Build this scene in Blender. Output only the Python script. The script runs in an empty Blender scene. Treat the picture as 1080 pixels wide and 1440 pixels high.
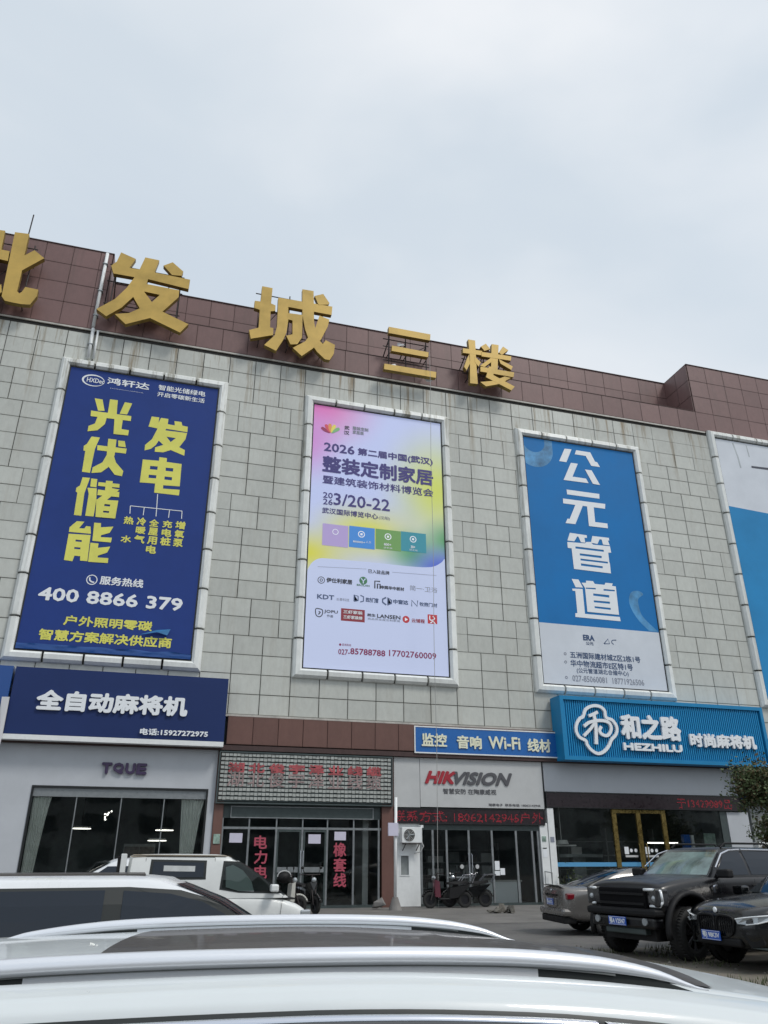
import bpy, bmesh, math, random
from mathutils import Vector, Matrix, noise
R = math.radians
random.seed(7)
sc = bpy.context.scene
col = sc.collection
# ------------------------------------------------------------------ camera, sky, sun, exposure
cam = bpy.data.cameras.new('camera'); cob = bpy.data.objects.new('camera', cam); col.objects.link(cob)
cob.location = (0, 0, 1.64); cob.rotation_euler = (R(90 + 24.2668), 0, R(-16.387))
cam.sensor_fit = 'VERTICAL'; cam.sensor_height = 24; cam.lens = 24 * 1083.47 / 1440
cam.clip_start = .05; cam.clip_end = 3000
sc.camera = cob
sc.view_settings.view_transform = 'Standard'; sc.view_settings.look = 'None'
sc.view_settings.gamma = 1; sc.view_settings.use_curve_mapping = False; sc.view_settings.exposure = .12
SUN_EL, SUN_AZ = R(52), R(140)       # azimuth clockwise from +Y
w = bpy.data.worlds.new('World'); sc.world = w; w.use_nodes = True
nt = w.node_tree; N = nt.nodes; LK = nt.links
bg = N['Background']; bg.inputs['Strength'].default_value = .1
sky = N.new('ShaderNodeTexSky'); sky.sky_type = 'NISHITA'; sky.sun_disc = False
sky.sun_elevation = SUN_EL; sky.sun_rotation = SUN_AZ; sky.air_density = 1.2; sky.dust_density = 3; sky.ozone_density = 1.5
tc = N.new('ShaderNodeTexCoord')
mp = N.new('ShaderNodeMapping'); mp.inputs['Scale'].default_value = (1, 1, 2.2); mp.inputs['Location'].default_value = (.35, .1, .3)
LK.new(tc.outputs['Generated'], mp.inputs['Vector'])
nz = N.new('ShaderNodeTexNoise'); nz.inputs['Scale'].default_value = 1.5; nz.inputs['Detail'].default_value = 5; nz.inputs['Roughness'].default_value = .45; nz.inputs['Distortion'].default_value = .35
LK.new(mp.outputs[0], nz.inputs['Vector'])
cr = N.new('ShaderNodeValToRGB')
cr.color_ramp.elements[0].position = .3; cr.color_ramp.elements[0].color = (.60, .68, .768, 1)
cr.color_ramp.elements[1].position = .74; cr.color_ramp.elements[1].color = (.88, .905, .93, 1)
e = cr.color_ramp.elements.new(.5); e.color = (.665, .735, .80, 1)
dt = N.new('ShaderNodeVectorMath'); dt.operation = 'DOT_PRODUCT'; dt.inputs[1].default_value = (.84, .42, .34); LK.new(tc.outputs['Generated'], dt.inputs[0])
ds = N.new('ShaderNodeMapRange'); ds.inputs['From Min'].default_value = .55; ds.inputs['From Max'].default_value = 1; ds.inputs['To Min'].default_value = 0; ds.inputs['To Max'].default_value = .20; LK.new(dt.outputs['Value'], ds.inputs['Value'])
ad = N.new('ShaderNodeMath'); ad.operation = 'ADD'; LK.new(nz.outputs['Fac'], ad.inputs[0]); LK.new(ds.outputs[0], ad.inputs[1]); LK.new(ad.outputs[0], cr.inputs[0])
sm = N.new('ShaderNodeVectorMath'); sm.operation = 'SCALE'; sm.inputs['Scale'].default_value = 10.2
LK.new(cr.outputs[0], sm.inputs[0])
mx = N.new('ShaderNodeMix'); mx.data_type = 'RGBA'; mx.inputs['Factor'].default_value = .86
LK.new(sky.outputs[0], mx.inputs['A']); LK.new(sm.outputs[0], mx.inputs['B']); LK.new(mx.outputs['Result'], bg.inputs['Color'])
sl = bpy.data.lights.new('sun', 'SUN'); sl.energy = 1.5; sl.angle = R(14); sl.color = (1, .965, .91)
so = bpy.data.objects.new('sun', sl); col.objects.link(so)
sd = Vector((math.sin(SUN_AZ) * math.cos(SUN_EL), math.cos(SUN_AZ) * math.cos(SUN_EL), math.sin(SUN_EL)))
so.rotation_euler = (-sd).to_track_quat('-Z', 'Y').to_euler(); so.location = (20, -20, 40)

# ------------------------------------------------------------------ measured shapes of lettering (metres on their own planes)
GLYPH={'gold_pi': [([(-8.549, 27.593), (-7.96, 27.648), (-7.935, 26.383), (-7.585, 26.785), (-7.114, 26.44), (-7.885, 25.543), (-7.876, 24.374), (-7.768, 24.277), (-7.681, 24.396), (-7.597, 24.678), (-7.06, 24.657), (-7.057, 24.297), (-7.249, 23.788), (-7.582, 23.736), (-7.976, 23.741), (-8.267, 23.771), (-8.429, 23.975)], []), ([(-9.497, 27.518), (-8.952, 27.562), (-8.907, 26.47), (-8.565, 26.466), (-8.537, 25.911), (-8.893, 25.931), (-8.776, 24.307), (-8.558, 24.604), (-8.458, 24.187), (-9.022, 23.476), (-9.234, 23.666), (-9.154, 23.974)], []), ([(-10.701, 27.447), (-10.275, 27.487), (-9.855, 23.808), (-10.007, 23.367), (-10.451, 23.524), (-10.265, 23.951)], []), ([(-11.119, 26.202), (-9.821, 26.291), (-9.762, 25.9), (-11.071, 25.811)], []), ([(-10.837, 24.537), (-9.675, 25.37), (-9.607, 24.989), (-10.782, 24.115)], [])], 'gold_fa': [([(-3.948, 27.611), (-3.256, 27.391), (-3.465, 26.799), (-3.018, 26.817), (-2.852, 27.591), (-2.212, 27.578), (-2.34, 26.813), (-0.703, 26.78), (-0.72, 26.215), (-2.577, 26.354), (-2.606, 26.058), (-1.125, 26.04), (-1.113, 25.639), (-1.735, 24.656), (-0.517, 24.212), (-0.846, 23.671), (-2.229, 24.185), (-3.224, 23.619), (-3.749, 24.068), (-3.148, 24.262), (-2.733, 24.617), (-3.095, 25.19), (-3.519, 24.475), (-4.087, 23.867), (-4.551, 24.166), (-3.86, 24.883), (-3.441, 25.626), (-3.18, 26.322), (-4.112, 26.31), (-4.269, 26.738), (-4.064, 27.026)], [[(-2.668, 25.604), (-1.958, 25.579), (-2.254, 25.082)]]), ([(-1.597, 27.615), (-1.063, 27.186), (-1.107, 26.912), (-1.544, 26.852), (-1.989, 27.314)], [])], 'gold_cheng': [([(2.699, 27.215), (3.209, 27.215), (3.192, 26.272), (3.413, 26.203), (3.422, 25.876), (3.196, 25.795), (3.229, 24.846), (3.386, 24.839), (3.4, 24.437), (2.37, 24.007), (2.253, 24.478), (2.695, 24.718), (2.674, 25.766), (2.409, 25.824), (2.403, 26.251), (2.688, 26.275)], []), ([(3.52, 26.71), (6.225, 26.774), (6.204, 26.25), (4.04, 26.256), (4.079, 25.489), (4.022, 24.714), (3.902, 24.284), (3.588, 23.562), (3.013, 23.784), (3.467, 24.422), (3.555, 24.963)], []), ([(4.035, 25.883), (4.759, 25.927), (4.788, 24.586), (4.576, 24.148), (4.255, 24.07), (4.022, 24.529), (4.321, 24.674), (4.282, 25.487), (4.053, 25.513)], []), ([(4.681, 27.493), (5.245, 27.516), (5.339, 25.649), (5.522, 24.683), (5.823, 24.425), (5.953, 24.669), (6.42, 24.491), (6.375, 23.958), (6.182, 23.557), (5.948, 23.556), (5.549, 23.906), (5.14, 24.486), (4.921, 25.083), (4.748, 25.936)], []), ([(5.596, 26.078), (6.098, 25.936), (6.026, 25.501), (5.718, 24.666), (5.35, 24.066), (4.82, 23.512), (4.373, 23.894), (4.95, 24.388), (5.403, 25.247)], []), ([(5.736, 27.445), (6.068, 26.954), (5.996, 26.839), (5.524, 26.718), (5.306, 27.22)], [])], 'gold_san': [([(9.163, 26.187), (11.397, 26.189), (11.363, 25.801), (9.161, 25.801)], []), ([(9.325, 25.064), (11.265, 25.047), (11.233, 24.74), (9.308, 24.736)], []), ([(8.931, 23.899), (11.643, 23.928), (11.617, 23.577), (8.916, 23.571)], [])], 'gold_lou': [([(13.477, 26.319), (13.867, 26.327), (13.862, 24.428), (13.875, 23.639), (13.455, 23.613), (13.521, 25.254)], []), ([(13.158, 25.695), (14.233, 25.743), (14.193, 25.462), (13.144, 25.403)], []), ([(13.487, 25.382), (13.498, 24.801), (13.302, 24.364), (13.168, 24.541), (13.334, 25.037)], []), ([(13.781, 25.306), (14.111, 25.012), (13.974, 24.717), (13.786, 24.948)], []), ([(14.798, 26.291), (15.195, 26.309), (15.019, 24.652), (14.656, 24.671)], []), ([(14.467, 26.25), (14.694, 25.947), (14.357, 25.768), (14.167, 26.004)], []), ([(15.441, 26.267), (15.736, 26.087), (15.336, 25.711), (15.179, 25.817)], []), ([(14.188, 25.661), (15.875, 25.728), (15.829, 25.444), (14.172, 25.385)], []), ([(14.701, 25.401), (14.813, 25.242), (14.296, 24.735), (14.057, 24.778)], []), ([(15.151, 25.4), (15.91, 25.096), (15.809, 24.851), (15.215, 25.141)], []), ([(14.07, 24.718), (15.965, 24.727), (15.9, 24.419), (14.053, 24.421)], []), ([(15.406, 24.369), (15.731, 24.342), (15.129, 23.874), (14.307, 23.563), (14.017, 23.771), (14.732, 23.976)], []), ([(14.544, 24.828), (14.908, 24.81), (14.755, 24.334), (15.921, 23.845), (15.714, 23.578), (14.34, 24.122)], [])], 'guang': [([(-4.028, 19.937), (-3.701, 19.932), (-3.542, 19.382), (-3.806, 19.349)], []), ([(-3.403, 19.998), (-3.079, 20.005), (-3.022, 19.203), (-3.399, 19.232)], []), ([(-2.778, 19.957), (-2.465, 19.949), (-2.606, 19.356), (-2.913, 19.347)], []), ([(-4.087, 19.3), (-2.419, 19.306), (-2.412, 19.057), (-4.062, 19.026)], []), ([(-3.771, 19.106), (-3.406, 19.032), (-3.44, 18.73), (-3.692, 18.382), (-4.075, 18.271), (-4.074, 18.533), (-3.838, 18.694)], []), ([(-3.088, 19.049), (-2.745, 19.045), (-2.737, 18.6), (-2.429, 18.589), (-2.431, 18.331), (-3.028, 18.308)], [])], 'fu': [([(-3.883, 18.049), (-3.545, 18.055), (-3.662, 17.484), (-3.691, 16.342), (-4.008, 16.348), (-4.024, 17.328), (-4.099, 17.34), (-4.118, 17.562), (-4.01, 17.668)], []), ([(-3.59, 17.675), (-2.399, 17.692), (-2.408, 17.45), (-3.566, 17.44)], []), ([(-3.204, 18.049), (-2.868, 18.06), (-2.842, 17.312), (-2.965, 16.762), (-3.263, 16.427), (-3.633, 16.344), (-3.623, 16.607), (-3.28, 16.892), (-3.159, 17.264)], []), ([(-2.931, 17.418), (-2.745, 16.971), (-2.398, 16.61), (-2.415, 16.362), (-2.716, 16.389), (-3.07, 16.805)], []), ([(-2.797, 18.023), (-2.525, 18.035), (-2.446, 17.745), (-2.75, 17.746)], [])], 'chu': [([(-3.946, 16.098), (-3.657, 16.11), (-3.766, 15.384), (-3.733, 14.375), (-4.017, 14.378), (-4.038, 15.375), (-4.107, 15.422), (-4.109, 15.591), (-3.985, 15.722)], []), ([(-3.605, 16.089), (-3.363, 16.094), (-3.347, 15.713), (-3.59, 15.719)], []), ([(-3.686, 15.649), (-3.326, 15.67), (-3.268, 15.168), (-3.262, 14.401), (-3.585, 14.394), (-3.597, 15.378)], []), ([(-3.295, 15.96), (-2.464, 15.989), (-2.451, 15.818), (-3.294, 15.788)], []), ([(-3.017, 16.068), (-2.748, 16.083), (-2.721, 15.524), (-2.99, 15.533)], []), ([(-3.27, 15.621), (-2.425, 15.621), (-2.408, 15.384), (-3.258, 15.367)], []), ([(-2.727, 15.752), (-2.43, 15.735), (-3.052, 14.944), (-3.264, 15.141)], []), ([(-3.268, 15.168), (-2.411, 15.224), (-2.423, 14.41), (-3.189, 14.388)], [[(-2.925, 15.0), (-2.698, 15.007), (-2.7, 14.916), (-2.927, 14.91)], [(-2.931, 14.697), (-2.7, 14.704), (-2.699, 14.626), (-2.929, 14.619)]])], 'neng': [([(-3.86, 14.124), (-3.578, 14.131), (-3.651, 13.986), (-3.735, 13.829), (-3.534, 13.837), (-3.481, 13.952), (-3.314, 13.945), (-3.255, 13.637), (-4.087, 13.626), (-4.095, 13.824)], []), ([(-4.084, 13.546), (-3.261, 13.583), (-3.212, 12.461), (-3.489, 12.458), (-3.508, 12.639), (-3.725, 12.642), (-3.767, 12.402), (-4.081, 12.421)], [[(-3.784, 13.324), (-3.551, 13.324), (-3.548, 13.244), (-3.786, 13.244)], [(-3.781, 13.005), (-3.549, 13.004), (-3.551, 12.925), (-3.783, 12.925)]]), ([(-3.199, 14.134), (-2.938, 14.143), (-2.922, 13.964), (-2.446, 14.049), (-2.55, 13.763), (-2.864, 13.618), (-2.862, 13.537), (-2.436, 13.559), (-2.446, 13.352), (-3.155, 13.342)], []), ([(-3.213, 13.255), (-2.906, 13.252), (-2.903, 13.065), (-2.444, 13.169), (-2.526, 12.904), (-2.855, 12.735), (-2.858, 12.656), (-2.447, 12.673), (-2.441, 12.463), (-3.185, 12.437)], [])], 'fa': [([(-1.576, 19.436), (-1.253, 19.444), (-1.255, 19.171), (-1.179, 19.434), (-0.862, 19.429), (-0.857, 19.162), (-0.554, 19.155), (-0.596, 19.369), (-0.292, 19.373), (-0.235, 19.196), (-0.001, 19.176), (0.012, 18.9), (-0.903, 18.923), (-0.927, 18.839), (0.006, 18.858), (-0.034, 18.535), (-0.256, 18.1), (-0.003, 17.998), (0.001, 17.716), (-0.597, 17.906), (-0.891, 17.748), (-1.245, 17.722), (-1.255, 17.933), (-0.932, 18.108), (-1.144, 18.29), (-1.237, 18.06), (-1.424, 17.834), (-1.671, 17.724), (-1.68, 17.991), (-1.433, 18.312), (-1.277, 18.821), (-1.27, 18.88), (-1.649, 18.915)], [[(-0.845, 18.531), (-0.447, 18.526), (-0.64, 18.296)]])], 'dian': [([(-1.686, 17.278), (-1.022, 17.311), (-1.018, 17.489), (-0.709, 17.491), (-0.698, 17.304), (-0.066, 17.297), (-0.034, 16.219), (-0.713, 16.18), (-0.705, 16.019), (-0.018, 16.059), (-0.022, 15.789), (-1.041, 15.786), (-1.054, 16.213), (-1.323, 16.203), (-1.676, 16.181)], [[(-1.35, 17.014), (-1.037, 17.033), (-1.037, 16.868), (-1.345, 16.856)], [(-0.705, 17.026), (-0.393, 17.039), (-0.385, 16.88), (-0.697, 16.873)], [(-1.356, 16.593), (-1.044, 16.605), (-1.045, 16.458), (-1.351, 16.442)], [(-0.704, 16.599), (-0.393, 16.605), (-0.391, 16.458), (-0.697, 16.453)]])], 'gong': [([(18.834, 21.008), (19.235, 21.032), (18.854, 20.222), (18.442, 20.226)], []), ([(19.501, 21.022), (20.326, 21.017), (20.539, 20.504), (20.664, 20.484), (20.796, 20.221), (20.285, 20.223), (20.026, 20.764), (19.395, 20.765)], []), ([(19.106, 20.222), (19.504, 20.223), (19.111, 19.426), (19.882, 19.422), (20.003, 19.176), (18.579, 19.164)], []), ([(19.881, 19.946), (20.27, 19.953), (20.657, 19.161), (20.248, 19.172)], [])], 'yuan': [([(18.689, 18.641), (20.551, 18.641), (20.523, 18.369), (18.696, 18.373)], []), ([(18.428, 18.104), (20.822, 18.113), (20.774, 17.838), (18.418, 17.837)], []), ([(19.098, 17.853), (19.502, 17.832), (18.974, 16.77), (18.429, 16.764), (18.566, 17.019), (18.686, 17.019)], []), ([(19.748, 17.864), (20.127, 17.858), (20.106, 17.021), (20.795, 17.026), (20.79, 16.763), (19.723, 16.76)], [])], 'guan': [([(18.612, 16.266), (19.542, 16.242), (19.537, 16.104), (19.389, 16.087), (19.415, 15.83), (19.168, 15.831), (19.068, 16.106), (18.993, 16.115), (18.809, 15.834), (18.433, 15.839)], []), ([(19.849, 16.24), (20.779, 16.247), (20.778, 16.099), (20.699, 16.09), (20.773, 15.839), (20.394, 15.841), (20.352, 16.106), (20.237, 16.111), (20.086, 15.839), (19.725, 15.865)], []), ([(18.413, 15.756), (19.392, 15.794), (19.478, 15.877), (19.711, 15.904), (19.828, 15.774), (20.775, 15.795), (20.798, 15.456), (20.629, 15.438), (20.622, 14.964), (20.646, 14.858), (20.634, 14.354), (18.625, 14.382), (18.614, 15.442), (18.409, 15.448)], [[(18.835, 15.568), (20.395, 15.558), (20.381, 15.454), (18.83, 15.459)], [(19.029, 15.227), (20.235, 15.22), (20.22, 15.103), (19.028, 15.119)], [(19.035, 14.958), (20.543, 14.945), (20.531, 14.857), (19.035, 14.862)], [(19.035, 14.708), (20.221, 14.677), (20.207, 14.576), (19.029, 14.59)]])], 'dao': [([(18.447, 13.856), (18.805, 13.863), (19.007, 13.475), (18.611, 13.455)], []), ([(18.417, 13.367), (18.973, 13.402), (18.953, 12.172), (20.818, 12.175), (20.833, 11.965), (18.43, 11.977), (18.444, 12.162), (18.553, 12.172), (18.57, 13.261), (18.424, 13.265)], []), ([(18.954, 13.713), (19.198, 13.737), (19.211, 13.843), (19.586, 13.855), (19.663, 13.722), (20.196, 13.727), (20.26, 13.839), (20.658, 13.842), (20.603, 13.713), (20.81, 13.705), (20.784, 12.274), (19.095, 12.285), (19.11, 13.467)], [[(19.15, 13.488), (19.692, 13.515), (19.683, 13.445), (19.149, 13.426)], [(20.115, 13.509), (20.726, 13.514), (20.716, 13.443), (20.103, 13.421)], [(19.518, 13.228), (20.384, 13.221), (20.367, 13.098), (19.511, 13.117)], [(19.5, 12.882), (20.376, 12.891), (20.362, 12.786), (19.499, 12.786)], [(19.511, 12.592), (20.378, 12.582), (20.365, 12.485), (19.507, 12.5)]])]}
TEXT={'bb1': [('鸿轩达', -3.643, -1.852, 20.754, 21.106, 'w', 0.03), ('HONGXUANDA', -3.471, -2.062, 20.553, 20.58, 'w', 0), ('HXDec', -4.482, -3.757, 20.712, 20.947, 'w', 0.02), ('智能光储绿电', -1.465, 0.603, 20.848, 21.127, 'w', 0.02), ('开启零碳新生活', -1.473, 0.603, 20.506, 20.748, 'w', 0.02), ('热', -2.082, -1.69, 14.223, 14.571, 'y', 0.04), ('水', -2.09, -1.68, 13.413, 13.722, 'y', 0.04), ('冷', -1.567, -1.201, 14.229, 14.592, 'y', 0.04), ('暖', -1.563, -1.175, 13.86, 14.185, 'y', 0.04), ('气', -1.579, -1.162, 13.44, 13.792, 'y', 0.04), ('全', -1.071, -0.69, 14.237, 14.567, 'y', 0.04), ('屋', -1.065, -0.682, 13.843, 14.192, 'y', 0.04), ('用', -1.055, -0.674, 13.443, 13.8, 'y', 0.04), ('电', -1.063, -0.656, 13.047, 13.399, 'y', 0.04), ('充', -0.538, -0.146, 14.248, 14.578, 'y', 0.04), ('电', -0.533, -0.131, 13.853, 14.202, 'y', 0.04), ('桩', -0.548, -0.125, 13.451, 13.827, 'y', 0.04), ('增', -0.021, 0.384, 14.257, 14.609, 'y', 0.04), ('氧', -0.016, 0.377, 13.858, 14.209, 'y', 0.04), ('泵', -0.031, 0.371, 13.454, 13.812, 'y', 0.04), ('服务热线', -2.631, -0.976, 11.549, 11.907, 'w', 0.03), ('400 8866 379', -4.773, 0.636, 10.721, 11.259, 'w', 0.045), ('户外照明零碳', -3.704, -0.431, 9.809, 10.211, 'y', 0.035), ('智慧方案解决供应商', -4.493, 0.379, 9.184, 9.616, 'y', 0.035)], 'bb2': [('武', 7.137, 7.384, 20.225, 20.437, 'k', 0.03), ('汉', 7.115, 7.389, 19.954, 20.161, 'k', 0.03), ('整装定制', 7.542, 8.318, 20.277, 20.474, 'g', 0.03), ('家居展', 7.546, 8.092, 20.058, 20.252, 'g', 0.03), ('2026', 6.186, 7.657, 18.925, 19.385, 'n', 0.035), ('第二届中国(武汉)', 7.803, 11.551, 18.893, 19.342, 'n', 0.035), ('整装定制家居', 6.138, 11.549, 17.824, 18.694, 'n', 0.036), ('暨建筑装饰材料博览会', 6.18, 11.532, 17.249, 17.667, 'n', 0.02), ('20', 6.225, 6.677, 16.531, 16.813, 'n', 0.02), ('26', 6.235, 6.686, 16.201, 16.491, 'n', 0.02), ('3/20-22', 6.72, 9.379, 16.231, 16.833, 'n', 0.02), ('武汉国际博览中心', 6.207, 8.815, 15.763, 16.048, 'n', 0.02), ('(汉阳)', 8.85, 9.377, 15.768, 15.952, 'n', 0), ('80000+', 7.655, 8.218, 14.51, 14.606, 'w', 0.04), ('人次', 8.251, 8.491, 14.541, 14.656, 'w', 0), ('800+', 9.094, 9.441, 14.522, 14.645, 'w', 0.05), ('家参展', 9.077, 9.484, 14.384, 14.464, 'w', 0), ('30+', 10.363, 10.581, 14.532, 14.67, 'w', 0.05), ('场论坛', 10.298, 10.685, 14.408, 14.501, 'w', 0), ('已入驻品牌', 8.372, 9.349, 13.135, 13.322, 'k', 0.02), ('伊仕利家居', 6.502, 7.656, 12.526, 12.751, 'k', 0.04), ('BROLAN', 7.862, 8.437, 12.499, 12.588, 'gr', 0.03), ('申辉华中板材', 8.94, 10.027, 12.452, 12.623, 'k', 0.04), ('简一·卫浴', 10.289, 11.588, 12.511, 12.76, 'g', 0.0), ('KDT', 6.124, 6.871, 11.754, 11.966, 'st', 0.05), ('长泰科技', 6.965, 7.538, 11.747, 11.878, 'g', 0), ('四方门窗', 8.275, 8.841, 11.796, 12.013, 'st', 0.04), ('中窗达', 9.513, 10.207, 11.832, 12.04, 'st', 0.05), ('牧煦门材', 10.732, 11.566, 11.831, 12.022, 'st', 0.03), ('JOPU', 6.45, 7.048, 11.132, 11.3, 'k', 0.03), ('乔普', 6.569, 6.852, 10.97, 11.092, 'k', 0.0), ('三虾家装', 7.285, 8.134, 11.206, 11.363, 'w', 0.03), ('三虾家装修', 7.29, 8.137, 10.978, 11.136, 'w', 0.03), ('朗生', 8.347, 8.718, 11.164, 11.298, 'k', 0.03), ('LANSEN', 8.784, 9.843, 11.133, 11.31, 'k', 0.04), ('高品质全屋定制家居', 8.365, 9.825, 11.016, 11.111, 'g', 0), ('云铺程', 10.35, 10.959, 11.058, 11.241, 'r', 0.02), ('027-', 7.108, 7.604, 9.424, 9.655, 'v', 0.02), ('85788788', 7.622, 9.155, 9.466, 9.73, 'v', 0.03), ('17702760009', 9.319, 11.451, 9.5, 9.771, 'v', 0.02), ('咨询热线', 7.261, 7.653, 9.795, 9.901, 'v', 0)], 'bb3': [('ERA', 18.715, 19.307, 10.885, 11.161, 'db', 0.06), ('公元', 18.832, 19.228, 10.678, 10.838, 'db', 0.02), ('五洲国际建材城Z区2栋1号', 17.948, 21.619, 10.015, 10.318, 'db', 0.02), ('华中物流超市E区特1号', 17.93, 21.158, 9.622, 9.936, 'db', 0.02), ('(公元管道湖北仓储中心)', 18.208, 20.887, 9.315, 9.587, 'db', 0.01), ('027-85060081  18771926506', 17.952, 21.651, 8.956, 9.23, 'g', 0.01)], 'bb4': [('一', 31.353, 32.27, 21.731, 22.154, 'k', 0.02)], 'sign1': [('全自动麻将机', -4.074, 1.224, 6.5, 7.232, 'w', 0.05), ('电话:15927272975', -0.385, 2.056, 5.784, 6.025, 'w', 0.04)], 'tque': [('TQUE', -1.564, 0.069, 4.424, 4.846, 'p', 0.09)], 'wifi': [('监控', 10.63, 11.727, 5.834, 6.357, 'c', 0.03), ('音响', 12.164, 13.264, 5.799, 6.329, 'c', 0.03), ('Wi-Fi', 13.581, 15.026, 5.841, 6.346, 'c', 0.03), ('线材', 15.359, 16.442, 5.779, 6.324, 'c', 0.03)], 'hik': [('HIK', 10.793, 12.156, 4.413, 4.912, 'r', 0.07), ('VISION', 12.065, 14.635, 4.402, 4.914, 'dg', 0.06), ('智慧安防 在陶康威视', 11.558, 13.888, 4.041, 4.255, 'dg', 0.02), ('瑞康电子  联系电话: 18062142945', 13.519, 15.836, 3.611, 3.719, 'dg', 0.02)], 'led1': [('联系方式: 18062142945户外', 9.448, 15.903, 2.985, 3.384, 'led', 0.0)], 'hez': [('和之路', 19.551, 22.58, 6.381, 7.457, 'w', 0.045), ('HEZHILU', 19.567, 22.51, 5.91, 6.232, 'w', 0.08), ('时尚麻将机', 22.976, 26.482, 6.175, 6.779, 'w', 0.05)], 'led2': [('于13429089品', 22.423, 25.234, 3.681, 4.07, 'led', 0)], 'shop2': [('湖北俊宇泽业线缆', 2.859, 8.957, 4.192, 4.917, 'fr', 0.05)], 'red1': [('电', 4.124, 4.605, 1.992, 2.445, 'red', 0.05), ('力', 4.159, 4.636, 1.488, 1.938, 'red', 0.05), ('电', 4.193, 4.667, 0.992, 1.437, 'red', 0.05), ('缆', 4.226, 4.697, 0.502, 0.943, 'red', 0.05)], 'red2': [('橡', 7.121, 7.623, 1.726, 2.217, 'red', 0.05), ('套', 7.135, 7.633, 1.206, 1.692, 'red', 0.05), ('线', 7.149, 7.643, 0.693, 1.174, 'red', 0.05)], 'que': [('雀', 25.447, 25.726, 4.469, 4.916, 'w', 0.05)]}
PTS={'tree_line': [(-0.893, 15.74), (-0.854, 15.072), (-1.91, 15.056), (0.182, 15.083), (-1.883, 14.703), (-1.353, 14.694), (-0.84, 14.703), (-0.331, 14.712), (0.2, 14.723)], 'bb1pts': [(-4.218, 20.823), (-3.784, 20.905), (-4.172, 20.511), (-2.932, 11.709), (-2.719, 11.71), (-5.249, 8.985), (1.119, 8.876), (-0.769, 9.64), (0.279, 9.931), (0.172, 9.664)], 'bb2pts': [(6.258, 15.27), (7.434, 14.229), (7.473, 15.3), (8.664, 14.276), (8.703, 15.303), (9.893, 14.322), (9.903, 15.317), (11.11, 14.365), (8.042, 14.945), (9.286, 14.972), (10.483, 14.983), (6.516, 20.183)], 'bb2low': [(5.659, 13.004), (5.847, 13.362), (6.165, 13.583), (6.739, 13.627), (8.752, 13.648), (10.477, 13.651), (11.359, 13.733), (11.812, 13.985), (11.963, 14.181)], 'bb2lo2': [(6.28, 12.603), (8.151, 12.76), (8.797, 12.635), (7.97, 11.927), (9.235, 11.914), (10.507, 11.926), (6.249, 11.145), (7.186, 11.429), (8.236, 10.88), (10.096, 11.17), (11.098, 11.487), (11.541, 11.021), (6.097, 13.201), (8.288, 13.314), (9.478, 13.287), (11.569, 13.338), (7.183, 9.84)], 'bb3pts': [(16.514, 11.582), (22.87, 11.575), (17.076, 20.743), (17.456, 20.294), (21.42, 13.329), (22.216, 13.53), (22.52, 11.548), (21.584, 12.588), (19.781, 10.801), (20.022, 11.117), (20.198, 10.95), (17.704, 10.185), (17.688, 9.805), (17.649, 9.099)], 'emblem': [(17.757, 7.237), (17.924, 7.546), (18.247, 7.714), (18.595, 7.716), (18.836, 7.552), (18.883, 7.251), (19.174, 7.151), (19.352, 6.857), (19.265, 6.555), (19.016, 6.322), (18.85, 6.059), (18.605, 5.831), (18.294, 5.726), (18.012, 5.847), (17.827, 6.058), (17.765, 6.238), (17.485, 6.374), (17.362, 6.626), (17.422, 6.924), (17.621, 7.171)], 'emb2': [(18.493, 7.468), (18.273, 7.366), (18.037, 7.28)], 'emb3': [(18.288, 7.352), (18.325, 6.963), (18.258, 6.11)], 'emb4': [(18.344, 7.114), (18.085, 6.767), (17.704, 6.434)], 'emb5': [(17.751, 6.827), (18.075, 7.027), (18.603, 7.11), (18.983, 7.029), (19.061, 6.77), (18.868, 6.502), (18.611, 6.514), (18.477, 6.672), (18.588, 6.862)], 'rope': [(11.239, 26.016), (10.969, -0.144)], 'pole1': [(9.232, 3.645), (9.01, 0.236)], 'pipe': [(-4.609, 27.894), (-4.742, 23.385), (-4.637, 21.861)], 'antenna': [(-8.216, 29.315), (-8.226, 27.95)], 'bb4frame': [(28.002, 23.518), (27.989, 8.605)]}

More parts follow.
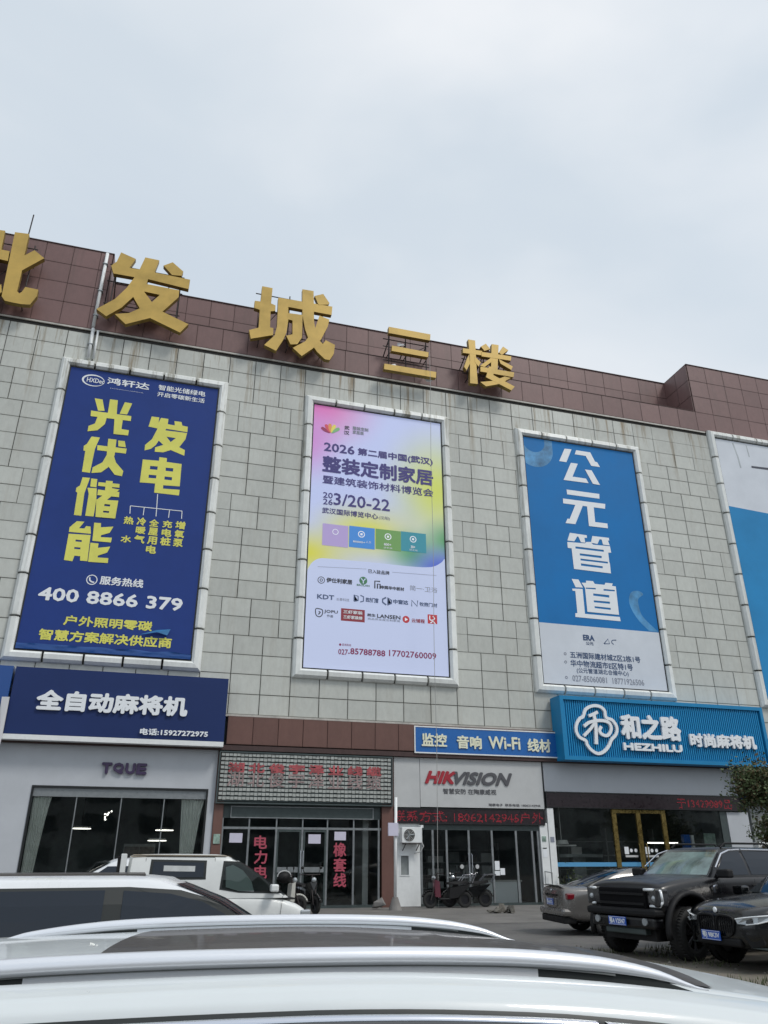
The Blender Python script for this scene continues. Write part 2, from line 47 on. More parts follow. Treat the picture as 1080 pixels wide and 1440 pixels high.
# ------------------------------------------------------------------ materials
def mat(name, c, rough=.6, metal=0., spec=.5, var=0., vscale=6., bump=0., bscale=60., coat=0., emit=0., flake=False, ior=1.5):
    m = bpy.data.materials.new(name); m.use_nodes = True; n = m.node_tree.nodes; l = m.node_tree.links; p = n['Principled BSDF']
    p.inputs['Base Color'].default_value = (*c, 1); p.inputs['Roughness'].default_value = rough; p.inputs['Metallic'].default_value = metal
    p.inputs['Specular IOR Level'].default_value = spec; p.inputs['Coat Weight'].default_value = coat; p.inputs['IOR'].default_value = ior
    t = n.new('ShaderNodeTexCoord')
    if var:
        a = n.new('ShaderNodeTexNoise'); a.inputs['Scale'].default_value = vscale; a.inputs['Detail'].default_value = 8; a.inputs['Roughness'].default_value = .65
        l.new(t.outputs['Object'], a.inputs['Vector'])
        r = n.new('ShaderNodeMapRange'); r.inputs['From Min'].default_value = .3; r.inputs['From Max'].default_value = .7; r.inputs['To Min'].default_value = 1 - var; r.inputs['To Max'].default_value = 1 + var * .6
        l.new(a.outputs['Fac'], r.inputs['Value'])
        s = n.new('ShaderNodeVectorMath'); s.operation = 'SCALE'; s.inputs[0].default_value = c; l.new(r.outputs[0], s.inputs['Scale']); l.new(s.outputs[0], p.inputs['Base Color'])
        r2 = n.new('ShaderNodeMapRange'); r2.inputs['From Min'].default_value = .3; r2.inputs['From Max'].default_value = .7; r2.inputs['To Min'].default_value = max(.02, rough - .12); r2.inputs['To Max'].default_value = min(1, rough + .12)
        l.new(a.outputs['Fac'], r2.inputs['Value']); l.new(r2.outputs[0], p.inputs['Roughness'])
    if bump:
        b = n.new('ShaderNodeTexNoise'); b.inputs['Scale'].default_value = bscale; b.inputs['Detail'].default_value = 4
        l.new(t.outputs['Object'], b.inputs['Vector'])
        k = n.new('ShaderNodeBump'); k.inputs['Strength'].default_value = bump; k.inputs['Distance'].default_value = .02
        l.new(b.outputs['Fac'], k.inputs['Height']); l.new(k.outputs[0], p.inputs['Normal'])
    if emit:
        p.inputs['Emission Color'].default_value = (*c, 1); p.inputs['Emission Strength'].default_value = emit
    return m
def cladding(name, c, streak, streak_c, top, depth, rough, joint=0.):
    """coated wall panel: every panel a little different, rain streaks that start under the ledge at height top"""
    m = bpy.data.materials.new(name); m.use_nodes = True; n = m.node_tree.nodes; l = m.node_tree.links; p = n['Principled BSDF']
    oi = n.new('ShaderNodeObjectInfo'); ge = n.new('ShaderNodeNewGeometry')
    def math_(op, a, b=None, clamp=False):
        q = n.new('ShaderNodeMath'); q.operation = op; q.use_clamp = clamp
        for i, v in enumerate((a, b)):
            if v is None: continue
            if isinstance(v, (int, float)): q.inputs[i].default_value = v
            else: l.new(v, q.inputs[i])
        return q.outputs[0]
    def tex(scale, sc3, det=6, rough_=.6):
        mpn = n.new('ShaderNodeMapping'); mpn.inputs['Scale'].default_value = sc3; l.new(ge.outputs['Position'], mpn.inputs['Vector'])
        q = n.new('ShaderNodeTexNoise'); q.inputs['Scale'].default_value = scale; q.inputs['Detail'].default_value = det; q.inputs['Roughness'].default_value = rough_
        l.new(mpn.outputs[0], q.inputs['Vector']); return q.outputs['Fac']
    sx = n.new('ShaderNodeSeparateXYZ'); l.new(ge.outputs['Position'], sx.inputs[0])
    cloud = tex(.35, (1, 1, .6), 4); fine = tex(5, (1, 1, .5), 8, .7)
    str_ = tex(1.0, (1.7, 1, .09), 6, .75)
    fade = n.new('ShaderNodeMapRange'); fade.inputs['From Min'].default_value = top - depth; fade.inputs['From Max'].default_value = top; fade.inputs['To Min'].default_value = .12; fade.inputs['To Max'].default_value = 1
    l.new(sx.outputs['Z'], fade.inputs['Value'])
    sr = n.new('ShaderNodeMapRange'); sr.inputs['From Min'].default_value = .52; sr.inputs['From Max'].default_value = .66; l.new(str_, sr.inputs['Value'])
    sfac = math_('MULTIPLY', math_('MULTIPLY', sr.outputs[0], fade.outputs[0]), streak, True)
    val = math_('ADD', math_('MULTIPLY', math_('SUBTRACT', oi.outputs['Random'], .5), .14), math_('ADD', math_('MULTIPLY', math_('SUBTRACT', cloud, .5), .38), math_('MULTIPLY', math_('SUBTRACT', fine, .5), .42)))
    bri = math_('ADD', val, 1.0)
    sv = n.new('ShaderNodeVectorMath'); sv.operation = 'SCALE'; sv.inputs[0].default_value = c; l.new(bri, sv.inputs['Scale'])
    mxn = n.new('ShaderNodeMix'); mxn.data_type = 'RGBA'; l.new(sfac, mxn.inputs['Factor']); l.new(sv.outputs[0], mxn.inputs['A']); mxn.inputs['B'].default_value = (*streak_c, 1)
    # grime collecting along the panel's own edges
    tcn = n.new('ShaderNodeTexCoord'); s2 = n.new('ShaderNodeSeparateXYZ'); l.new(tcn.outputs['Generated'], s2.inputs[0])
    def edge(o): return math_('MULTIPLY', math_('ABSOLUTE', math_('SUBTRACT', o, .5)), 2.0)
    eg = math_('MAXIMUM', math_('POWER', edge(s2.outputs['X']), 26), math_('POWER', edge(s2.outputs['Z']), 16))
    eg = math_('MULTIPLY', math_('MULTIPLY', eg, fine), .62, True)
    mx2 = n.new('ShaderNodeMix'); mx2.data_type = 'RGBA'; l.new(eg, mx2.inputs['Factor']); l.new(mxn.outputs['Result'], mx2.inputs['A']); mx2.inputs['B'].default_value = (c[0] * .35, c[1] * .33, c[2] * .3, 1)
    l.new(mx2.outputs['Result'], p.inputs['Base Color'])
    p.inputs['Roughness'].default_value = rough; p.inputs['Specular IOR Level'].default_value = .4
    b = n.new('ShaderNodeBump'); b.inputs['Strength'].default_value = .25; b.inputs['Distance'].default_value = .02; l.new(tex(1.7, (1, 1, 1), 3), b.inputs['Height']); l.new(b.outputs[0], p.inputs['Normal'])
    return m
def glassmat(name, tint, clear, rough=.03, fres=1.0):
    m = bpy.data.materials.new(name); m.use_nodes = True; n = m.node_tree.nodes; l = m.node_tree.links; n.clear()
    o = n.new('ShaderNodeOutputMaterial'); tr = n.new('ShaderNodeBsdfTransparent'); tr.inputs[0].default_value = (*[t * clear for t in tint], 1)
    df = n.new('ShaderNodeBsdfDiffuse'); df.inputs[0].default_value = (*[t * .05 for t in tint], 1)
    m1 = n.new('ShaderNodeMixShader'); m1.inputs[0].default_value = 1 - min(1, clear * 1.1); l.new(tr.outputs[0], m1.inputs[1]); l.new(df.outputs[0], m1.inputs[2])
    gl = n.new('ShaderNodeBsdfGlossy'); gl.inputs['Roughness'].default_value = rough
    fr = n.new('ShaderNodeFresnel'); fr.inputs[0].default_value = 1.5
    mu = n.new('ShaderNodeMath'); mu.operation = 'MULTIPLY'; mu.inputs[1].default_value = fres; l.new(fr.outputs[0], mu.inputs[0])
    tcn = n.new('ShaderNodeTexCoord'); nn = n.new('ShaderNodeTexNoise'); nn.inputs['Scale'].default_value = 1.2; l.new(tcn.outputs['Object'], nn.inputs['Vector'])
    b = n.new('ShaderNodeBump'); b.inputs['Strength'].default_value = .06; b.inputs['Distance'].default_value = .05; l.new(nn.outputs['Fac'], b.inputs['Height']); l.new(b.outputs[0], gl.inputs['Normal'])
    m2 = n.new('ShaderNodeMixShader'); l.new(mu.outputs[0], m2.inputs[0]); l.new(m1.outputs[0], m2.inputs[1]); l.new(gl.outputs[0], m2.inputs[2]); l.new(m2.outputs[0], o.inputs[0])
    return m
M = {}
M['tile'] = cladding('pale_grey_cladding', (.508, .522, .486), 1.5, (.25, .20, .13), 23.4, 4.0, .42)
M['brown'] = cladding('brown_parapet_cladding', (.19, .112, .106), .3, (.11, .08, .07), 26.5, 3.5, .45)
M['brown_low'] = cladding('brown_band_cladding', (.145, .075, .062), .3, (.1, .06, .05), 6.6, 1.5, .45)
M['moulding'] = cladding('pale_metal_moulding', (.74, .76, .74), 1.3, (.26, .25, .20), 23.0, 14.0, .33)
M['joint'] = mat('dark_joint', (.045, .043, .04), .9, var=.3)
M['brown_joint'] = mat('brown_joint_backing', (.075, .048, .046), .9, var=.3)
M['flash'] = mat('grey_flashing', (.50, .48, .44), .5, var=.3, vscale=2)
M['w'] = mat('white_print', (.80, .83, .86), .5); M['y'] = mat('yellow_print', (.72, .70, .13), .5, var=.12, vscale=.8)
M['k'] = mat('black_print', (.04, .045, .07), .5); M['g'] = mat('grey_print', (.25, .27, .33), .5); M['n'] = mat('indigo_print', (.045, .035, .20), .5)
M['gr'] = mat('green_print', (.06, .22, .1), .5); M['st'] = mat('steel_blue_print', (.09, .13, .25), .5); M['r'] = mat('red_letter', (.36, .02, .035), .4)
M['v'] = mat('maroon_print', (.27, .02, .10), .5); M['db'] = mat('navy_print', (.03, .07, .17), .5); M['p'] = mat('plum_letter', (.05, .03, .085), .4)
M['c'] = mat('cream_letter', (.80, .80, .62), .4, emit=.0); M['dg'] = mat('dark_grey_letter', (.09, .09, .10), .4)
M['fr'] = mat('faded_red_print', (.42, .09, .10), .7, var=.55, vscale=3.5); M['red'] = mat('red_vinyl', (.42, .07, .11), .5)
M['led'] = mat('red_led_dots', (.50, .02, .04), .5, emit=.12)
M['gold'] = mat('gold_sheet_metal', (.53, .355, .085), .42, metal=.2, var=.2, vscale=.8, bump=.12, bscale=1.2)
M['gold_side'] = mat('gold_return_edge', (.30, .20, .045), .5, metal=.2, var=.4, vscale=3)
M['steel'] = mat('rusty_black_steel', (.035, .028, .028), .7, var=.4)
M['navy'] = mat('navy_vinyl', (.020, .050, .225), .55, spec=.2, var=.10, vscale=.5, bump=.5, bscale=1.0)
M['navy_sign'] = mat('navy_sign_panel', (.014, .032, .125), .5, spec=.25, var=.08, vscale=.5)
M['blueprint'] = mat('azure_vinyl', (.012, .175, .47), .55, spec=.2, var=.10, vscale=.35, bump=.2, bscale=.6)
M['sky_swirl'] = mat('pale_blue_print', (.07, .29, .56), .45, var=.7, vscale=.9); M['teal_swirl'] = mat('mid_blue_print', (.03, .20, .46), .45, var=.3, vscale=.6)
M['whitevinyl'] = mat('white_vinyl', (.62, .66, .72), .45, var=.07, vscale=.7)
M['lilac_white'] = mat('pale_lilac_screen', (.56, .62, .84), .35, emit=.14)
M['blackframe'] = mat('black_metal_frame', (.012, .014, .015), .4)
M['white_paint'] = mat('white_wall_paint', (.50, .525, .56), .55, var=.06, vscale=1.3, bump=.1, bscale=90)
M['white_trim'] = mat('white_trim', (.78, .80, .80), .45, var=.06)
M['sky_metal'] = mat('sky_blue_metal', (.012, .22, .46), .45, spec=.3, var=.10, vscale=1.2)
M['sky_metal2'] = mat('sky_blue_metal_rib', (.016, .27, .55), .45, spec=.3)
M['wifi_blue'] = mat('blue_sign_face', (.010, .125, .42), .35, var=.06)
M['acm'] = mat('pale_composite_panel', (.52, .53, .53), .4, var=.07, vscale=1.5)
M['ledboard'] = mat('black_led_board', (.018, .010, .014), .35, var=.4, vscale=9)
M['alu_dark'] = mat('dark_green_aluminium', (.07, .09, .09), .4, metal=.3, var=.15); M['alu'] = mat('grey_aluminium', (.26, .28, .29), .38, metal=.4, var=.15)
M['brass'] = mat('brass_door_frame', (.30, .22, .075), .3, metal=.75, var=.15)
M['slatgrey'] = mat('faded_grey_slat', (.40, .42, .40), .6, var=.25, vscale=5)
M['interior'] = mat('dark_shop_interior', (.12, .145, .145), .8, var=.5, vscale=1.2); M['interior2'] = mat('mid_shop_interior', (.24, .26, .26), .8, var=.4, vscale=2)
M['goods'] = mat('shop_goods', (.14, .13, .12), .6, var=.7, vscale=4)
M['curtain'] = mat('grey_green_curtain', (.80, .82, .78), .8, var=.12, vscale=4)
M['lamp'] = mat('lit_ceiling_lamp', (1, .97, .9), .5, emit=2.5)
M['lampwhite'] = mat('white_enamel', (.6, .6, .58), .4)
M['blue_strip'] = mat('pale_blue_frosted_strip', (.10, .33, .58), .4)
M['paper'] = mat('white_paper', (.60, .58, .70), .7, var=.05)
M['glass'] = glassmat('shop_glass', (.98, 1.0, .99), .95, .02, .95); M['glass_lt'] = glassmat('clear_glass', (.8, .95, .9), .72, .02, 1)
M['carglass'] = glassmat('tinted_car_glass', (.35, .5, .75), .10, .02, 1.0); M['windscreen'] = glassmat('windscreen_glass', (.9, .98, .96), .90, .02, 1.5)
M['pearl'] = mat('pearl_white_car_paint', (.64, .68, .69), .36, spec=.5, coat=.5, var=.03, vscale=2)
M['white_car'] = mat('white_car_paint', (.72, .74, .76), .32, coat=.5, var=.04, vscale=2)
M['van_white'] = mat('dirty_white_truck_paint', (.72, .74, .73), .4, coat=.25, var=.10, vscale=2.5)
M['tan_dirt'] = mat('rusty_tan_dirt', (.34, .29, .22), .7, var=.4, vscale=3)
M['black_paint'] = mat('dusty_black_car_paint', (.006, .006, .008), .34, coat=.15, var=.35, vscale=1.5)
M['black_paint2'] = mat('gloss_black_car_paint', (.005, .006, .007), .2, coat=.5, var=.2, vscale=1.5)
M['grey_paint'] = mat('grey_brown_car_paint', (.21, .20, .19), .26, metal=.5, coat=.6, var=.08, vscale=2)
M['plastic'] = mat('black_plastic', (.010, .010, .011), .6, var=.3, spec=.3); M['void'] = mat('dark_grille_mesh', (.005, .005, .006), .8, spec=.15); M['rubber'] = mat('tyre_rubber', (.017, .017, .017), .82, var=.3, vscale=14, bump=.3, bscale=40)
M['rim'] = mat('dark_alloy', (.035, .035, .04), .35, metal=.7); M['rim_silver'] = mat('silver_alloy', (.4, .4, .42), .35, metal=.8)
M['chrome'] = mat('brushed_chrome', (.72, .74, .80), .16, metal=1.0); M['rail_metal'] = mat('satin_silver_rail', (.80, .82, .86), .30, metal=.55, coat=.2)
M['pano'] = mat('dusty_panoramic_glass', (.072, .066, .062), .5, spec=.3, coat=.2, var=.12, vscale=7)
M['seal'] = mat('black_rubber_seal', (.01, .014, .014), .5)
M['lens'] = mat('clear_lamp_lens', (.42, .45, .47), .12, metal=.3, coat=1); M['lens_bright'] = mat('white_lamp_strip', (.85, .88, .9), .2, coat=1); M['lens_dark'] = mat('dark_lamp_housing', (.02, .02, .022), .15, coat=1)
M['taillight'] = mat('red_tail_lamp', (.16, .008, .015), .15, coat=1)
M['plate'] = mat('blue_number_plate', (.02, .10, .50), .4); M['sun_shade'] = mat('silver_sun_shade', (.62, .70, .68), .5, var=.45, vscale=3, bump=.5, bscale=4)
M['seat'] = mat('light_seat_cover', (.5, .52, .52), .7, var=.2); M['cab_dark'] = mat('dark_cabin_trim', (.02, .022, .024), .7)
M['pink'] = mat('pink_red_plastic', (.17, .045, .065), .4); M['helmet'] = mat('cream_helmet', (.5, .5, .46), .35)
M['concrete'] = mat('old_concrete', (.22, .21, .20), .85, var=.3, vscale=3, bump=.3, bscale=30); M['rubble'] = mat('broken_rubble', (.16, .15, .13), .9, var=.5, vscale=9, bump=.5, bscale=20)
M['leaf'] = mat('dull_green_leaf', (.085, .120, .045), .6, var=.5, vscale=1.5); M['leaf2'] = mat('olive_brown_leaf', (.125, .095, .040), .6, var=.4, vscale=1.5); M['leaf3'] = mat('dry_pale_leaf', (.22, .20, .14), .7, var=.3)
M['bark'] = mat('grey_brown_bark', (.085, .07, .055), .9, var=.4, vscale=8, bump=.5, bscale=25)
M['grass'] = mat('weed_green', (.07, .085, .035), .7, var=.4, vscale=3); M['rope'] = mat('pale_rope', (.36, .36, .35), .8)
M['green_ad'] = mat('green_white_print', (.3, .42, .36), .5, var=.6, vscale=7); M['blue_ad'] = mat('blue_pack_print', (.02, .13, .5), .4, var=.3, vscale=4)
# ground
def groundmat(name, c, c2, patch):
    m = bpy.data.materials.new(name); m.use_nodes = True; n = m.node_tree.nodes; l = m.node_tree.links; p = n['Principled BSDF']
    g = n.new('ShaderNodeNewGeometry'); a = n.new('ShaderNodeTexNoise'); a.inputs['Scale'].default_value = patch; a.inputs['Detail'].default_value = 9; a.inputs['Roughness'].default_value = .7; l.new(g.outputs['Position'], a.inputs['Vector'])
    r = n.new('ShaderNodeValToRGB'); r.color_ramp.elements[0].position = .35; r.color_ramp.elements[1].position = .66; r.color_ramp.elements[0].color = (*c, 1); r.color_ramp.elements[1].color = (*c2, 1); l.new(a.outputs['Fac'], r.inputs[0])
    f = n.new('ShaderNodeTexNoise'); f.inputs['Scale'].default_value = 55; f.inputs['Detail'].default_value = 3; l.new(g.outputs['Position'], f.inputs['Vector'])
    mm = n.new('ShaderNodeMix'); mm.data_type = 'RGBA'; mm.blend_type = 'OVERLAY'; mm.inputs['Factor'].default_value = .5; l.new(r.outputs[0], mm.inputs['A']); l.new(f.outputs['Color'], mm.inputs['B']); l.new(mm.outputs['Result'], p.inputs['Base Color'])
    p.inputs['Roughness'].default_value = .88
    b = n.new('ShaderNodeBump'); b.inputs['Strength'].default_value = .4; b.inputs['Distance'].default_value = .01; l.new(f.outputs['Fac'], b.inputs['Height']); l.new(b.outputs[0], p.inputs['Normal'])
    return m
M['asphalt'] = groundmat('worn_asphalt', (.085, .083, .08), (.15, .145, .138), .5)
M['paving'] = groundmat('grey_forecourt_concrete', (.12, .115, .108), (.19, .182, .17), .7)
M['dirt'] = groundmat('dry_dirt', (.10, .09, .072), (.20, .18, .145), 1.6)
# ------------------------------------------------------------------ helpers
def newobj(name, me, m=None, parent=None, loc=None):
    o = bpy.data.objects.new(name, me); col.objects.link(o)
    if m is not None and me is not None and not me.materials: me.materials.append(m)
    if parent is not None: o.parent = parent
    if loc: o.location = loc
    return o
def from_bm(name, bm, m, parent=None, smooth=False, kind=None, recalc=True):
    if recalc: bmesh.ops.recalc_face_normals(bm, faces=bm.faces)
    me = bpy.data.meshes.new(name); bm.to_mesh(me); bm.free()
    ms = m if isinstance(m, (list, tuple)) else [m]
    for k in ms: me.materials.append(k)
    if smooth:
        for p in me.polygons: p.use_smooth = True
    o = newobj(name, me, None, parent)
    if kind: o['kind'] = kind
    return o
def thing(name, label, cat, loc=(0, 0, 0), rz=0, group=None):
    o = bpy.data.objects.new(name, None); col.objects.link(o); o.empty_display_size = .2
    o.location = loc; o.rotation_euler = (0, 0, rz); tag(o, label, cat, group); return o
def tag(o, label, cat, group=None):
    o['label'] = label; o['category'] = cat
    if group: o['group'] = group
    return o
def bbox(bm, x0, x1, y0, y1, z0, z1, bev=0.):
    vs = [bm.verts.new((x, y, z)) for x in (x0, x1) for y in (y0, y1) for z in (z0, z1)]
    fs = [bm.faces.new([vs[i] for i in q]) for q in ((0, 1, 3, 2), (4, 6, 7, 5), (0, 4, 5, 1), (2, 3, 7, 6), (0, 2, 6, 4), (1, 5, 7, 3))]
    if bev:
        es = list({e for f in fs for e in f.edges}); bmesh.ops.bevel(bm, geom=es, offset=bev, segments=2, affect='EDGES', profile=.5)
def box(name, x0, x1, y0, y1, z0, z1, m, parent=None, bev=0., smooth=False):
    bm = bmesh.new(); bbox(bm, x0, x1, y0, y1, z0, z1, bev); return from_bm(name, bm, m, parent, smooth)
def bar(bm, a, b, r, seg=8, r2=None):
    a, b = Vector(a), Vector(b); d = b - a; L = d.length
    if L < 1e-6: return
    mt = Matrix.Translation((a + b) / 2) @ d.to_track_quat('Z', 'Y').to_matrix().to_4x4()
    bmesh.ops.create_cone(bm, cap_ends=True, segments=seg, radius1=r, radius2=r if r2 is None else r2, depth=L, matrix=mt)
def tube(bm, pts, r, seg=8):
    for a, b in zip(pts, pts[1:]): bar(bm, a, b, r, seg)
    for p in pts[1:-1]: bmesh.ops.create_uvsphere(bm, u_segments=seg, v_segments=4, radius=r, matrix=Matrix.Translation(p))
def sweep(bm, pts, r, seg=10, sq=(1, 1)):
    pts = [Vector(q) for q in pts]; rings = []
    for i, q in enumerate(pts):
        d = (pts[min(i + 1, len(pts) - 1)] - pts[max(i - 1, 0)]).normalized(); s1 = d.cross(Vector((0, 1, 0))); s1 = s1.normalized() if s1.length > .1 else Vector((1, 0, 0)); s2_ = d.cross(s1).normalized()
        rings.append([bm.verts.new(q + s1 * math.cos(a) * r * sq[0] + s2_ * math.sin(a) * r * sq[1]) for a in [k * 2 * math.pi / seg for k in range(seg)]])
    for A, B in zip(rings, rings[1:]):
        for i in range(seg): bm.faces.new([A[i], A[(i + 1) % seg], B[(i + 1) % seg], B[i]])
    bm.faces.new(rings[0]); bm.faces.new(rings[-1][::-1])
def frame_rect(name, x0, x1, z0, z1, y0, y1, t, m, parent):
    """rectangular frame, butt jointed"""
    bm = bmesh.new(); bbox(bm, x0, x1, y0, y1, z1 - t, z1); bbox(bm, x0, x1, y0, y1, z0, z0 + t)
    bbox(bm, x0, x0 + t, y0, y1, z0 + t, z1 - t); bbox(bm, x1 - t, x1, y0, y1, z0 + t, z1 - t)
    return from_bm(name, bm, m, parent)
def shape_bm(outlines, y_front, depth, mi_side=None):
    """outlines: list of (outer, holes) in (x, z) -> filled, extruded pieces; front face at y_front looking towards -y"""
    bm = bmesh.new()
    for k, (outer, holes) in enumerate(outlines):
        b = bmesh.new(); es = []
        for lp in [outer] + list(holes):
            vs = [b.verts.new((x, 0, z)) for x, z in lp]
            es += [b.edges.new((vs[i], vs[(i + 1) % len(vs)])) for i in range(len(vs))]
        bmesh.ops.triangle_fill(b, use_beauty=True, use_dissolve=False, edges=es)
        yf = y_front - k * .0025
        for v in b.verts: v.co.y = yf
        if depth > 0:
            ff = list(b.faces)
            r = bmesh.ops.extrude_face_region(b, geom=ff)
            for v in [g for g in r['geom'] if isinstance(g, bmesh.types.BMVert)]: v.co.y += depth - k * .0
            if mi_side is not None:
                for f in b.faces:
                    f.normal_update()
                    if abs(f.normal.y) < .5: f.material_index = mi_side
        me = bpy.data.meshes.new('tmp'); b.to_mesh(me); b.free(); bm.from_mesh(me); bpy.data.meshes.remove(me)
    return bm
_tc = {}
def text_tris(s, res=2, shear=0.):
    k = (s, res, shear)
    if k not in _tc:
        c = bpy.data.curves.new('txt', 'FONT'); c.body = s; c.size = 1; c.resolution_u = res; c.fill_mode = 'FRONT'; c.shear = shear
        o = bpy.data.objects.new('txt', c); col.objects.link(o); bpy.context.view_layer.update()
        me = bpy.data.meshes.new_from_object(o.evaluated_get(bpy.context.evaluated_depsgraph_get()))
        V = [tuple(v.co) for v in me.vertices]; F = [tuple(p.vertices) for p in me.polygons]
        bpy.data.objects.remove(o); bpy.data.curves.remove(c); bpy.data.meshes.remove(me)
        _tc[k] = (V, F)
    return _tc[k]
def lettering(s, x0, x1, z0, z1, y, m, parent, bold=0., depth=0., res=2, shear=0., name='lettering', axis=None):
    """text stretched into a measured box on the plane y; bold = stroke gain as a share of the letter height"""
    V, F = text_tris(s, res, shear)
    if not V: return None
    ax, bx = min(v[0] for v in V), max(v[0] for v in V); az, bz = min(v[1] for v in V), max(v[1] for v in V)
    h = z1 - z0; bo = bold * h; sx = (x1 - x0 - 2 * bo) / max(1e-6, bx - ax); sz = (h - 2 * bo) / max(.2, bz - az)
    if s == '一': sz = sx
    offs = [(0, 0)]
    if bold: offs += [(math.cos(t) * bo, math.sin(t) * bo) for t in [i * math.pi / 4 for i in range(8)]]
    bm = bmesh.new()
    for k, (dx, dz) in enumerate(offs):
        yy = y - k * .0004
        vs = [bm.verts.new((x0 + bo + (v[0] - ax) * sx + dx, yy, z0 + bo + (v[1] - az) * sz + dz)) for v in V]
        for f in F:
            try: bm.faces.new([vs[i] for i in f])
            except ValueError: pass
    if depth:
        bmesh.ops.recalc_face_normals(bm, faces=bm.faces)
        r = bmesh.ops.extrude_face_region(bm, geom=list(bm.faces))
        for v in [g for g in r['geom'] if isinstance(g, bmesh.types.BMVert)]: v.co.y += depth
    return from_bm(name, bm, m, parent, recalc=bool(depth))
def texts(key, parent, dy=0., depth=0., res=2, shear=0., only=None):
    for t in TEXT[key]:
        lettering(t[0], t[1], t[2], t[3], t[4], YP[key] + dy, M[t[5]], parent, t[6], depth, res, shear)
YP = dict(bb1=30.93, bb2=30.93, bb3=30.93, bb4=30.93, sign1=30.36, tque=30.93, wifi=30.72, hik=30.88, led1=30.84, hez=30.02, led2=30.8, shop2=30.74, red1=30.93, red2=30.93, que=30.6)
def ribbon(pts, wd, closed=False):
    out = []; n = len(pts); Lf = []; Rt = []
    for i, p in enumerate(pts):
        a = pts[i - 1] if (closed or i > 0) else p; b = pts[(i + 1) % n] if (closed or i < n - 1) else p
        d = Vector((b[0] - a[0], b[1] - a[1])); d.normalize() if d.length else None; nn = Vector((-d.y, d.x)) * wd / 2
        Lf.append((p[0] + nn.x, p[1] + nn.y)); Rt.append((p[0] - nn.x, p[1] - nn.y))
    return (Lf, [Rt]) if closed else (Lf + Rt[::-1], [])
def smoothpts(p, closed=False, k=4):
    n = len(p); out = []
    rng = range(n) if closed else range(n - 1)
    for i in rng:
        q = [Vector(p[(i + j) % n] if closed else p[min(max(i + j, 0), n - 1)]) for j in (-1, 0, 1, 2)]
        for s in range(k):
            t = s / k; out.append(tuple(.5 * ((2 * q[1]) + (-q[0] + q[2]) * t + (2 * q[0] - 5 * q[1] + 4 * q[2] - q[3]) * t * t + (-q[0] + 3 * q[1] - 3 * q[2] + q[3]) * t ** 3)))
    if not closed: out.append(tuple(p[-1]))
    return out
def circle(cx, cz, r, n=24, rz=None): return [(cx + r * math.cos(i * 2 * math.pi / n), cz + (rz or r) * math.sin(i * 2 * math.pi / n)) for i in range(n)]
def disc(name, cx, cz, r, y, m, parent, inner=None): return from_bm(name, shape_bm([(circle(cx, cz, r), [circle(cx, cz, inner)] if inner else [])], y, 0), m, parent)
def flat(name, x0, x1, z0, z1, y, m, parent): return from_bm(name, shape_bm([([(x0, z0), (x1, z0), (x1, z1), (x0, z1)], [])], y, 0), m, parent)
def structure(o): o['kind'] = 'structure'; return o
# ------------------------------------------------------------------ ground
def sheet(name, x0, x1, y0, y1, z, m, n=1):
    bm = bmesh.new(); bmesh.ops.create_grid(bm, x_segments=n, y_segments=n, size=.5, matrix=Matrix.Translation(((x0 + x1) / 2, (y0 + y1) / 2, z)) @ Matrix.Diagonal((x1 - x0, y1 - y0, 1, 1)))
    return structure(from_bm(name, bm, m))
sheet('ground', -600, 600, -400, 600, 0, M['asphalt'])
sheet('forecourt', -16, 42, 22.6, 31.2, .004, M['paving'])
bm = bmesh.new(); vs = []
for k in range(40):
    a = k * 2 * math.pi / 40; rr = 1 + .13 * math.sin(3 * a + 1) + .09 * math.sin(7 * a); vs.append(bm.verts.new((11.6 + 4.6 * rr * math.cos(a), 12.0 + 3.6 * rr * math.sin(a), .004)))
bm.faces.new(vs); structure(from_bm('dirt_patch', bm, M['dirt']))
bm = bmesh.new()
for k in range(1300):
    cx = random.choice(CL := [(random.uniform(7.6, 15), random.uniform(9, 15.5)) for _ in range(26)]) if k % 60 == 0 else cx
    x = cx[0] + random.gauss(0, .28); y = cx[1] + random.gauss(0, .22); a = random.uniform(0, 6.28); h = random.uniform(.03, .13); t = random.uniform(-.5, .5)
    dx, dy = math.cos(a) * .012, math.sin(a) * .012
    f = bm.faces.new([bm.verts.new((x - dx, y - dy, 0)), bm.verts.new((x + dx, y + dy, 0)), bm.verts.new((x + math.sin(a) * t * h, y + math.cos(a) * t * h, h))])
o = from_bm('weeds', bm, M['grass'], recalc=False); tag(o, 'sparse weeds growing in the dirt under the black cars', 'weeds'); o['kind'] = 'stuff'
bm = bmesh.new()
for k in range(160):
    x, y = random.uniform(7, 16), random.uniform(9, 16.5)
    bmesh.ops.create_icosphere(bm, subdivisions=1, radius=random.uniform(.012, .04), matrix=Matrix.Translation((x, y, .01)))
o = from_bm('gravel', bm, M['rubble']); tag(o, 'loose pebbles scattered on the dirt beneath the parked cars', 'gravel'); o['kind'] = 'stuff'

# ------------------------------------------------------------------ the mall
YW = 31.0
building = thing('mall_building', 'large three storey mall clad in pale grey panels with a brown panelled parapet', 'building', (0, YW, 0))
def bld(name, bm, m, **k):
    o = from_bm(name, bm, m, None, **k); o.parent = building; o.location = (0, -YW, 0); return o
def rowz(r): return 23.276 - .7843 * r
X0T = 3.971
openings = [(-5.63 + 10.86 * k, 1.57 + 10.86 * k, 8.36, 21.78) for k in (0, 1, 2)] + [(28.02, 37.4, 8.3, 23.6)]
bm = bmesh.new(); bbox(bm, -16, 41, YW + .05, YW + 30, 6.68, 23.42); bld('wall_core', bm, M['joint'])
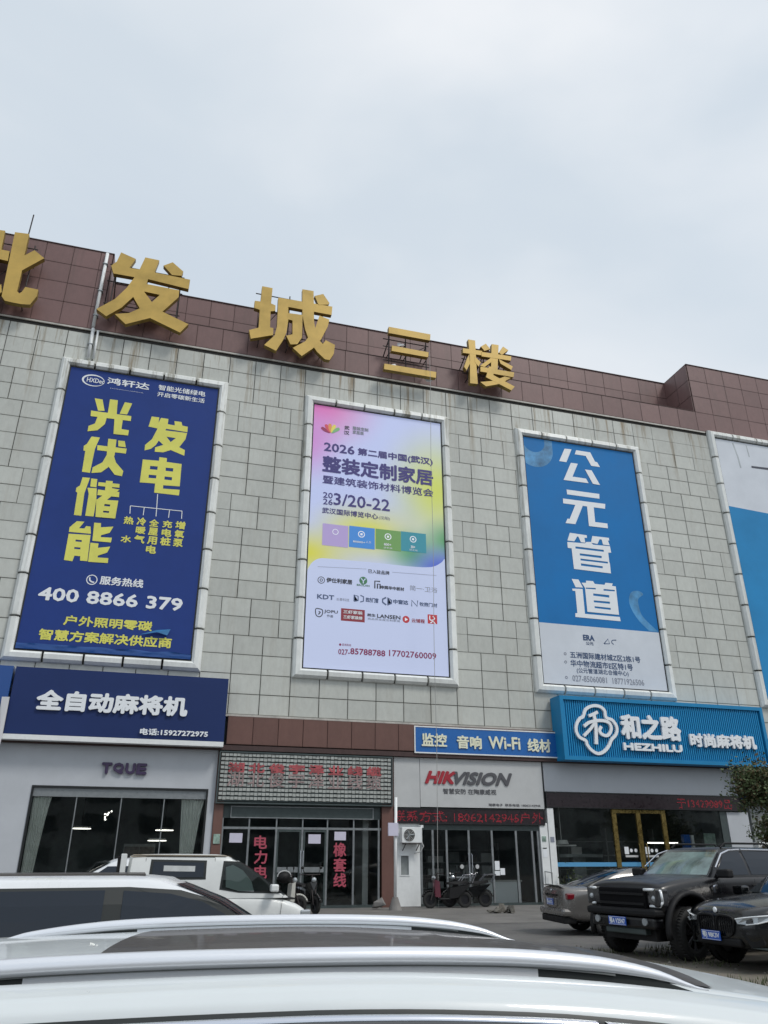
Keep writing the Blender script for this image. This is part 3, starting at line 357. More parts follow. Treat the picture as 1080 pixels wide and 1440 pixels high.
# pale wall panels, one object each
mesh_cache = {}
def panel_mesh(nm, wd, ht, th, bev):
    k = (nm, round(wd, 2), round(ht, 2))
    if k not in mesh_cache:
        b = bmesh.new()
        x, z = wd / 2, ht / 2; o_ = [(-x, 0), (x, 0)]
        A = [b.verts.new(p) for p in ((-x, 0, -z), (x, 0, -z), (x, 0, z), (-x, 0, z))]
        B = [b.verts.new(p) for p in ((-x, -th + bev, -z), (x, -th + bev, -z), (x, -th + bev, z), (-x, -th + bev, z))]
        C_ = [b.verts.new(p) for p in ((-x + bev, -th, -z + bev), (x - bev, -th, -z + bev), (x - bev, -th, z - bev), (-x + bev, -th, z - bev))]
        for P_, Q in ((A, B), (B, C_)):
            for i in range(4): b.faces.new([P_[i], P_[(i + 1) % 4], Q[(i + 1) % 4], Q[i]])
        b.faces.new(C_); bmesh.ops.recalc_face_normals(b, faces=b.faces)
        me = bpy.data.meshes.new(nm); b.to_mesh(me); b.free(); mesh_cache[k] = me
    return mesh_cache[k]
tiles = []
for r in range(21):
    zt, zb = rowz(r), rowz(r + 1)
    if r >= 20: zb = 6.80
    shift = .5 if r in (3, 4, 9, 10, 15, 16) else 0
    for c in range(-17, 31):
        xa, xb = X0T + 1.2 * (c + shift), X0T + 1.2 * (c + 1 + shift)
        segs = [(xa, xb)]
        for (ox0, ox1, oz0, oz1) in openings:
            if oz0 < (zt + zb) / 2 < oz1:
                ns = []
                for a, b_ in segs:
                    if b_ <= ox0 + .06 or a >= ox1 - .06: ns.append((a, b_))
                    else:
                        if a < ox0 - .02: ns.append((a, ox0 + .05))
                        if b_ > ox1 + .02: ns.append((ox1 - .05, b_))
                segs = ns
        for a, b_ in segs:
            a2, b2 = max(a, -15.9), min(b_, 40.9)
            hid = (b2 < 2.6 and a2 > -5.2 and zt < 7.9) or (a2 > 17.4 and b2 < 27 and zt < 7.9)
            if b2 - a2 > .08 and not hid: tiles.append((a2, b2, zb, zt))
def seen(t):
    x, z = (t[0] + t[1]) / 2, (t[2] + t[3]) / 2
    d = cob.matrix_world if False else None
    v = Vector((x, YW, z - 1.64)); ca, sa = math.cos(R(16.387)), math.sin(R(16.387)); cp, sp = math.cos(R(24.267)), math.sin(R(24.267))
    f = Vector((sa * cp, ca * cp, sp)); rr = Vector((ca, -sa, 0)); u = rr.cross(f)
    px, py, pz = v.dot(rr), v.dot(u), v.dot(f)
    return (abs(px / pz) < 540 / 1083 + .06 and abs(py / pz) < .70), (t[1] - t[0]) * (t[3] - t[2]) / pz ** 2
inview = sorted([t for t in tiles if seen(t)[0]], key=lambda t: -seen(t)[1])
rest = [t for t in tiles if not seen(t)[0]] + inview[300:]
for a, b_, zb, zt in inview[:300]:
    me = panel_mesh('wall_panel', b_ - a - .026, zt - zb - .026, .045, .006)
    o = newobj('wall_panel', me, M['tile'], building, ((a + b_) / 2, .045 + random.uniform(-.002, .003), (zt + zb) / 2))
    o.rotation_euler = (random.gauss(0, .0035), 0, random.gauss(0, .0035))
bm = bmesh.new()
for a, b_, zb, zt in rest:
    dy = random.uniform(-.003, .003); bbox(bm, a + .008, b_ - .008, YW - dy, YW + .045, zb + .008, zt - .008)
o = bld('wall_panel_remainder', bm, M['tile']); o['kind'] = 'stuff'
# ledge flashings
bm = bmesh.new(); bbox(bm, -16, 27.9, YW - .025, YW + .045, 23.45, 23.53); bld('flashing', bm, M['flash'])
bm = bmesh.new(); bbox(bm, -5.5, 17.3, YW - .06, YW + .045, 6.70, 6.79); bld('lower_flashing', bm, M['flash'])
# brown parapet: forward band, recessed middle, two forward blocks
bm = bmesh.new(); bbox(bm, -16, 41, YW + .06, YW + 2.1, 23.54, 24.78); bbox(bm, -16, -4.36, YW + .06, YW + 5, 24.78, 27.98); bbox(bm, 27.52, 41, YW + .06, YW + 5, 24.78, 27.98); bbox(bm, -4.36, 27.52, YW + 2.16, YW + 5, 24.5, 27.98)
bld('parapet_core', bm, M['brown_joint'])
def brown_panel(x0, x1, z0, z1, y, m='brown', side=0):
    me = panel_mesh('parapet_panel' + m, x1 - x0 - .014, z1 - z0 - .014, .05, .006)
    o = newobj('parapet_panel', me, M[m], building, ((x0 + x1) / 2, y - YW + .05, (z0 + z1) / 2)); o.rotation_euler = (random.gauss(0, .004), 0, random.gauss(0, .004))
    return o
k = -16.0 + .31
while k < 41: brown_panel(k, min(k + 1.2, 40.99), 23.56, 24.78, YW); k += 1.2
for i in range(3):
    z0 = 24.78 + i * 1.07
    k = -16.0 + .31
    while k < -4.4: brown_panel(k, min(k + 1.2, -4.36), z0, z0 + 1.07, YW); k += 1.2
    k = 27.52
    while k < 40.6: brown_panel(k, k + 1.2, z0, z0 + 1.07, YW); k += 1.2
    k = -4.36
    while k < 27.5: brown_panel(k, min(k + 1.2, 27.5), z0, z0 + 1.07, YW + 2.1); k += 1.2
    for xx, sgn in ((-4.33, 1), (27.49, -1)):
        for j in range(2):
            me = panel_mesh('return_panel', 1.03, 1.056, .04, .006)
            o = newobj('parapet_panel', me, M['brown'], building, (xx - sgn * .0, .55 + j * 1.05, z0 + .535)); o.rotation_euler = (0, 0, R(90) if sgn > 0 else R(-90))
bm = bmesh.new(); bbox(bm, -4.3, 27.4, YW - .01, YW + 2.1, 24.785, 24.82); bld('ledge', bm, M['brown_joint'])
bm = bmesh.new(); bbox(bm, -16, -4.3, YW - .03, YW + 5, 27.985, 28.03); bbox(bm, 27.46, 41, YW - .03, YW + 5, 27.985, 28.03); bbox(bm, -4.3, 27.46, YW + 2.06, YW + 5, 27.985, 28.03); bld('coping', bm, M['brown_joint'])
# low brown band over shop two, soffit, columns
bm = bmesh.new(); bbox(bm, 2.78, 17.2, YW - .2, YW + .04, 5.62, 6.69); bld('band_core', bm, M['brown_joint'])
k = 2.79
while k < 17.0:
    o = brown_panel(k, min(k + .98, 17.19), 5.63, 6.68, YW - .26, 'brown_low'); k += .98
bm = bmesh.new(); bbox(bm, -16, 41, YW - .24, YW + .3, 5.42, 5.60); bld('soffit', bm, M['brown_joint'])
for x0, x1 in ((2.56, 2.90), (9.0, 9.47)):
    bm = bmesh.new(); bbox(bm, x0, x1, YW - .12, YW + .3, 0, 5.4)
    o = bld('column', bm, M['brown_low'])
bm = bmesh.new(); bbox(bm, -16, 41, YW + 6.0, YW + 30, 0, 6.68); bbox(bm, -16, 41, YW + .1, YW + 6, 5.38, 6.67); bld('ground_floor_core', bm, M['interior'])
bm = bmesh.new(); bbox(bm, -16, 41, YW + .3, YW + 6, -.05, .03); bld('shop_floor', bm, M['interior2'])
for x in (-5.1, 2.6, 9.3, 16.1, 26.2):
    bm = bmesh.new(); bbox(bm, x - .06, x + .06, YW + .32, YW + 6, .03, 5.38); bld('party_wall', bm, M['interior'])

# ------------------------------------------------------------------ billboards
def moulding_piece(p0, p1, inward, name, parent):
    """trapezoid section swept from p0 to p1 (x,z); inward = unit vector to the picture; mitred ends handled by caller lengths"""
    pass
def billboard(k, box_, label, face_m, n_side=8, n_top=5):
    x0, x1, z0, z1 = box_
    t = thing('billboard', label, 'billboard', (0, 0, 0), 0, 'billboards framed in the upper wall')
    M_off = 0
    prof = [(-.03, .04), (.0, -.10), (.10, -.20), (.27, -.22), (.36, -.13), (.385, .03)]      # (distance inward, y offset)
    def piece(pa, pb, ia, ib, m0, m1):
        bm = bmesh.new(); rings = []
        for (px, pz), (ix, iz) in ((pa, ia), (pb, ib)):
            rings.append([bm.verts.new((px + ix * d, YW + y, pz + iz * d)) for d, y in prof])
        for i in range(len(prof) - 1): bm.faces.new([rings[0][i], rings[0][i + 1], rings[1][i + 1], rings[1][i]])
        bm.faces.new(rings[0]); bm.faces.new(rings[1][::-1])
        o = from_bm('frame_panel', bm, M['moulding'], t); return o
    def run(c0, c1, i0, i1, imid, n):
        gap = .04
        cuts = [0] + sorted([(j + random.uniform(-.04, .04)) / n for j in range(1, n)]) + [1]
        for j in range(n):
            a, b_ = cuts[j], cuts[j + 1]
            L_ = math.hypot(c1[0] - c0[0], c1[1] - c0[1])
            ga = gap / L_ if j else 0; gb = gap / L_ if j < n - 1 else 0
            pa = (c0[0] + (c1[0] - c0[0]) * (a + ga), c0[1] + (c1[1] - c0[1]) * (a + ga)); pb = (c0[0] + (c1[0] - c0[0]) * (b_ - gb), c0[1] + (c1[1] - c0[1]) * (b_ - gb))
            piece(pa, pb, i0 if j == 0 else imid, i1 if j == n - 1 else imid, 0, 0)
        # joint strips between the pieces
    A, B, C_, D = (x0, z1), (x1, z1), (x1, z0), (x0, z0)
    run(A, B, (1, -1), (-1, -1), (0, -1), n_top); run(D, C_, (1, 1), (-1, 1), (0, 1), n_top)
    run(A, D, (1, -1), (1, 1), (1, 0), n_side); run(B, C_, (-1, -1), (-1, 1), (-1, 0), n_side)
    frame_rect('inner_frame', x0 + .37, x1 - .37, z0 + .37, z1 - .37, YW - .07, YW + .04, .055, M['blackframe'], t)
    if face_m is not None:
        bm = bmesh.new(); bbox(bm, x0 + .42, x1 - .42, YW - .06, YW + .04, z0 + .42, z1 - .42); from_bm('poster', bm, face_m, t)
    return t
P = PTS
# navy billboard
b1 = billboard(0, openings[0], 'navy solar power billboard with big yellow characters, left of the three whole billboards', M['navy'])
for g in ('guang', 'fu', 'chu', 'neng', 'fa', 'dian'): from_bm('lettering', shape_bm(GLYPH[g], 30.932, 0), M['y'], b1)
texts('bb1', b1)
q = P['bb1pts']
from_bm('logo_ellipse', shape_bm([(circle(q[0][0], q[0][1], .47, 30, .30), [circle(q[0][0] + .03, q[0][1] - .01, .42, 30, .25)])], 30.93, 0), M['w'], b1)
disc('phone_icon', q[3][0], q[3][1], .21, 30.93, M['w'], b1, .175)
from_bm('phone_icon', shape_bm([ribbon(smoothpts([(q[3][0] - .09, q[3][1] + .09), (q[3][0] - .07, q[3][1] - .03), (q[3][0] + .03, q[3][1] - .09), (q[3][0] + .1, q[3][1] - .09)]), .055)], 30.93, 0), M['w'], b1)
tl = P['tree_line']
from_bm('diagram_line', shape_bm([ribbon([tl[0], tl[1], tl[6]], .03), ribbon([tl[2], tl[3]], .03), ribbon([tl[2], tl[4]], .03), ribbon([(tl[5][0] + .0, tl[2][1]), tl[5]], .03), ribbon([(tl[7][0], tl[2][1]), tl[7]], .03), ribbon([tl[3], tl[8]], .03)], 30.93, 0), M['w'], b1)
# crumpled blue sheet at the foot of the navy billboard
bm = bmesh.new(); xs = [-5.2 + i * 6.36 / 40 for i in range(41)]
g_ = [[bm.verts.new((x, 30.925 - .05 * noise.noise(Vector((x * 3, j * .9, 1))) - .05, 8.80 + j * .055 + (.06 * noise.noise(Vector((x * 1.5, 0, 0))) if j == 4 else 0))) for x in xs] for j in range(5)]
for j in range(4):
    for i in range(40): bm.faces.new([g_[j][i], g_[j][i + 1], g_[j + 1][i + 1], g_[j + 1][i]])
M['crumple'] = mat('crumpled_blue_film', (.012, .07, .27), .3)
from_bm('loose_sheet', bm, M['crumple'], b1, smooth=True)
bm = bmesh.new(); A = [q[7], q[8], q[9]]
f = bm.faces.new([bm.verts.new((x, 30.9 - .03 * i, z)) for i, (x, z) in enumerate([(A[0][0] - .1, A[0][1]), (A[0][0] + .5, A[0][1] + .22), A[1], A[2], (A[0][0] + .55, A[0][1] + .12)])]); from_bm('torn_flap', bm, M['teal_swirl'], b1)

# LED style exhibition billboard
b2 = billboard(1, openings[1], 'bright exhibition billboard with pink, lilac and yellow gradient and sponsor logos', None)
mm = bpy.data.materials.new('gradient_screen_print'); mm.use_nodes = True; n = mm.node_tree.nodes; l = mm.node_tree.links; p = n['Principled BSDF']
tcn = n.new('ShaderNodeTexCoord'); sx = n.new('ShaderNodeSeparateXYZ'); l.new(tcn.outputs['Generated'], sx.inputs[0])
def lerp_mix(fac, a, b):
    k = n.new('ShaderNodeMix'); k.data_type = 'RGBA'; l.new(fac, k.inputs['Factor'])
    for s_, v in (('A', a), ('B', b)):
        if isinstance(v, tuple): k.inputs[s_].default_value = (*v, 1)
        else: l.new(v, k.inputs[s_])
    return k.outputs['Result']
def blob(cx, cz, rx, rz):
    mp_ = n.new('ShaderNodeMapping'); mp_.inputs['Location'].default_value = (-cx / rx, 0, -cz / rz); mp_.inputs['Scale'].default_value = (1 / rx, 0, 1 / rz); l.new(tcn.outputs['Generated'], mp_.inputs['Vector'])
    ln = n.new('ShaderNodeVectorMath'); ln.operation = 'LENGTH'; l.new(mp_.outputs[0], ln.inputs[0])
    mr = n.new('ShaderNodeMapRange'); mr.interpolation_type = 'SMOOTHSTEP'; mr.inputs['From Min'].default_value = 1; mr.inputs['From Max'].default_value = 0; l.new(ln.outputs['Value'], mr.inputs['Value']); return mr.outputs[0]
c_ = lerp_mix(blob(0, 1.02, .62, .26), (.52, .58, .86), (.72, .13, .42))
c_ = lerp_mix(blob(-.05, .85, .35, .22), c_, (.60, .26, .62))
c_ = lerp_mix(blob(.95, .70, .52, .34), c_, (.60, .66, .13))
c_ = lerp_mix(blob(.42, .50, .55, .16), c_, (.66, .66, .10))
c_ = lerp_mix(blob(.0, .40, .45, .13), c_, (.66, .64, .08))
c_ = lerp_mix(blob(.75, .44, .30, .12), c_, (.12, .36, .16))
c_ = lerp_mix(blob(1.05, .50, .30, .12), c_, (.08, .33, .12))
c_ = lerp_mix(blob(.98, .385, .36, .12), c_, (.05, .10, .56))
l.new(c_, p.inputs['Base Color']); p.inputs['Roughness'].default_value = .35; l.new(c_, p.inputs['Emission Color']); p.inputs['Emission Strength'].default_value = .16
x0, x1, z0, z1 = openings[1]
bm = bmesh.new(); bbox(bm, x0 + .425, x1 - .425, YW - .06, YW + .04, z0 + .425, z1 - .425); from_bm('screen', bm, mm, b2)
low = P['bb2low']; xa, xb = x0 + .43, x1 - .43
from_bm('white_field', shape_bm([([(xa, z0 + .43), (xb, z0 + .43), (xb, low[-1][1])] + smoothpts(low, k=5)[::-1][1:] + [(xa, low[0][1] - .05)], [])], 30.935, 0), M['lilac_white'], b2)
sq = P['bb2pts']
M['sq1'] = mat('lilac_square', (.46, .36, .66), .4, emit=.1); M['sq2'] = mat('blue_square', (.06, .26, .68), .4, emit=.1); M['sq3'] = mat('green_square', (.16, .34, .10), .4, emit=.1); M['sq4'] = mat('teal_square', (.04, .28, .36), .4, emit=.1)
for i, mk in enumerate(('sq1', 'sq2', 'sq3', 'sq4')):
    a, b_ = sq[2 * i], sq[2 * i + 1]; flat('colour_square', a[0], b_[0], b_[1], a[1], 30.934, M[mk], b2)
M['ledw'] = mat('white_screen_ink', (.85, .88, .95), .4, emit=.1)
for i, c2 in enumerate(sq[8:11]): disc('square_icon', c2[0], c2[1], .16, 30.931, M['ledw'], b2, .12); flat('square_icon', c2[0] - .05, c2[0] + .05, c2[1] - .05, c2[1] + .05, 30.931, M['ledw'], b2)
disc('square_icon', (sq[0][0] + sq[1][0]) / 2, sq[0][1] - .35, .14, 30.931, M['ledw'], b2, .11)
texts('bb2', b2)
lc = sq[11]
for i, (cc, rot) in enumerate([((.30, .03, .10), 150), ((.62, .08, .12), 120), ((.7, .3, .1), 97), ((.74, .66, .12), 70), ((.2, .45, .2), 42)]):
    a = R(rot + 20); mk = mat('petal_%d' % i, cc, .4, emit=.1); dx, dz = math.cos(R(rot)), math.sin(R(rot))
    cx, cz = lc[0] - .02, lc[1] - .30
    nx_, nz_ = -dz, dx
    pet = [(cx + dx * .05, cz + dz * .05), (cx + dx * .28 + nx_ * .09, cz + dz * .28 + nz_ * .09), (cx + dx * .52 + nx_ * .06, cz + dz * .52 + nz_ * .06), (cx + dx * .5 - nx_ * .07, cz + dz * .5 - nz_ * .07), (cx + dx * .25 - nx_ * .06, cz + dz * .25 - nz_ * .06)]
    from_bm('logo_petal', shape_bm([(smoothpts(pet, True, 3), [])], 30.931 - i * .0008, 0), mk, b2)
s2 = P['bb2lo2']
disc('sponsor_logo', *s2[0], .16, 30.93, M['k'], b2, .13); disc('sponsor_logo', *s2[0], .07, 30.93, M['k'], b2, .04)
disc('sponsor_logo', *s2[1], .18, 30.93, M['gr'], b2); from_bm('sponsor_logo', shape_bm([ribbon([(s2[1][0] - .1, s2[1][1] + .1), (s2[1][0], s2[1][1] - .02), (s2[1][0] + .1, s2[1][1] + .1)], .05), ribbon([(s2[1][0], s2[1][1]), (s2[1][0], s2[1][1] - .13)], .05)], 30.928, 0), M['lilac_white'], b2)
x, z = s2[2]; from_bm('sponsor_logo', shape_bm([ribbon([(x - .12, z - .18), (x - .12, z + .16), (x + .12, z + .16)], .06), ribbon([(x, z - .18), (x, z + .03), (x + .12, z + .03), (x + .12, z - .18)], .06)], 30.93, 0), M['k'], b2)
x, z = s2[3]; from_bm('sponsor_logo', shape_bm([ribbon([(x - .22, z - .14), (x - .22, z + .14), (x - .04, z + .1), (x - .04, z - .1), (x - .22, z - .14)], .05), ribbon([(x + .06, z - .15), (x + .2, z - .1), (x + .2, z + .1), (x + .06, z + .15)], .05)], 30.93, 0), M['st'], b2)
x, z = s2[4]; from_bm('sponsor_logo', shape_bm([ribbon([(x - .04, z - .17), (x - .2, z - .06), (x - .2, z + .08), (x - .04, z + .17)], .07), ribbon([(x + .04, z - .18), (x + .04, z + .17), (x + .2, z + .06), (x + .2, z - .08), (x + .04, z - .14)], .06)], 30.93, 0), M['st'], b2)
x, z = s2[5]; from_bm('sponsor_logo', shape_bm([ribbon([(x - .14, z - .14), (x - .14, z + .14), (x + .12, z - .12), (x + .14, z + .15)], .045)], 30.93, 0), M['st'], b2)
x, z = s2[6]; from_bm('sponsor_logo', shape_bm([ribbon(smoothpts([(x - .16, z + .15), (x - .14, z - .1), (x, z - .18), (x + .12, z - .08), (x + .13, z + .12), (x, z + .17)], True), .04, True), ribbon([(x - .04, z - .08), (x + .04, z + .02), (x - .03, z + .06)], .05)], 30.93, 0), M['k'], b2)
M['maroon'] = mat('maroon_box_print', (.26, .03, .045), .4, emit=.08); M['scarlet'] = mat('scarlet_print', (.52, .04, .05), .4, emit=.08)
flat('sponsor_logo', s2[7][0], s2[8][0], s2[8][1], s2[7][1], 30.934, M['maroon'], b2)
disc('sponsor_logo', *s2[9], .16, 30.93, M['scarlet'], b2); x, z = s2[9]; from_bm('sponsor_logo', shape_bm([([(x - .05, z - .08), (x + .09, z), (x - .05, z + .08)], [])], 30.928, 0), M['ledw'], b2)
flat('sponsor_logo', s2[10][0], s2[11][0], s2[11][1] + .05, s2[10][1], 30.934, M['scarlet'], b2); x, z = (s2[10][0] + s2[11][0]) / 2, (s2[10][1] + s2[11][1]) / 2
from_bm('sponsor_logo', shape_bm([ribbon(smoothpts([(x - .12, z + .18), (x - .12, z), (x, z - .02), (x + .1, z + .06), (x + .02, z + .16)]), .045), ribbon(smoothpts([(x - .1, z - .16), (x + .02, z - .08), (x + .13, z - .18)]), .045)], 30.928, 0), M['ledw'], b2)
from_bm('rule_line', shape_bm([ribbon([s2[12], s2[13]], .012), ribbon([s2[14], s2[15]], .012)], 30.93, 0), M['g'], b2)
disc('sponsor_logo', *s2[16], .05, 30.93, M['v'], b2)

# azure pipe billboard
b3 = billboard(2, openings[2], 'azure billboard with four white characters in a column above a white address panel', M['blueprint'])
x0, x1, z0, z1 = openings[2]
flat('white_field', x0 + .425, x1 - .425, z0 + .425, 11.57, 30.936, M['whitevinyl'], b3)
for g in ('gong', 'yuan', 'guan', 'dao'): from_bm('lettering', shape_bm(GLYPH[g], 30.932, 0), M['w'], b3)
texts('bb3', b3)
cx, cz = P['bb3pts'][2]
from_bm('print_swirl', shape_bm([([(x0 + .43, z1 - .43)] + [(max(x0 + .43, cx + 1.05 * math.cos(a)), min(z1 - .43, cz - .0 + 1.05 * math.sin(a))) for a in [R(180 + i * 6) for i in range(31)]] + [(cx + 1.05, z1 - .43)], [])], 30.9375, 0), M['sky_swirl'], b3)
from_bm('print_swirl', shape_bm([([(x0 + .44, z1 - .435)] + [(max(x0 + .44, cx - .0 + .62 * math.cos(a)), min(z1 - .43, cz + .42 + .62 * math.sin(a))) for a in [R(180 + i * 6) for i in range(31)]] + [(cx + .6, z1 - .435)], [])], 30.936, 0), M['blueprint'], b3)
sw = smoothpts([(22.35, 11.6), (21.75, 12.2), (21.45, 12.9), (21.6, 13.45), (22.0, 13.6), (22.3, 13.45), (22.0, 13.2), (21.95, 12.9), (22.1, 12.3), (22.85, 11.6)], False, 5)
from_bm('print_swirl', shape_bm([(sw, [])], 30.9365, 0), M['sky_swirl'], b3)
ax_, az_ = P['bb3pts'][8]
from_bm('print_logo', shape_bm([ribbon([(ax_ + .0, az_), (ax_ + .25, az_ + .25), (ax_ + .3, az_ + .02), (ax_ + .02, az_ + .0)], .04), ribbon(smoothpts([(ax_ + .68, az_ + .22), (ax_ + .48, az_ + .2), (ax_ + .42, az_ + .1), (ax_ + .52, az_)]), .035)], 30.93, 0), M['db'], b3)
for k in (11, 12, 13): disc('pin_icon', *P['bb3pts'][k], .07, 30.93, M['g'], b3, .035)
# right-hand billboard, cut by the picture edge
b4 = billboard(3, openings[3], 'large billboard at the right end, white above and blue below, touching the parapet', M['whitevinyl'], 9, 6)
x0, x1, z0, z1 = openings[3]
pts4 = [(x0 + .43, z0 + .43), (x1 - .43, z0 + .43), (x1 - .43, 18.3), (34, 18.6), (31, 18.87), (x0 + .43, 19.0)]
from_bm('blue_field', shape_bm([(pts4, [])], 30.936, 0), mat('mid_blue_vinyl', (.025, .25, .54), .55, spec=.2, var=.14, vscale=.4, bump=.2, bscale=.6), b4)
from_bm('lettering', shape_bm([([(30.55, 21.62), (32.2, 21.66), (32.2, 21.80), (30.55, 21.74)], [])], 30.93, 0), M['k'], b4)
M['grime'] = mat('grey_grime', (.42, .46, .49), .6, var=.4, vscale=1.2)
from_bm('stain', shape_bm([ribbon([(29.6, 23.05), (29.75, 22.2), (29.8, 21.5)], .10), ribbon([(30.5, 23.05), (30.55, 22.3)], .07)], 30.938, 0), M['grime'], b4)

# ------------------------------------------------------------------ gold characters on the roof
gl = {'gold_pi': 'gold rooftop character cut by the left edge of the photo', 'gold_fa': 'gold rooftop character with a detached dot, second from the left', 'gold_cheng': 'gold rooftop character in the middle of the five, broad with a curled hook', 'gold_san': 'gold rooftop character made of three separate horizontal bars', 'gold_lou': 'small intricate gold rooftop character, rightmost of the row'}
for g, lab in gl.items():
    t = thing('gold_character', lab, 'sign letter', (0, 0, 0), 0, 'gold characters along the parapet')
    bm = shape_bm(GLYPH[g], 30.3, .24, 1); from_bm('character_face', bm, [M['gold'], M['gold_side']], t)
    xs = [p[0] for o_, h_ in GLYPH[g] for p in o_]; zs = [p[1] for o_, h_ in GLYPH[g] for p in o_]
    xa, xb, za, zb = min(xs), max(xs), min(zs), max(zs); W = xb - xa
    bm = bmesh.new(); yb = 30.62
    cols_ = [xa + W * f_ for f_ in (.12, .45, .85)]
    for x in cols_: bar(bm, (x, yb, za + .5), (x, yb, zb - .35), .03, 6)
    for zz in (za + (zb - za) * .3, za + (zb - za) * .62, zb - .55): bar(bm, (cols_[0] - .3, yb, zz), (cols_[-1] + .15, yb, zz), .028, 6)
    for x in cols_:
        bar(bm, (x, yb, zb - .6), (x, 32.6, 24.9), .03, 6); bar(bm, (x, yb, za + 1.2), (x, 32.2, 24.9), .025, 6); bar(bm, (x, yb, za + .55), (x, 31.0, za + .55), .025, 6)
    for a, b_ in zip(cols_, cols_[1:]): bar(bm, (a, yb, za + 1.2), (b_, yb, zb - .6), .02, 5)
    from_bm('steel_bracket', bm, M['steel'], t)
bm = bmesh.new()
for (x, z) in ((13.35, 26.95), (14.7, 25.1), (12.9, 25.55)):
    vs = [bm.verts.new((x + random.uniform(-.28, .28), 30.55 + random.uniform(-.1, .1), z + random.uniform(-.16, .16))) for _ in range(9)]
    bmesh.ops.convex_hull(bm, input=vs)
xs = GLYPH['gold_san'][0][0]
M['foil'] = mat('pale_torn_film', (.6, .6, .62), .5)
o = from_bm('torn_film', bm, M['foil']); tag(o, 'scraps of pale torn plastic caught on the brackets of the three barred character', 'plastic scraps'); bpy.data.objects['torn_film'].location = ((xs[0][0] + .75) - 13.35, 0, (xs[0][1] - .75) - 26.95)

# ------------------------------------------------------------------ pipe, antenna, rope
pp = P['pipe']; t = thing('drainpipe', 'white drainpipe running down the parapet and wall above the navy billboard', 'pipe')
bm = bmesh.new(); bar(bm, (pp[0][0], 30.9, pp[0][1]), (pp[0][0] - .02, 30.9, 23.6), .075, 10); bar(bm, (pp[0][0] + .0, 30.88, 23.5), (pp[0][0] + .02, 30.88, 21.9), .075, 10); bar(bm, (pp[0][0] + .22, 30.88, 23.42), (pp[0][0] + .24, 30.88, 21.9), .05, 8); from_bm('pipe_run', bm, M['white_trim'], t, smooth=True)
bm = bmesh.new()
for z in (27.2, 25.6, 24.2, 22.6): bbox(bm, pp[0][0] - .11, pp[0][0] + .11, 30.80, 31.0, z, z + .05)
from_bm('pipe_clip', bm, M['alu'], t)
bm = bmesh.new(); bar(bm, (-8.22, 31.2, 27.9), (-8.20, 31.2, 29.6), .03, 6); o = from_bm('lightning_rod', bm, M['steel']); tag(o, 'thin rod standing up behind the leftmost gold character', 'rod')
bm = bmesh.new(); rp = [(11.24 + .02 * math.sin(i * 1.3) - .27 * i / 14, 30.1 + .0 * i, 25.0 - 25.0 * i / 14) for i in range(15)]; tube(bm, rp, .011, 5); o = from_bm('hanging_rope', bm, M['rope']); tag(o, 'thin rope hanging from the roof in front of the exhibition billboard', 'rope')
bm = bmesh.new(); tube(bm, [(20 + i * 1.0, 36, 28.6 + 1.1 * (i / 8) ** 1.2 - .25 * math.sin(i / 8 * math.pi)) for i in range(9)], .012, 4); o = from_bm('roof_cable', bm, M['steel']); tag(o, 'thin cable sloping up to the right parapet block', 'cable')

t = thing('added_reflection_building', 'unseen low building added behind the camera as a dark reflection for glass and paint', 'building')  # added out of view: gives shop glass and car paint something dark to reflect
M['render_grey'] = mat('dull_grey_render', (.30, .32, .32), .8, var=.3, vscale=.3); M['far_glass'] = mat('far_window_glass', (.03, .04, .05), .15)
box('wall', -70, 90, -46, -34, 0, 10.5, M['render_grey'], t)
for j in range(3):
    for i in range(26): box('window', -66 + i * 6, -62.5 + i * 6, -34, -33.96, 1.0 + j * 3.2, 2.9 + j * 3.2, M['far_glass'], t)
box('roof', -71, 91, -47, -33.5, 10.5, 10.9, M['interior2'], t)
# ------------------------------------------------------------------ shop one (left)
s1 = thing('shopfront', 'white shopfront with a wide black-framed window and curtains, at the left', 'shopfront', (0, 0, 0))
bm = bmesh.new()
bbox(bm, -15.9, -3.78, YW - .06, YW + .3, 0, 5.42); bbox(bm, 2.30, 2.55, YW - .06, YW + .3, 0, 5.42); bbox(bm, -3.78, 2.30, YW - .06, YW + .3, 4.02, 5.42); bbox(bm, -3.78, 2.30, YW - .06, YW + .3, 0, .35)
from_bm('wall_surface', bm, M['white_paint'], s1)
frame_rect('window_frame', -3.78, 2.30, .35, 4.02, YW - .09, YW + .1, .07, M['blackframe'], s1)
box('window_head', -3.71, 2.23, YW - .02, YW + .06, 3.66, 3.95, M['alu'], s1)
for x in (-2.25, -.73, .76):
    box('mullion', x - .018, x + .018, YW - .0, YW + .06, .42, 3.66, M['alu'], s1)
for a, b_ in ((-3.71, -2.27), (-2.23, -.75), (-.71, .74), (.78, 2.23)): box('pane', a, b_, YW + .02, YW + .035, .42, 3.66, M['glass'], s1)
def curtain(x0t, x1t, x0b, x1b, z0, z1, y):
    bm = bmesh.new(); n_ = 36; rows = []
    for j in range(9):
        f_ = j / 8; xa = x0t + (x0b - x0t) * f_; xb = x1t + (x1b - x1t) * f_ ** .7
        rows.append([bm.verts.new((xa + (xb - xa) * i / n_, y + .05 * math.sin(i * 1.15) + .015 * math.sin(i * 2.7 + j), z1 + (z0 - z1) * f_)) for i in range(n_ + 1)])
    for a, b_ in zip(rows, rows[1:]):
        for i in range(n_): bm.faces.new([a[i], a[i + 1], b_[i + 1], b_[i]])
    return bm
from_bm('curtain', curtain(-3.68, -3.08, -3.68, -3.35, .4, 3.66, YW + .10), M['curtain'], s1, smooth=True)
from_bm('curtain', curtain(1.38, 2.2, 1.55, 1.85, .4, 3.66, YW + .11), M['curtain'], s1, smooth=True)
t = thing('channel_letters', 'small dark four letter sign on the white wall above the curtained window', 'sign')
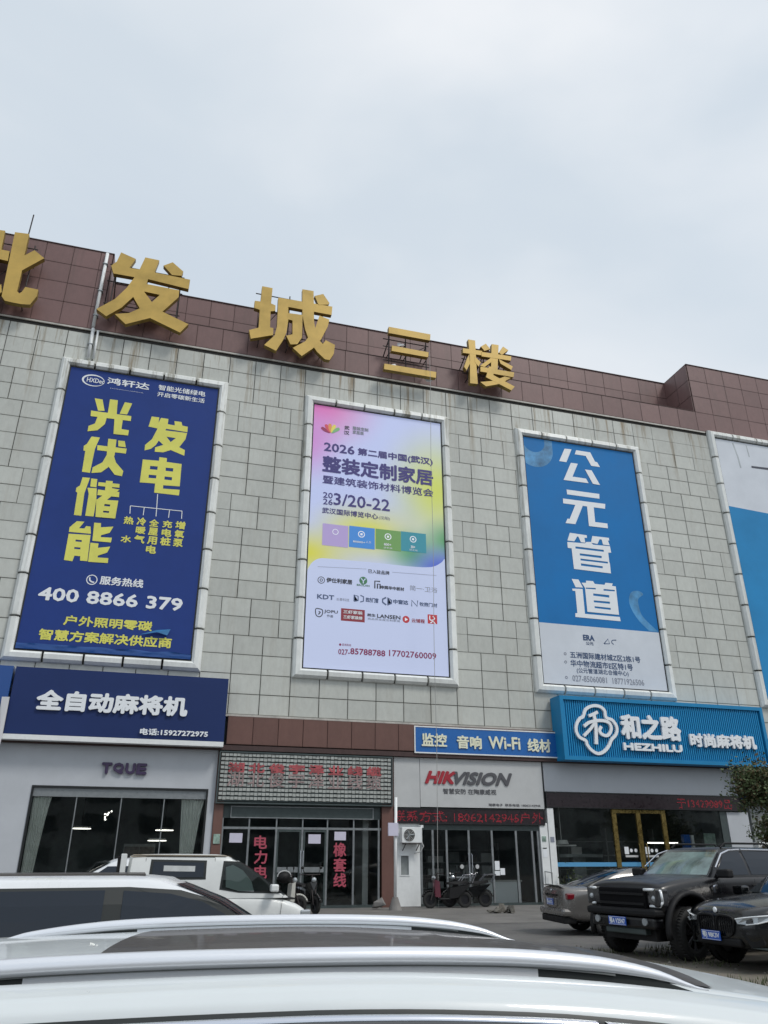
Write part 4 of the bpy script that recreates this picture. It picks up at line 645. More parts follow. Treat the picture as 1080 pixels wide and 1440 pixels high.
for s_, a, b_ in (('T', -1.56, -1.20), ('Q', -1.17, -.78), ('U', -.74, -.38), ('E', -.35, .02)): lettering(s_, a, b_, 4.46, 4.85, YW - .16, M['p'], t, .07, .09, name='letter')
for i, (x, y, z, lab) in enumerate(((-2.1, 33.5, 2.75, 'flat hanging lamp glowing behind the left half of the curtained window'), (.95, 33.6, 2.72, 'upper hanging lamp glowing behind the right half of the curtained window'), (.7, 32.8, 2.33, 'lower scalloped hanging lamp behind the right half of the curtained window'))):
    t = thing('pendant_lamp', lab, 'lamp', (x, y, z), 0, 'lamps inside the curtained shop')
    bm = bmesh.new(); bmesh.ops.create_cone(bm, cap_ends=True, segments=24, radius1=.36, radius2=.30, depth=.07); from_bm('lamp_shade', bm, M['lampwhite'], t)
    bm = bmesh.new(); bmesh.ops.create_cone(bm, cap_ends=True, segments=24, radius1=.34, radius2=.34, depth=.02, matrix=Matrix.Translation((0, 0, -.05))); from_bm('diffuser', bm, M['lamp'], t)
    bm = bmesh.new(); bar(bm, (0, 0, .03), (0, 0, 5.35 - z), .012, 6); from_bm('cord', bm, M['steel'], t)
bm = bmesh.new()
for _ in range(9): bmesh.ops.create_icosphere(bm, subdivisions=1, radius=.035, matrix=Matrix.Translation((-1.2 + random.uniform(-.12, .12), 33.2, 3.1 + random.uniform(-.22, .22))))
o = from_bm('chandelier', bm, M['lamp']); tag(o, 'cluster of small lit bulbs hanging in the middle of the curtained window', 'chandelier')
t = thing('game_table', 'dark square table with chairs deep inside the curtained shop', 'table', (-1.9, 34, 0))
box('table_top', -.5, .5, -.5, .5, .72, .80, M['goods'], t, .02); box('pedestal', -.2, .2, -.2, .2, .04, .72, M['interior2'], t)
t = thing('display_cabinet', 'dark cabinet standing behind the middle pane of the curtained shop', 'cabinet', (.1, 35, 0))
box('carcass', -.6, .6, -.25, .25, .03, 2.2, M['interior2'], t); box('door', -.57, -.01, -.28, -.25, .1, 2.1, M['goods'], t); box('door', .01, .57, -.28, -.25, .1, 2.1, M['goods'], t)

sg = thing('fascia_sign', 'navy shop sign with six white characters and a telephone number', 'sign')
bm = bmesh.new(); bbox(bm, -4.95, 2.66, 30.38, YW - .08, 5.66, 8.02); from_bm('sign_panel', bm, M['navy_sign'], sg)
box('trim', -5.0, 2.66, 30.36, YW - .08, 5.48, 5.652, M['white_trim'], sg)
for t_ in TEXT['sign1']: lettering(t_[0], t_[1], t_[2], t_[3], t_[4], 30.30, M['w'], sg, t_[6], .07 if '全' in t_[0] else .0)
sg = thing('fascia_sign', 'crumpled end of a blue shop sign at the left picture edge', 'sign')
box('sign_panel', -15.5, -5.03, 30.34, YW - .08, 5.6, 8.02, M['crumple'], sg)
bm = bmesh.new(); vs = [bm.verts.new((-5.04 + random.uniform(-.18, .10), 30.3 + random.uniform(-.06, .05), z)) for z in (6.9, 6.5, 6.2, 5.9, 5.6, 5.2) for _ in range(3)]; bmesh.ops.convex_hull(bm, input=vs); from_bm('torn_edge', bm, M['foil'], sg)

# ------------------------------------------------------------------ shop two (slatted sign)
s2_ = thing('slatted_sign', 'grey sign of rotating scales with faded red characters over dark glass doors', 'sign')
box('tray', 2.6, 9.38, YW - .10, YW + .05, 3.56, 5.36, M['alu_dark'], s2_)
bm = bmesh.new(); nr = 11
for j in range(nr):
    z0 = 3.62 + j * (5.32 - 3.62) / nr; h = (5.32 - 3.62) / nr
    for i in range(46):
        x = 2.66 + i * (6.68 / 46); bbox(bm, x + .008, x + .135, YW - .24 + random.uniform(-.012, .012), YW - .21, z0 + .035 + (.0 if i % 2 else .012), z0 + h - .012)
o = from_bm('scale', bm, M['slatgrey'], s2_); o['kind'] = 'stuff'
bm = bmesh.new()
for j in range(nr): bbox(bm, 2.63, 9.36, YW - .20, YW - .17, 3.62 + j * (1.70 / nr) - .008, 3.62 + j * (1.70 / nr) + .02)
from_bm('scale_rail', bm, M['alu_dark'], s2_)
frame_rect('sign_frame', 2.58, 9.40, 3.52, 5.38, YW - .27, YW - .10, .05, M['alu_dark'], s2_)
for i, ch in enumerate('湖北俊宇泽业线缆'):
    a = 2.93 + i * .77; lettering(ch, a, a + .62, 4.62, 4.98, YW - .262, M['fr'], s2_, .05); 
for i, ch in enumerate('湖北俊宇泽业线缆'):
    V, F = text_tris(ch); a = 2.93 + i * .77
# overall faint lower halves: thin strokes
M['fr2'] = mat('worn_off_red_print', (.34, .25, .245), .8, var=.5, vscale=6)
for i, ch in enumerate('湖北俊宇泽业线缆'): a = 2.93 + i * .77; lettering(ch, a, a + .62, 4.12, 4.66, YW - .258, M['fr2'], s2_, .012)
sh2 = thing('shopfront', 'dark green framed glass doors under the faded slatted sign', 'shopfront')
box('head_filler', 2.92, 8.98, YW + .03, YW + .12, 3.04, 3.47, M['alu_dark'], sh2); box('head_board', 3.18, 8.68, YW - .03, YW + .1, 3.06, 3.46, M['alu_dark'], sh2); frame_rect('head_trim', 3.18, 8.68, 3.04, 3.46, YW - .05, YW - .03, .035, M['alu'], sh2)
box('transom', 2.9, 9.0, YW - .02, YW + .06, 2.66, 2.74, M['alu'], sh2); box('sill', 2.9, 9.0, YW - .02, YW + .06, .0, .1, M['alu_dark'], sh2); box('head', 2.9, 9.0, YW - .0, YW + .06, 3.47, 3.54, M['alu_dark'], sh2)
mull = (2.93, 3.90, 4.92, 5.91, 6.87, 7.90, 8.90)
for x in mull: box('mullion', x - .035, x + .035, YW - .03, YW + .05, .1, 2.66, M['alu'], sh2)
for x in mull: box('mullion', x - .025, x + .025, YW - .01, YW + .05, 2.74, 3.04, M['alu'], sh2)
for i, (a, b_) in enumerate(zip(mull, mull[1:])):
    box('pane', a + .035, b_ - .035, YW + .01, YW + .022, .1, 2.66, M['glass'], sh2); box('pane', a + .025, b_ - .025, YW + .01, YW + .022, 2.74, 3.04, M['glass'], sh2)
for a, b_ in ((4.99, 5.83), (5.99, 6.80)):
    d = box('door', a, b_, YW - .02, YW + .0, 1.20, 1.38, M['alu'], sh2)
    frame_rect('door_frame', a - .03, b_ + .03, .12, 2.64, YW - .028, YW + .008, .06, M['alu_dark'], sh2)
for x in (5.86, 5.96):
    bm = bmesh.new(); tube(bm, [(x, YW - .03, 1.15), (x, YW - .10, 1.2), (x, YW - .10, 1.9), (x, YW - .03, 1.95)], .018, 6); from_bm('door_handle', bm, M['chrome'], sh2)
for a, b_, z0, z1 in ((3.21, 3.68, 2.2, 2.52), (6.15, 6.62, 2.18, 2.5), (7.15, 7.6, 2.3, 2.6)): box('paper_notice', a, b_, YW - .012, YW - .005, z0, z1, M['paper'], sh2)
for t_ in TEXT['red1'] + TEXT['red2']: lettering(t_[0], t_[1], t_[2], t_[3], t_[4], YW - .01, M['red'], sh2, .025)
box('side_wall', 8.40, 8.62, YW + .5, YW + 2, .03, 3.4, M['acm'], sh2)
bm = bmesh.new(); bmesh.ops.create_uvsphere(bm, u_segments=12, v_segments=8, radius=.07, matrix=Matrix.Translation((5.45, YW + .4, .95))); o = from_bm('round_lamp', bm, M['lamp']); tag(o, 'small round white light seen through the left glass door of the slatted sign shop', 'lamp')
t = thing('door_number_plaque', 'small green and white plaque on the brown column beside the slatted sign shop', 'plaque'); box('plate', 2.62, 2.86, YW - .15, YW - .125, 2.15, 2.48, M['green_ad'], t, .01)

# ------------------------------------------------------------------ shop three (surveillance)
sg = thing('fascia_sign', 'blue sign with cream characters and Wi-Fi, framed in white, over the surveillance shop', 'sign')
box('sign_panel', 10.36, 16.78, 30.74, YW - .27, 5.60, 6.60, M['wifi_blue'], sg); frame_rect('sign_frame', 10.32, 16.82, 5.56, 6.64, 30.715, YW - .28, .05, M['white_trim'], sg)
for t_ in TEXT['wifi']: lettering(t_[0], t_[1], t_[2], t_[3], t_[4], 30.69, M['c'], sg, t_[6], .04)
sg = thing('brand_sign', 'pale panel sign with red and grey italic capitals above a red ticker', 'sign')
box('sign_panel', 9.50, 10.58, 30.90, YW + .05, 3.52, 5.40, M['acm'], sg); box('sign_panel', 10.60, 16.02, 30.90, YW + .05, 3.54, 5.40, M['acm'], sg); box('sign_edge', 16.02, 16.06, 30.89, YW + .05, 3.54, 5.42, M['blackframe'], sg)
for t_ in TEXT['hik']:
    big = t_[0] in ('HIK', 'VISION'); lettering(t_[0], t_[1], t_[2], t_[3], t_[4], 30.86 if big else 30.89, M[t_[5]], sg, t_[6], .035 if big else 0, 3, .35 if big else 0)
def ticker(x0, x1, z0, z1, y, key, label):
    t = thing('led_ticker', label, 'ticker', (0, 0, 0), 0, 'red led tickers over shop doors'); box('board', x0, x1, y, y + .12, z0, z1, M['ledboard'], t)
    frame_rect('board_frame', x0 - .02, x1 + .02, z0 - .02, z1 + .02, y - .012, y + .10, .03, M['blackframe'], t)
    for t_ in TEXT[key]:
        V, F = text_tris(t_[0]); ax = min(v[0] for v in V); bx = max(v[0] for v in V); az = min(v[1] for v in V); bz = max(v[1] for v in V)
        bm = bmesh.new(); sx_, sz_ = (t_[2] - t_[1]) / (bx - ax), (t_[4] - t_[3]) / (bz - az)
        # dots where the strokes are
        step = .034; grid = set()
        for f_ in F:
            P3 = [(t_[1] + (V[i][0] - ax) * sx_, t_[3] + (V[i][1] - az) * sz_) for i in f_]
            for gi in range(int(min(p_[0] for p_ in P3) / step), int(max(p_[0] for p_ in P3) / step) + 1):
                for gj in range(int(min(p_[1] for p_ in P3) / step), int(max(p_[1] for p_ in P3) / step) + 1):
                    x, z = gi * step, gj * step; ins = True; sgn = 0
                    for k_ in range(len(P3)):
                        (ax1, az1), (bx1, bz1) = P3[k_], P3[(k_ + 1) % len(P3)]; cr_ = (bx1 - ax1) * (z - az1) - (bz1 - az1) * (x - ax1)
                        if cr_ * sgn < -2e-4: ins = False; break
                        if abs(cr_) > 1e-9: sgn = 1 if cr_ > 0 else -1
                    if ins: grid.add((gi, gj))
        for gi, gj in grid:
            if random.random() < .93: bbox(bm, gi * step - .011, gi * step + .011, y - .006, y + .002, gj * step - .011, gj * step + .011)
        o = from_bm('led_dots', bm, M['led'], t); o['kind'] = 'stuff'
ticker(9.5, 15.95, 2.93, 3.47, 30.86, 'led1', 'red led ticker with a phone number over the surveillance shop doors')
sh3 = thing('shopfront', 'grey aluminium glass doors of the surveillance shop under the red ticker', 'shopfront')
box('head', 10.58, 15.72, YW - .02, YW + .1, 2.70, 2.92, M['alu_dark'], sh3); box('sill', 10.58, 15.72, YW - .02, YW + .08, 0, .09, M['alu_dark'], sh3)
mull = (10.62, 11.10, 11.68, 12.62, 13.62, 14.68, 15.40, 15.66)
for x in mull: box('mullion', x - .04, x + .04, YW - .03, YW + .06, .09, 2.70, M['alu'], sh3)
for i, (a, b_) in enumerate(zip(mull, mull[1:])): box('pane', a + .04, b_ - .04, YW + .01, YW + .022, .09, 2.70, M['glass'], sh3)
for x in (12.56, 12.70):
    bm = bmesh.new(); tube(bm, [(x, YW - .03, .95), (x, YW - .10, 1.0), (x, YW - .10, 1.8), (x, YW - .03, 1.85)], .018, 6); from_bm('door_handle', bm, M['chrome'], sh3)
for a, b_, z0, z1 in ((13.70, 13.90, 1.25, 1.58), (13.92, 14.12, 1.08, 1.32), (13.68, 13.9, 1.06, 1.22)): box('paper_notice', a, b_, YW - .0, YW + .005, z0, z1, M['w'], sh3)
for x in (12.3, 12.95): 
    bm = bmesh.new(); bmesh.ops.create_cone(bm, cap_ends=True, segments=14, radius1=.08, radius2=.08, depth=.004, matrix=Matrix.Translation((x, YW - .0, 1.38)) @ Matrix.Rotation(R(90), 4, 'X')); from_bm('sticker', bm, M['acm'], sh3)
box('door_rail', 11.72, 12.54, YW - .01, YW + .03, .98, 1.03, M['alu'], sh3)
t = thing('counter', 'pale shop counter behind the right panes of the surveillance shop', 'counter', (14.3, 31.9, 0)); box('front', -.75, .75, -.3, .3, .05, .82, M['w'], t); box('top', -.8, .8, -.34, .34, .82, .87, M['acm'], t)
t = thing('goods_shelf', 'shelves of boxed goods deep inside the surveillance shop', 'shelf', (13.2, 34.6, 0))
for z in (.5, 1.0, 1.5, 2.0): box('shelf_board', -2.2, 2.2, -.2, .2, z, z + .03, M['interior2'], t)
for x in (-2.2, 2.2): box('upright', x - .02, x + .02, -.2, .2, .03, 2.3, M['interior2'], t)
for z, row in ((.53, 'lowest'), (1.03, 'middle'), (1.53, 'top')):
    for x, w_, h_, mk, lab in ((-1.9, .5, .34, 'goods', 'dark carton at the left end of'), (-1.1, .7, .24, 'acm', 'wide pale carton left of the middle of'), (-.1, .45, .4, 'interior2', 'tall grey carton in the middle of'), (.6, .6, .28, 'goods', 'brown carton right of the middle of'), (1.4, .6, .36, 'acm', 'pale carton at the right end of')):
        tag(box('carton', 13.2 + x, 13.2 + x + w_, 34.45, 34.75, z, z + h_, M[mk]), lab + ' the ' + row + ' shelf in the surveillance shop', 'carton', 'cartons on the surveillance shop shelves')
t = thing('person', 'person in a grey top standing behind the glass door of the surveillance shop', 'person', (13.12, 32.3, 0))
def skin_figure(parent, name, pts, edges, m, sub=2):
    me = bpy.data.meshes.new(name); me.from_pydata([p_[:3] for p_ in pts], edges, []); o = newobj(name, me, m, parent)
    md = o.modifiers.new('skin', 'SKIN'); me.skin_vertices[0]
    for i, p_ in enumerate(pts): me.skin_vertices[0].data[i].radius = (p_[3], p_[3] if len(p_) < 5 else p_[4]); me.skin_vertices[0].data[i].use_root = (i == 0)
    s_ = o.modifiers.new('sub', 'SUBSURF'); s_.levels = s_.render_levels = sub
    bpy.context.view_layer.update(); ev = bpy.data.meshes.new_from_object(o.evaluated_get(bpy.context.evaluated_depsgraph_get()))
    o.modifiers.clear(); o.data = ev
    for p_ in ev.polygons: p_.use_smooth = True
    return o
M['grey_top'] = mat('grey_cotton', (.28, .28, .27), .8, var=.2); M['skin'] = mat('skin', (.42, .26, .19), .55); M['trousers'] = mat('dark_trousers', (.03, .032, .04), .8); M['hair'] = mat('black_hair', (.01, .01, .01), .6)
pts = [(0, 0, .95, .15, .11), (0, 0, 1.15, .15, .10), (0, 0, 1.36, .19, .11), (0, 0, 1.46, .07), (0, -.01, 1.53, .05), (0, -.01, 1.63, .085, .1), (0, -.01, 1.70, .06),
       (.19, 0, 1.38, .06), (.24, -.02, 1.14, .045), (.2, -.2, 1.02, .035), (.17, -.27, 1.0, .04), (-.19, 0, 1.38, .06), (-.24, 0, 1.14, .045), (-.23, -.06, .9, .035), (-.23, -.08, .81, .04),
       (.09, 0, .86, .09), (.1, 0, .5, .065), (.1, .02, .1, .045), (.1, -.1, .06, .04), (-.09, 0, .86, .09), (-.1, 0, .5, .065), (-.1, .02, .1, .045), (-.1, -.1, .06, .04)]
ed = [(0, 1), (1, 2), (2, 3), (3, 4), (4, 5), (5, 6), (2, 7), (7, 8), (8, 9), (9, 10), (2, 11), (11, 12), (12, 13), (13, 14), (0, 15), (15, 16), (16, 17), (17, 18), (0, 19), (19, 20), (20, 21), (21, 22)]
skin_figure(t, 'body', pts, ed, M['grey_top'])
bm = bmesh.new(); bmesh.ops.create_uvsphere(bm, u_segments=14, v_segments=10, radius=.105, matrix=Matrix.Translation((0, .015, 1.665)) @ Matrix.Diagonal((.92, 1.05, 1, 1))); from_bm('hair', bm, M['hair'], t, smooth=True)
# side cabin between brown column and doors
sc_ = thing('white_side_panel', 'white panelled recess with a small window beside the surveillance shop doors', 'wall panel')
bm = bmesh.new(); bbox(bm, 9.50, 9.76, YW - .04, YW + .1, .02, 2.92); bbox(bm, 10.10, 10.56, YW - .04, YW + .1, .02, 2.92); bbox(bm, 9.76, 10.10, YW - .04, YW + .1, 1.78, 2.92); bbox(bm, 9.76, 10.10, YW - .04, YW + .1, .02, 1.08); from_bm('panel', bm, M['white_trim'], sc_)
frame_rect('window_frame', 9.74, 10.13, 1.06, 1.80, YW - .06, YW + .02, .035, M['white_trim'], sc_); box('pane', 9.78, 10.09, YW + .0, YW + .01, 1.10, 1.76, M['interior2'], sc_)
def ac_unit(x, y, z, label, wd=.75, ht=.52, dp=.28):
    t = thing('air_conditioner', label, 'air conditioner', (x, y, z)); box('casing', -wd / 2, wd / 2, -dp / 2, dp / 2, 0, ht, M['white_trim'], t, .012)
    bm = bmesh.new(); bmesh.ops.create_cone(bm, cap_ends=True, segments=28, radius1=ht * .40, radius2=ht * .40, depth=.01, matrix=Matrix.Translation((-wd * .14, -dp / 2 - .004, ht / 2)) @ Matrix.Rotation(R(90), 4, 'X')); from_bm('fan_opening', bm, M['plastic'], t)
    bm = bmesh.new()
    for rr in (.15, .24, .33, .40):
        pts_ = [Vector((-wd * .14 + ht * rr * math.cos(a), -dp / 2 - .016, ht / 2 + ht * rr * math.sin(a))) for a in [i * math.pi / 10 for i in range(21)]]
        for a, b_ in zip(pts_, pts_[1:]): bar(bm, a, b_, .005, 4)
    for a in [i * math.pi / 4 for i in range(8)]: bar(bm, (-wd * .14, -dp / 2 - .018, ht / 2), (-wd * .14 + ht * .4 * math.cos(a), -dp / 2 - .018, ht / 2 + ht * .4 * math.sin(a)), .005, 4)
    from_bm('fan_grille', bm, M['lampwhite'], t)
    bm = bmesh.new(); bmesh.ops.create_cone(bm, cap_ends=True, segments=12, radius1=.05, radius2=.05, depth=.02, matrix=Matrix.Translation((-wd * .14, -dp / 2 - .012, ht / 2)) @ Matrix.Rotation(R(90), 4, 'X'))
    for a in [i * 2 * math.pi / 3 for i in range(3)]: 
        bar(bm, (-wd * .14, -dp / 2 - .012, ht / 2), (-wd * .14 + ht * .33 * math.cos(a), -dp / 2 - .011, ht / 2 + ht * .33 * math.sin(a)), .02, 4, .045)
    from_bm('fan', bm, M['alu'], t); return t
ac_unit(10.12, 30.72, 2.22, 'wall air conditioner unit in the white recess beside the surveillance shop', .82, .55, .3)
t = thing('wall_bracket', 'dark steel bracket carrying the wall air conditioner', 'bracket')
bm = bmesh.new()
for x in (9.85, 10.4): bar(bm, (x, YW - .05, 2.19), (x, 30.5, 2.19), .02, 5); bar(bm, (x, YW - .05, 1.95), (x, 30.55, 2.18), .018, 5)
bar(bm, (9.8, 30.55, 2.185), (10.45, 30.55, 2.185), .02, 5); from_bm('arm', bm, M['steel'], t)
bm = bmesh.new(); tube(bm, [(10.5, 30.75, 2.4), (10.62, 30.7, 2.1), (10.5, 30.75, 1.9), (10.3, 30.9, 1.85)], .02, 6); o = from_bm('cable', bm, M['acm']); tag(o, 'looping pale hose below the wall air conditioner', 'hose')
bm = bmesh.new(); bbox(bm, 10.50, 10.60, 30.62, 30.86, 2.76, 2.86); o = from_bm('security_camera', bm, M['white_trim']); tag(o, 'small white camera under the left end of the red ticker', 'camera')

# white pole with box and concrete foot
t = thing('steel_pole', 'white pole in a concrete foot with a small box sign on it', 'pole', (9.0, 29.2, 0))
bm = bmesh.new(); bar(bm, (0, 0, .3), (.05, 0, 3.75), .055, 12); from_bm('shaft', bm, M['white_trim'], t, smooth=True)
bm = bmesh.new(); bmesh.ops.create_cone(bm, cap_ends=True, segments=16, radius1=.24, radius2=.10, depth=.42, matrix=Matrix.Translation((0, 0, .21))); from_bm('concrete_foot', bm, M['concrete'], t)
box('meter_box', -.28, .10, -.12, -.04, 2.42, 2.86, M['paper'], t)
def rock_bm(cx, cy, cz, r, n=9, s=(1, 1, 1)):
    bm = bmesh.new(); vs = [bm.verts.new((cx + r * s[0] * random.gauss(0, .5), cy + r * s[1] * random.gauss(0, .5), cz + abs(random.gauss(0, .5)) * r * s[2])) for _ in range(n)]; bmesh.ops.convex_hull(bm, input=vs); return bm
for x, y, r_, lab in ((8.55, 29.8, .24, 'broken concrete lump at the foot of the brown column'),):
    o = from_bm('concrete_lump', rock_bm(x, y, 0, r_, 16, (1, 1, 1.3)), M['concrete']); tag(o, lab, 'rubble')
bm = bmesh.new(); 
for _ in range(9):
    b = rock_bm(11.75 + random.uniform(-.3, .55), 26.6 + random.uniform(-.2, .2), 0, .16, 10, (1, 1, random.uniform(.6, 1.8))); me = bpy.data.meshes.new('tmp'); b.to_mesh(me); b.free(); bm.from_mesh(me)
o = from_bm('rubble_heap', bm, M['rubble']); tag(o, 'small heap of broken rubble on the forecourt in front of the surveillance shop', 'rubble')

# white pillar with stickers, blue-sign shop
t = thing('white_pillar', 'white pillar with small notices between the surveillance shop and the teal sign shop', 'pillar')
box('pillar', 15.74, 16.08, YW - .10, YW + .3, 0, 3.0, M['white_trim'], t); box('pillar', 16.12, 16.40, YW - .12, YW + .3, 0, 3.58, M['white_trim'], t)
box('notice', 15.80, 15.98, YW - .115, YW - .10, 2.30, 2.50, M['green_ad'], t); box('notice', 16.17, 16.34, YW - .135, YW - .12, 2.28, 2.48, M['g'], t); box('notice', 15.8, 15.98, YW - .112, YW - .1, 1.72, 2.0, M['w'], t); box('notice_edge', 15.8, 15.98, YW - .118, YW - .112, 2.04, 2.07, M['blackframe'], t)
bm = bmesh.new(); tube(bm, [(15.72, 30.75, 0), (15.74, 30.75, 1.2), (16.05, 30.75, 1.15), (16.0, 30.75, 0)], .02, 6); bar(bm, (15.74, 30.75, .75), (16.03, 30.75, .72), .02, 6); o = from_bm('metal_rack', bm, M['alu']); tag(o, 'small metal rail leaning against the white pillar', 'rack')
s4 = thing('shopfront', 'shop with brass-framed doors and a frosted blue strip under the teal sign', 'shopfront')
box('wall_panel', 16.12, 25.75, YW - .05, YW + .1, 4.24, 5.40, M['white_paint'], s4)
box('wall_panel', 24.98, 26.1, YW - .05, YW + .3, 0, 3.56, M['white_paint'], s4)
ticker(16.12, 25.7, 3.62, 4.2, 30.86, 'led2', 'long black ticker with dim red figures at its right end')
for x in (19.30, 20.47, 21.72): box('brass_post', x - .10, x + .10, YW - .04, YW + .06, .05, 3.58, M['brass'], s4)
box('brass_head', 19.40, 20.37, YW - .03, YW + .06, 3.44, 3.58, M['brass'], s4); box('brass_head', 20.57, 21.62, YW - .03, YW + .06, 3.44, 3.58, M['brass'], s4)
box('brass_rail', 19.40, 21.62, YW - .03, YW + .05, .05, .16, M['brass'], s4)
for x in (20.30, 20.66):
    bm = bmesh.new(); tube(bm, [(x, YW - .04, .9), (x, YW - .12, .95), (x, YW - .12, 2.2), (x, YW - .04, 2.25)], .022, 6); from_bm('door_handle', bm, M['brass'], s4)
for a, b_ in ((16.42, 19.19), (19.42, 20.35), (20.59, 21.60), (21.84, 24.6)): box('pane', a, b_, YW + .01, YW + .022, .1, 3.44 if a > 19 and a < 21 else 3.58, M['glass'], s4)
for a, b_ in ((16.42, 19.18), (19.42, 20.35), (20.59, 21.60)): box('frosted_strip', a, b_, YW - .0, YW + .006, 1.37, 1.53, M['blue_strip'], s4)
box('post', 24.62, 24.95, YW - .03, YW + .08, 0, 3.58, M['alu_dark'], s4)
for cx in (19.95, 20.95):
    for dx in (-.22, .0, .22): disc('sticker', cx + dx, 1.98, .07, YW - .004, M['w'], s4)
    flat('sticker', cx - .3, cx + .3, 1.72, 1.80, YW - .004, M['acm'], s4); flat('sticker', cx - .32, cx - .12, 1.84, 2.12, YW - .003, M['w'], s4)
box('blue_pack', 22.7, 23.0, YW + .1, YW + .3, 2.05, 2.62, M['blue_ad'], s4); box('white_pack', 23.08, 23.2, YW + .1, YW + .2, 2.05, 2.6, M['w'], s4); box('window_poster', 23.72, 24.3, YW + .1, YW + .12, 2.05, 2.68, M['green_ad'], s4)
t = thing('pendant_lamp', 'white disc lamp hanging inside the shop with brass doors', 'lamp', (17.1, 31.7, 2.30))
bm = bmesh.new(); bmesh.ops.create_cone(bm, cap_ends=True, segments=24, radius1=.30, radius2=.24, depth=.16); from_bm('lamp_shade', bm, M['lampwhite'], t); bm = bmesh.new(); bar(bm, (0, 0, .1), (0, 0, 3.0), .018, 6); from_bm('cord', bm, M['lampwhite'], t)
t = thing('wall_shelf', 'white shelf inside the shop with brass doors', 'shelf', (17.1, 31.7, 2.17)); box('board', -.55, .6, -.15, .25, -.03, .03, M['lampwhite'], t)
for i in range(5):
    tag(box('ceiling_strip', 17.2 + i * 1.7, 18.3 + i * 1.7, 33.0 + .5 * (i % 2), 33.06 + .5 * (i % 2), 4.1, 4.14, M['lamp']), ['first', 'second', 'third', 'fourth', 'fifth'][i] + ' thin ceiling light from the left inside the shop with brass doors', 'lamp', 'ceiling lights in the shop with brass doors')
t = thing('display_shelf', 'tall shelf of coloured packs at the back of the shop with brass doors', 'shelf', (21.5, 35.6, 0))
for z in (.6, 1.2, 1.8, 2.4): box('shelf_board', -2.6, 2.6, -.2, .2, z, z + .03, M['interior2'], t)
for x in (-2.6, 0, 2.6): box('upright', x - .03, x + .03, -.2, .2, .03, 3.0, M['interior2'], t)
for x, z, mk, lab in ((19.3, .63, 'blue_ad', 'blue box at the left end of the lowest'), (20.4, .63, 'acm', 'pale box right of the blue one on the lowest'), (20.0, 1.23, 'goods', 'dark box alone on the left half of the second'), (22.6, 1.23, 'blue_ad', 'blue box on the right half of the second'), (19.6, 1.83, 'acm', 'pale box at the left end of the third'), (22.2, 1.83, 'goods', 'dark box on the right half of the third')):
    tag(box('boxed_set', x, x + .55, 35.45, 35.7, z, z + .34, M[mk]), lab + ' display board', 'box', 'boxed sets on the back shelf')
t = thing('game_table', 'grey games table inside the shop with brass doors', 'table', (18.6, 33.2, 0)); box('table_top', -1.2, 1.0, -.5, .6, 1.72, 1.85, M['interior2'], t); box('pedestal', -.3, .3, -.2, .2, .03, 1.72, M['interior2'], t)
for x, lab in ((22.4, 'lit white strip lamp behind the right pane of the shop with brass doors'),):
    t = box('strip_lamp', x - .75, x + .75, 32.2, 32.3, 2.28, 2.33, M['lamp']); tag(t, lab, 'lamp')
bm = bmesh.new()
for _ in range(420):
    x, z = random.gauss(16.95, .28), abs(random.gauss(.55, .28)) + .05; a = random.uniform(0, 6.28)
    v = [bm.verts.new((x + random.uniform(-.05, .05), 30.75 + random.uniform(-.1, .1), z + random.uniform(-.05, .05))) for _ in range(3)]; bm.faces.new(v)
o = from_bm('potted_plant', bm, M['leaf'], recalc=False)
t = thing('shop_plant', 'dark leafy plant in a pot left of the brass doors', 'plant'); o.parent = t; o.name = 'foliage'; bm = bmesh.new(); bmesh.ops.create_cone(bm, cap_ends=True, segments=14, radius1=.14, radius2=.19, depth=.3, matrix=Matrix.Translation((16.95, 30.75, .15))); from_bm('pot', bm, M['concrete'], t)

# teal box sign
hz = thing('box_sign', 'teal ribbed box sign with a white flower emblem and raised white characters', 'sign')
X0, X1, Z0, Z1 = 17.02, 27.0, 5.60, 7.98
frame_rect('sign_frame', 16.72, 27.2, 5.44, 8.10, 30.06, YW - .08, .16, M['sky_metal'], hz)
box('back_panel', 16.88, 27.04, 30.20, 30.26, 5.60, 7.94, M['sky_metal'], hz)
x = 16.92
me = None
while x < 27.0:
    if me is None:
        bm = bmesh.new(); bbox(bm, 0, .055, 30.135, 30.195, 5.605, 7.935, .01); o = from_bm('rib', bm, M['sky_metal2'], hz); me = o.data; o.location.x = x
    else:
        o = newobj('rib', me, None, hz, (x, 0, 0))
    x += .105
box('underside', 16.9, 27.02, 30.27, YW - .09, 5.46, 5.5, M['sky_metal'], hz)
for t_ in TEXT['hez']: lettering(t_[0], t_[1], t_[2], t_[3], t_[4], 30.02, M['w'], hz, t_[6], .10, 3, 0)
em = P['emblem']; from_bm('emblem', shape_bm([ribbon(smoothpts(em, True, 5), .13, True)], 30.02, .1), M['w'], hz)
from_bm('emblem', shape_bm([ribbon(smoothpts(P[k_], False, 5), w_) for k_, w_ in (('emb2', .13), ('emb3', .15), ('emb4', .12), ('emb5', .13))], 30.015, .1), M['w'], hz)
t = thing('vertical_sign', 'dark blue sign with one white character beside the small tree', 'sign'); box('sign_panel', 25.85, 29.5, 30.62, YW - .06, 4.1, 5.35, M['navy_sign'], t)
for t_ in TEXT['que']: lettering(t_[0], t_[1], t_[2], t_[3], t_[4], 30.58, M['w'], t, t_[6], .03)
t = thing('shopfront', 'dark shopfront mostly hidden behind the small tree at the right', 'shopfront'); box('wall_panel', 26.3, 41, YW + .02, YW + .25, 0, 5.4, M['interior2'], t); box('door', 27, 29, YW - .02, YW + .02, 0, 2.6, M['alu_dark'], t)
ac_unit(25.55, 29.6, 1.62, 'outdoor air conditioner unit on a stand below the small tree', .95, .68, .34)
t = thing('equipment_stand', 'low dark stand under the outdoor air conditioner', 'stand'); 
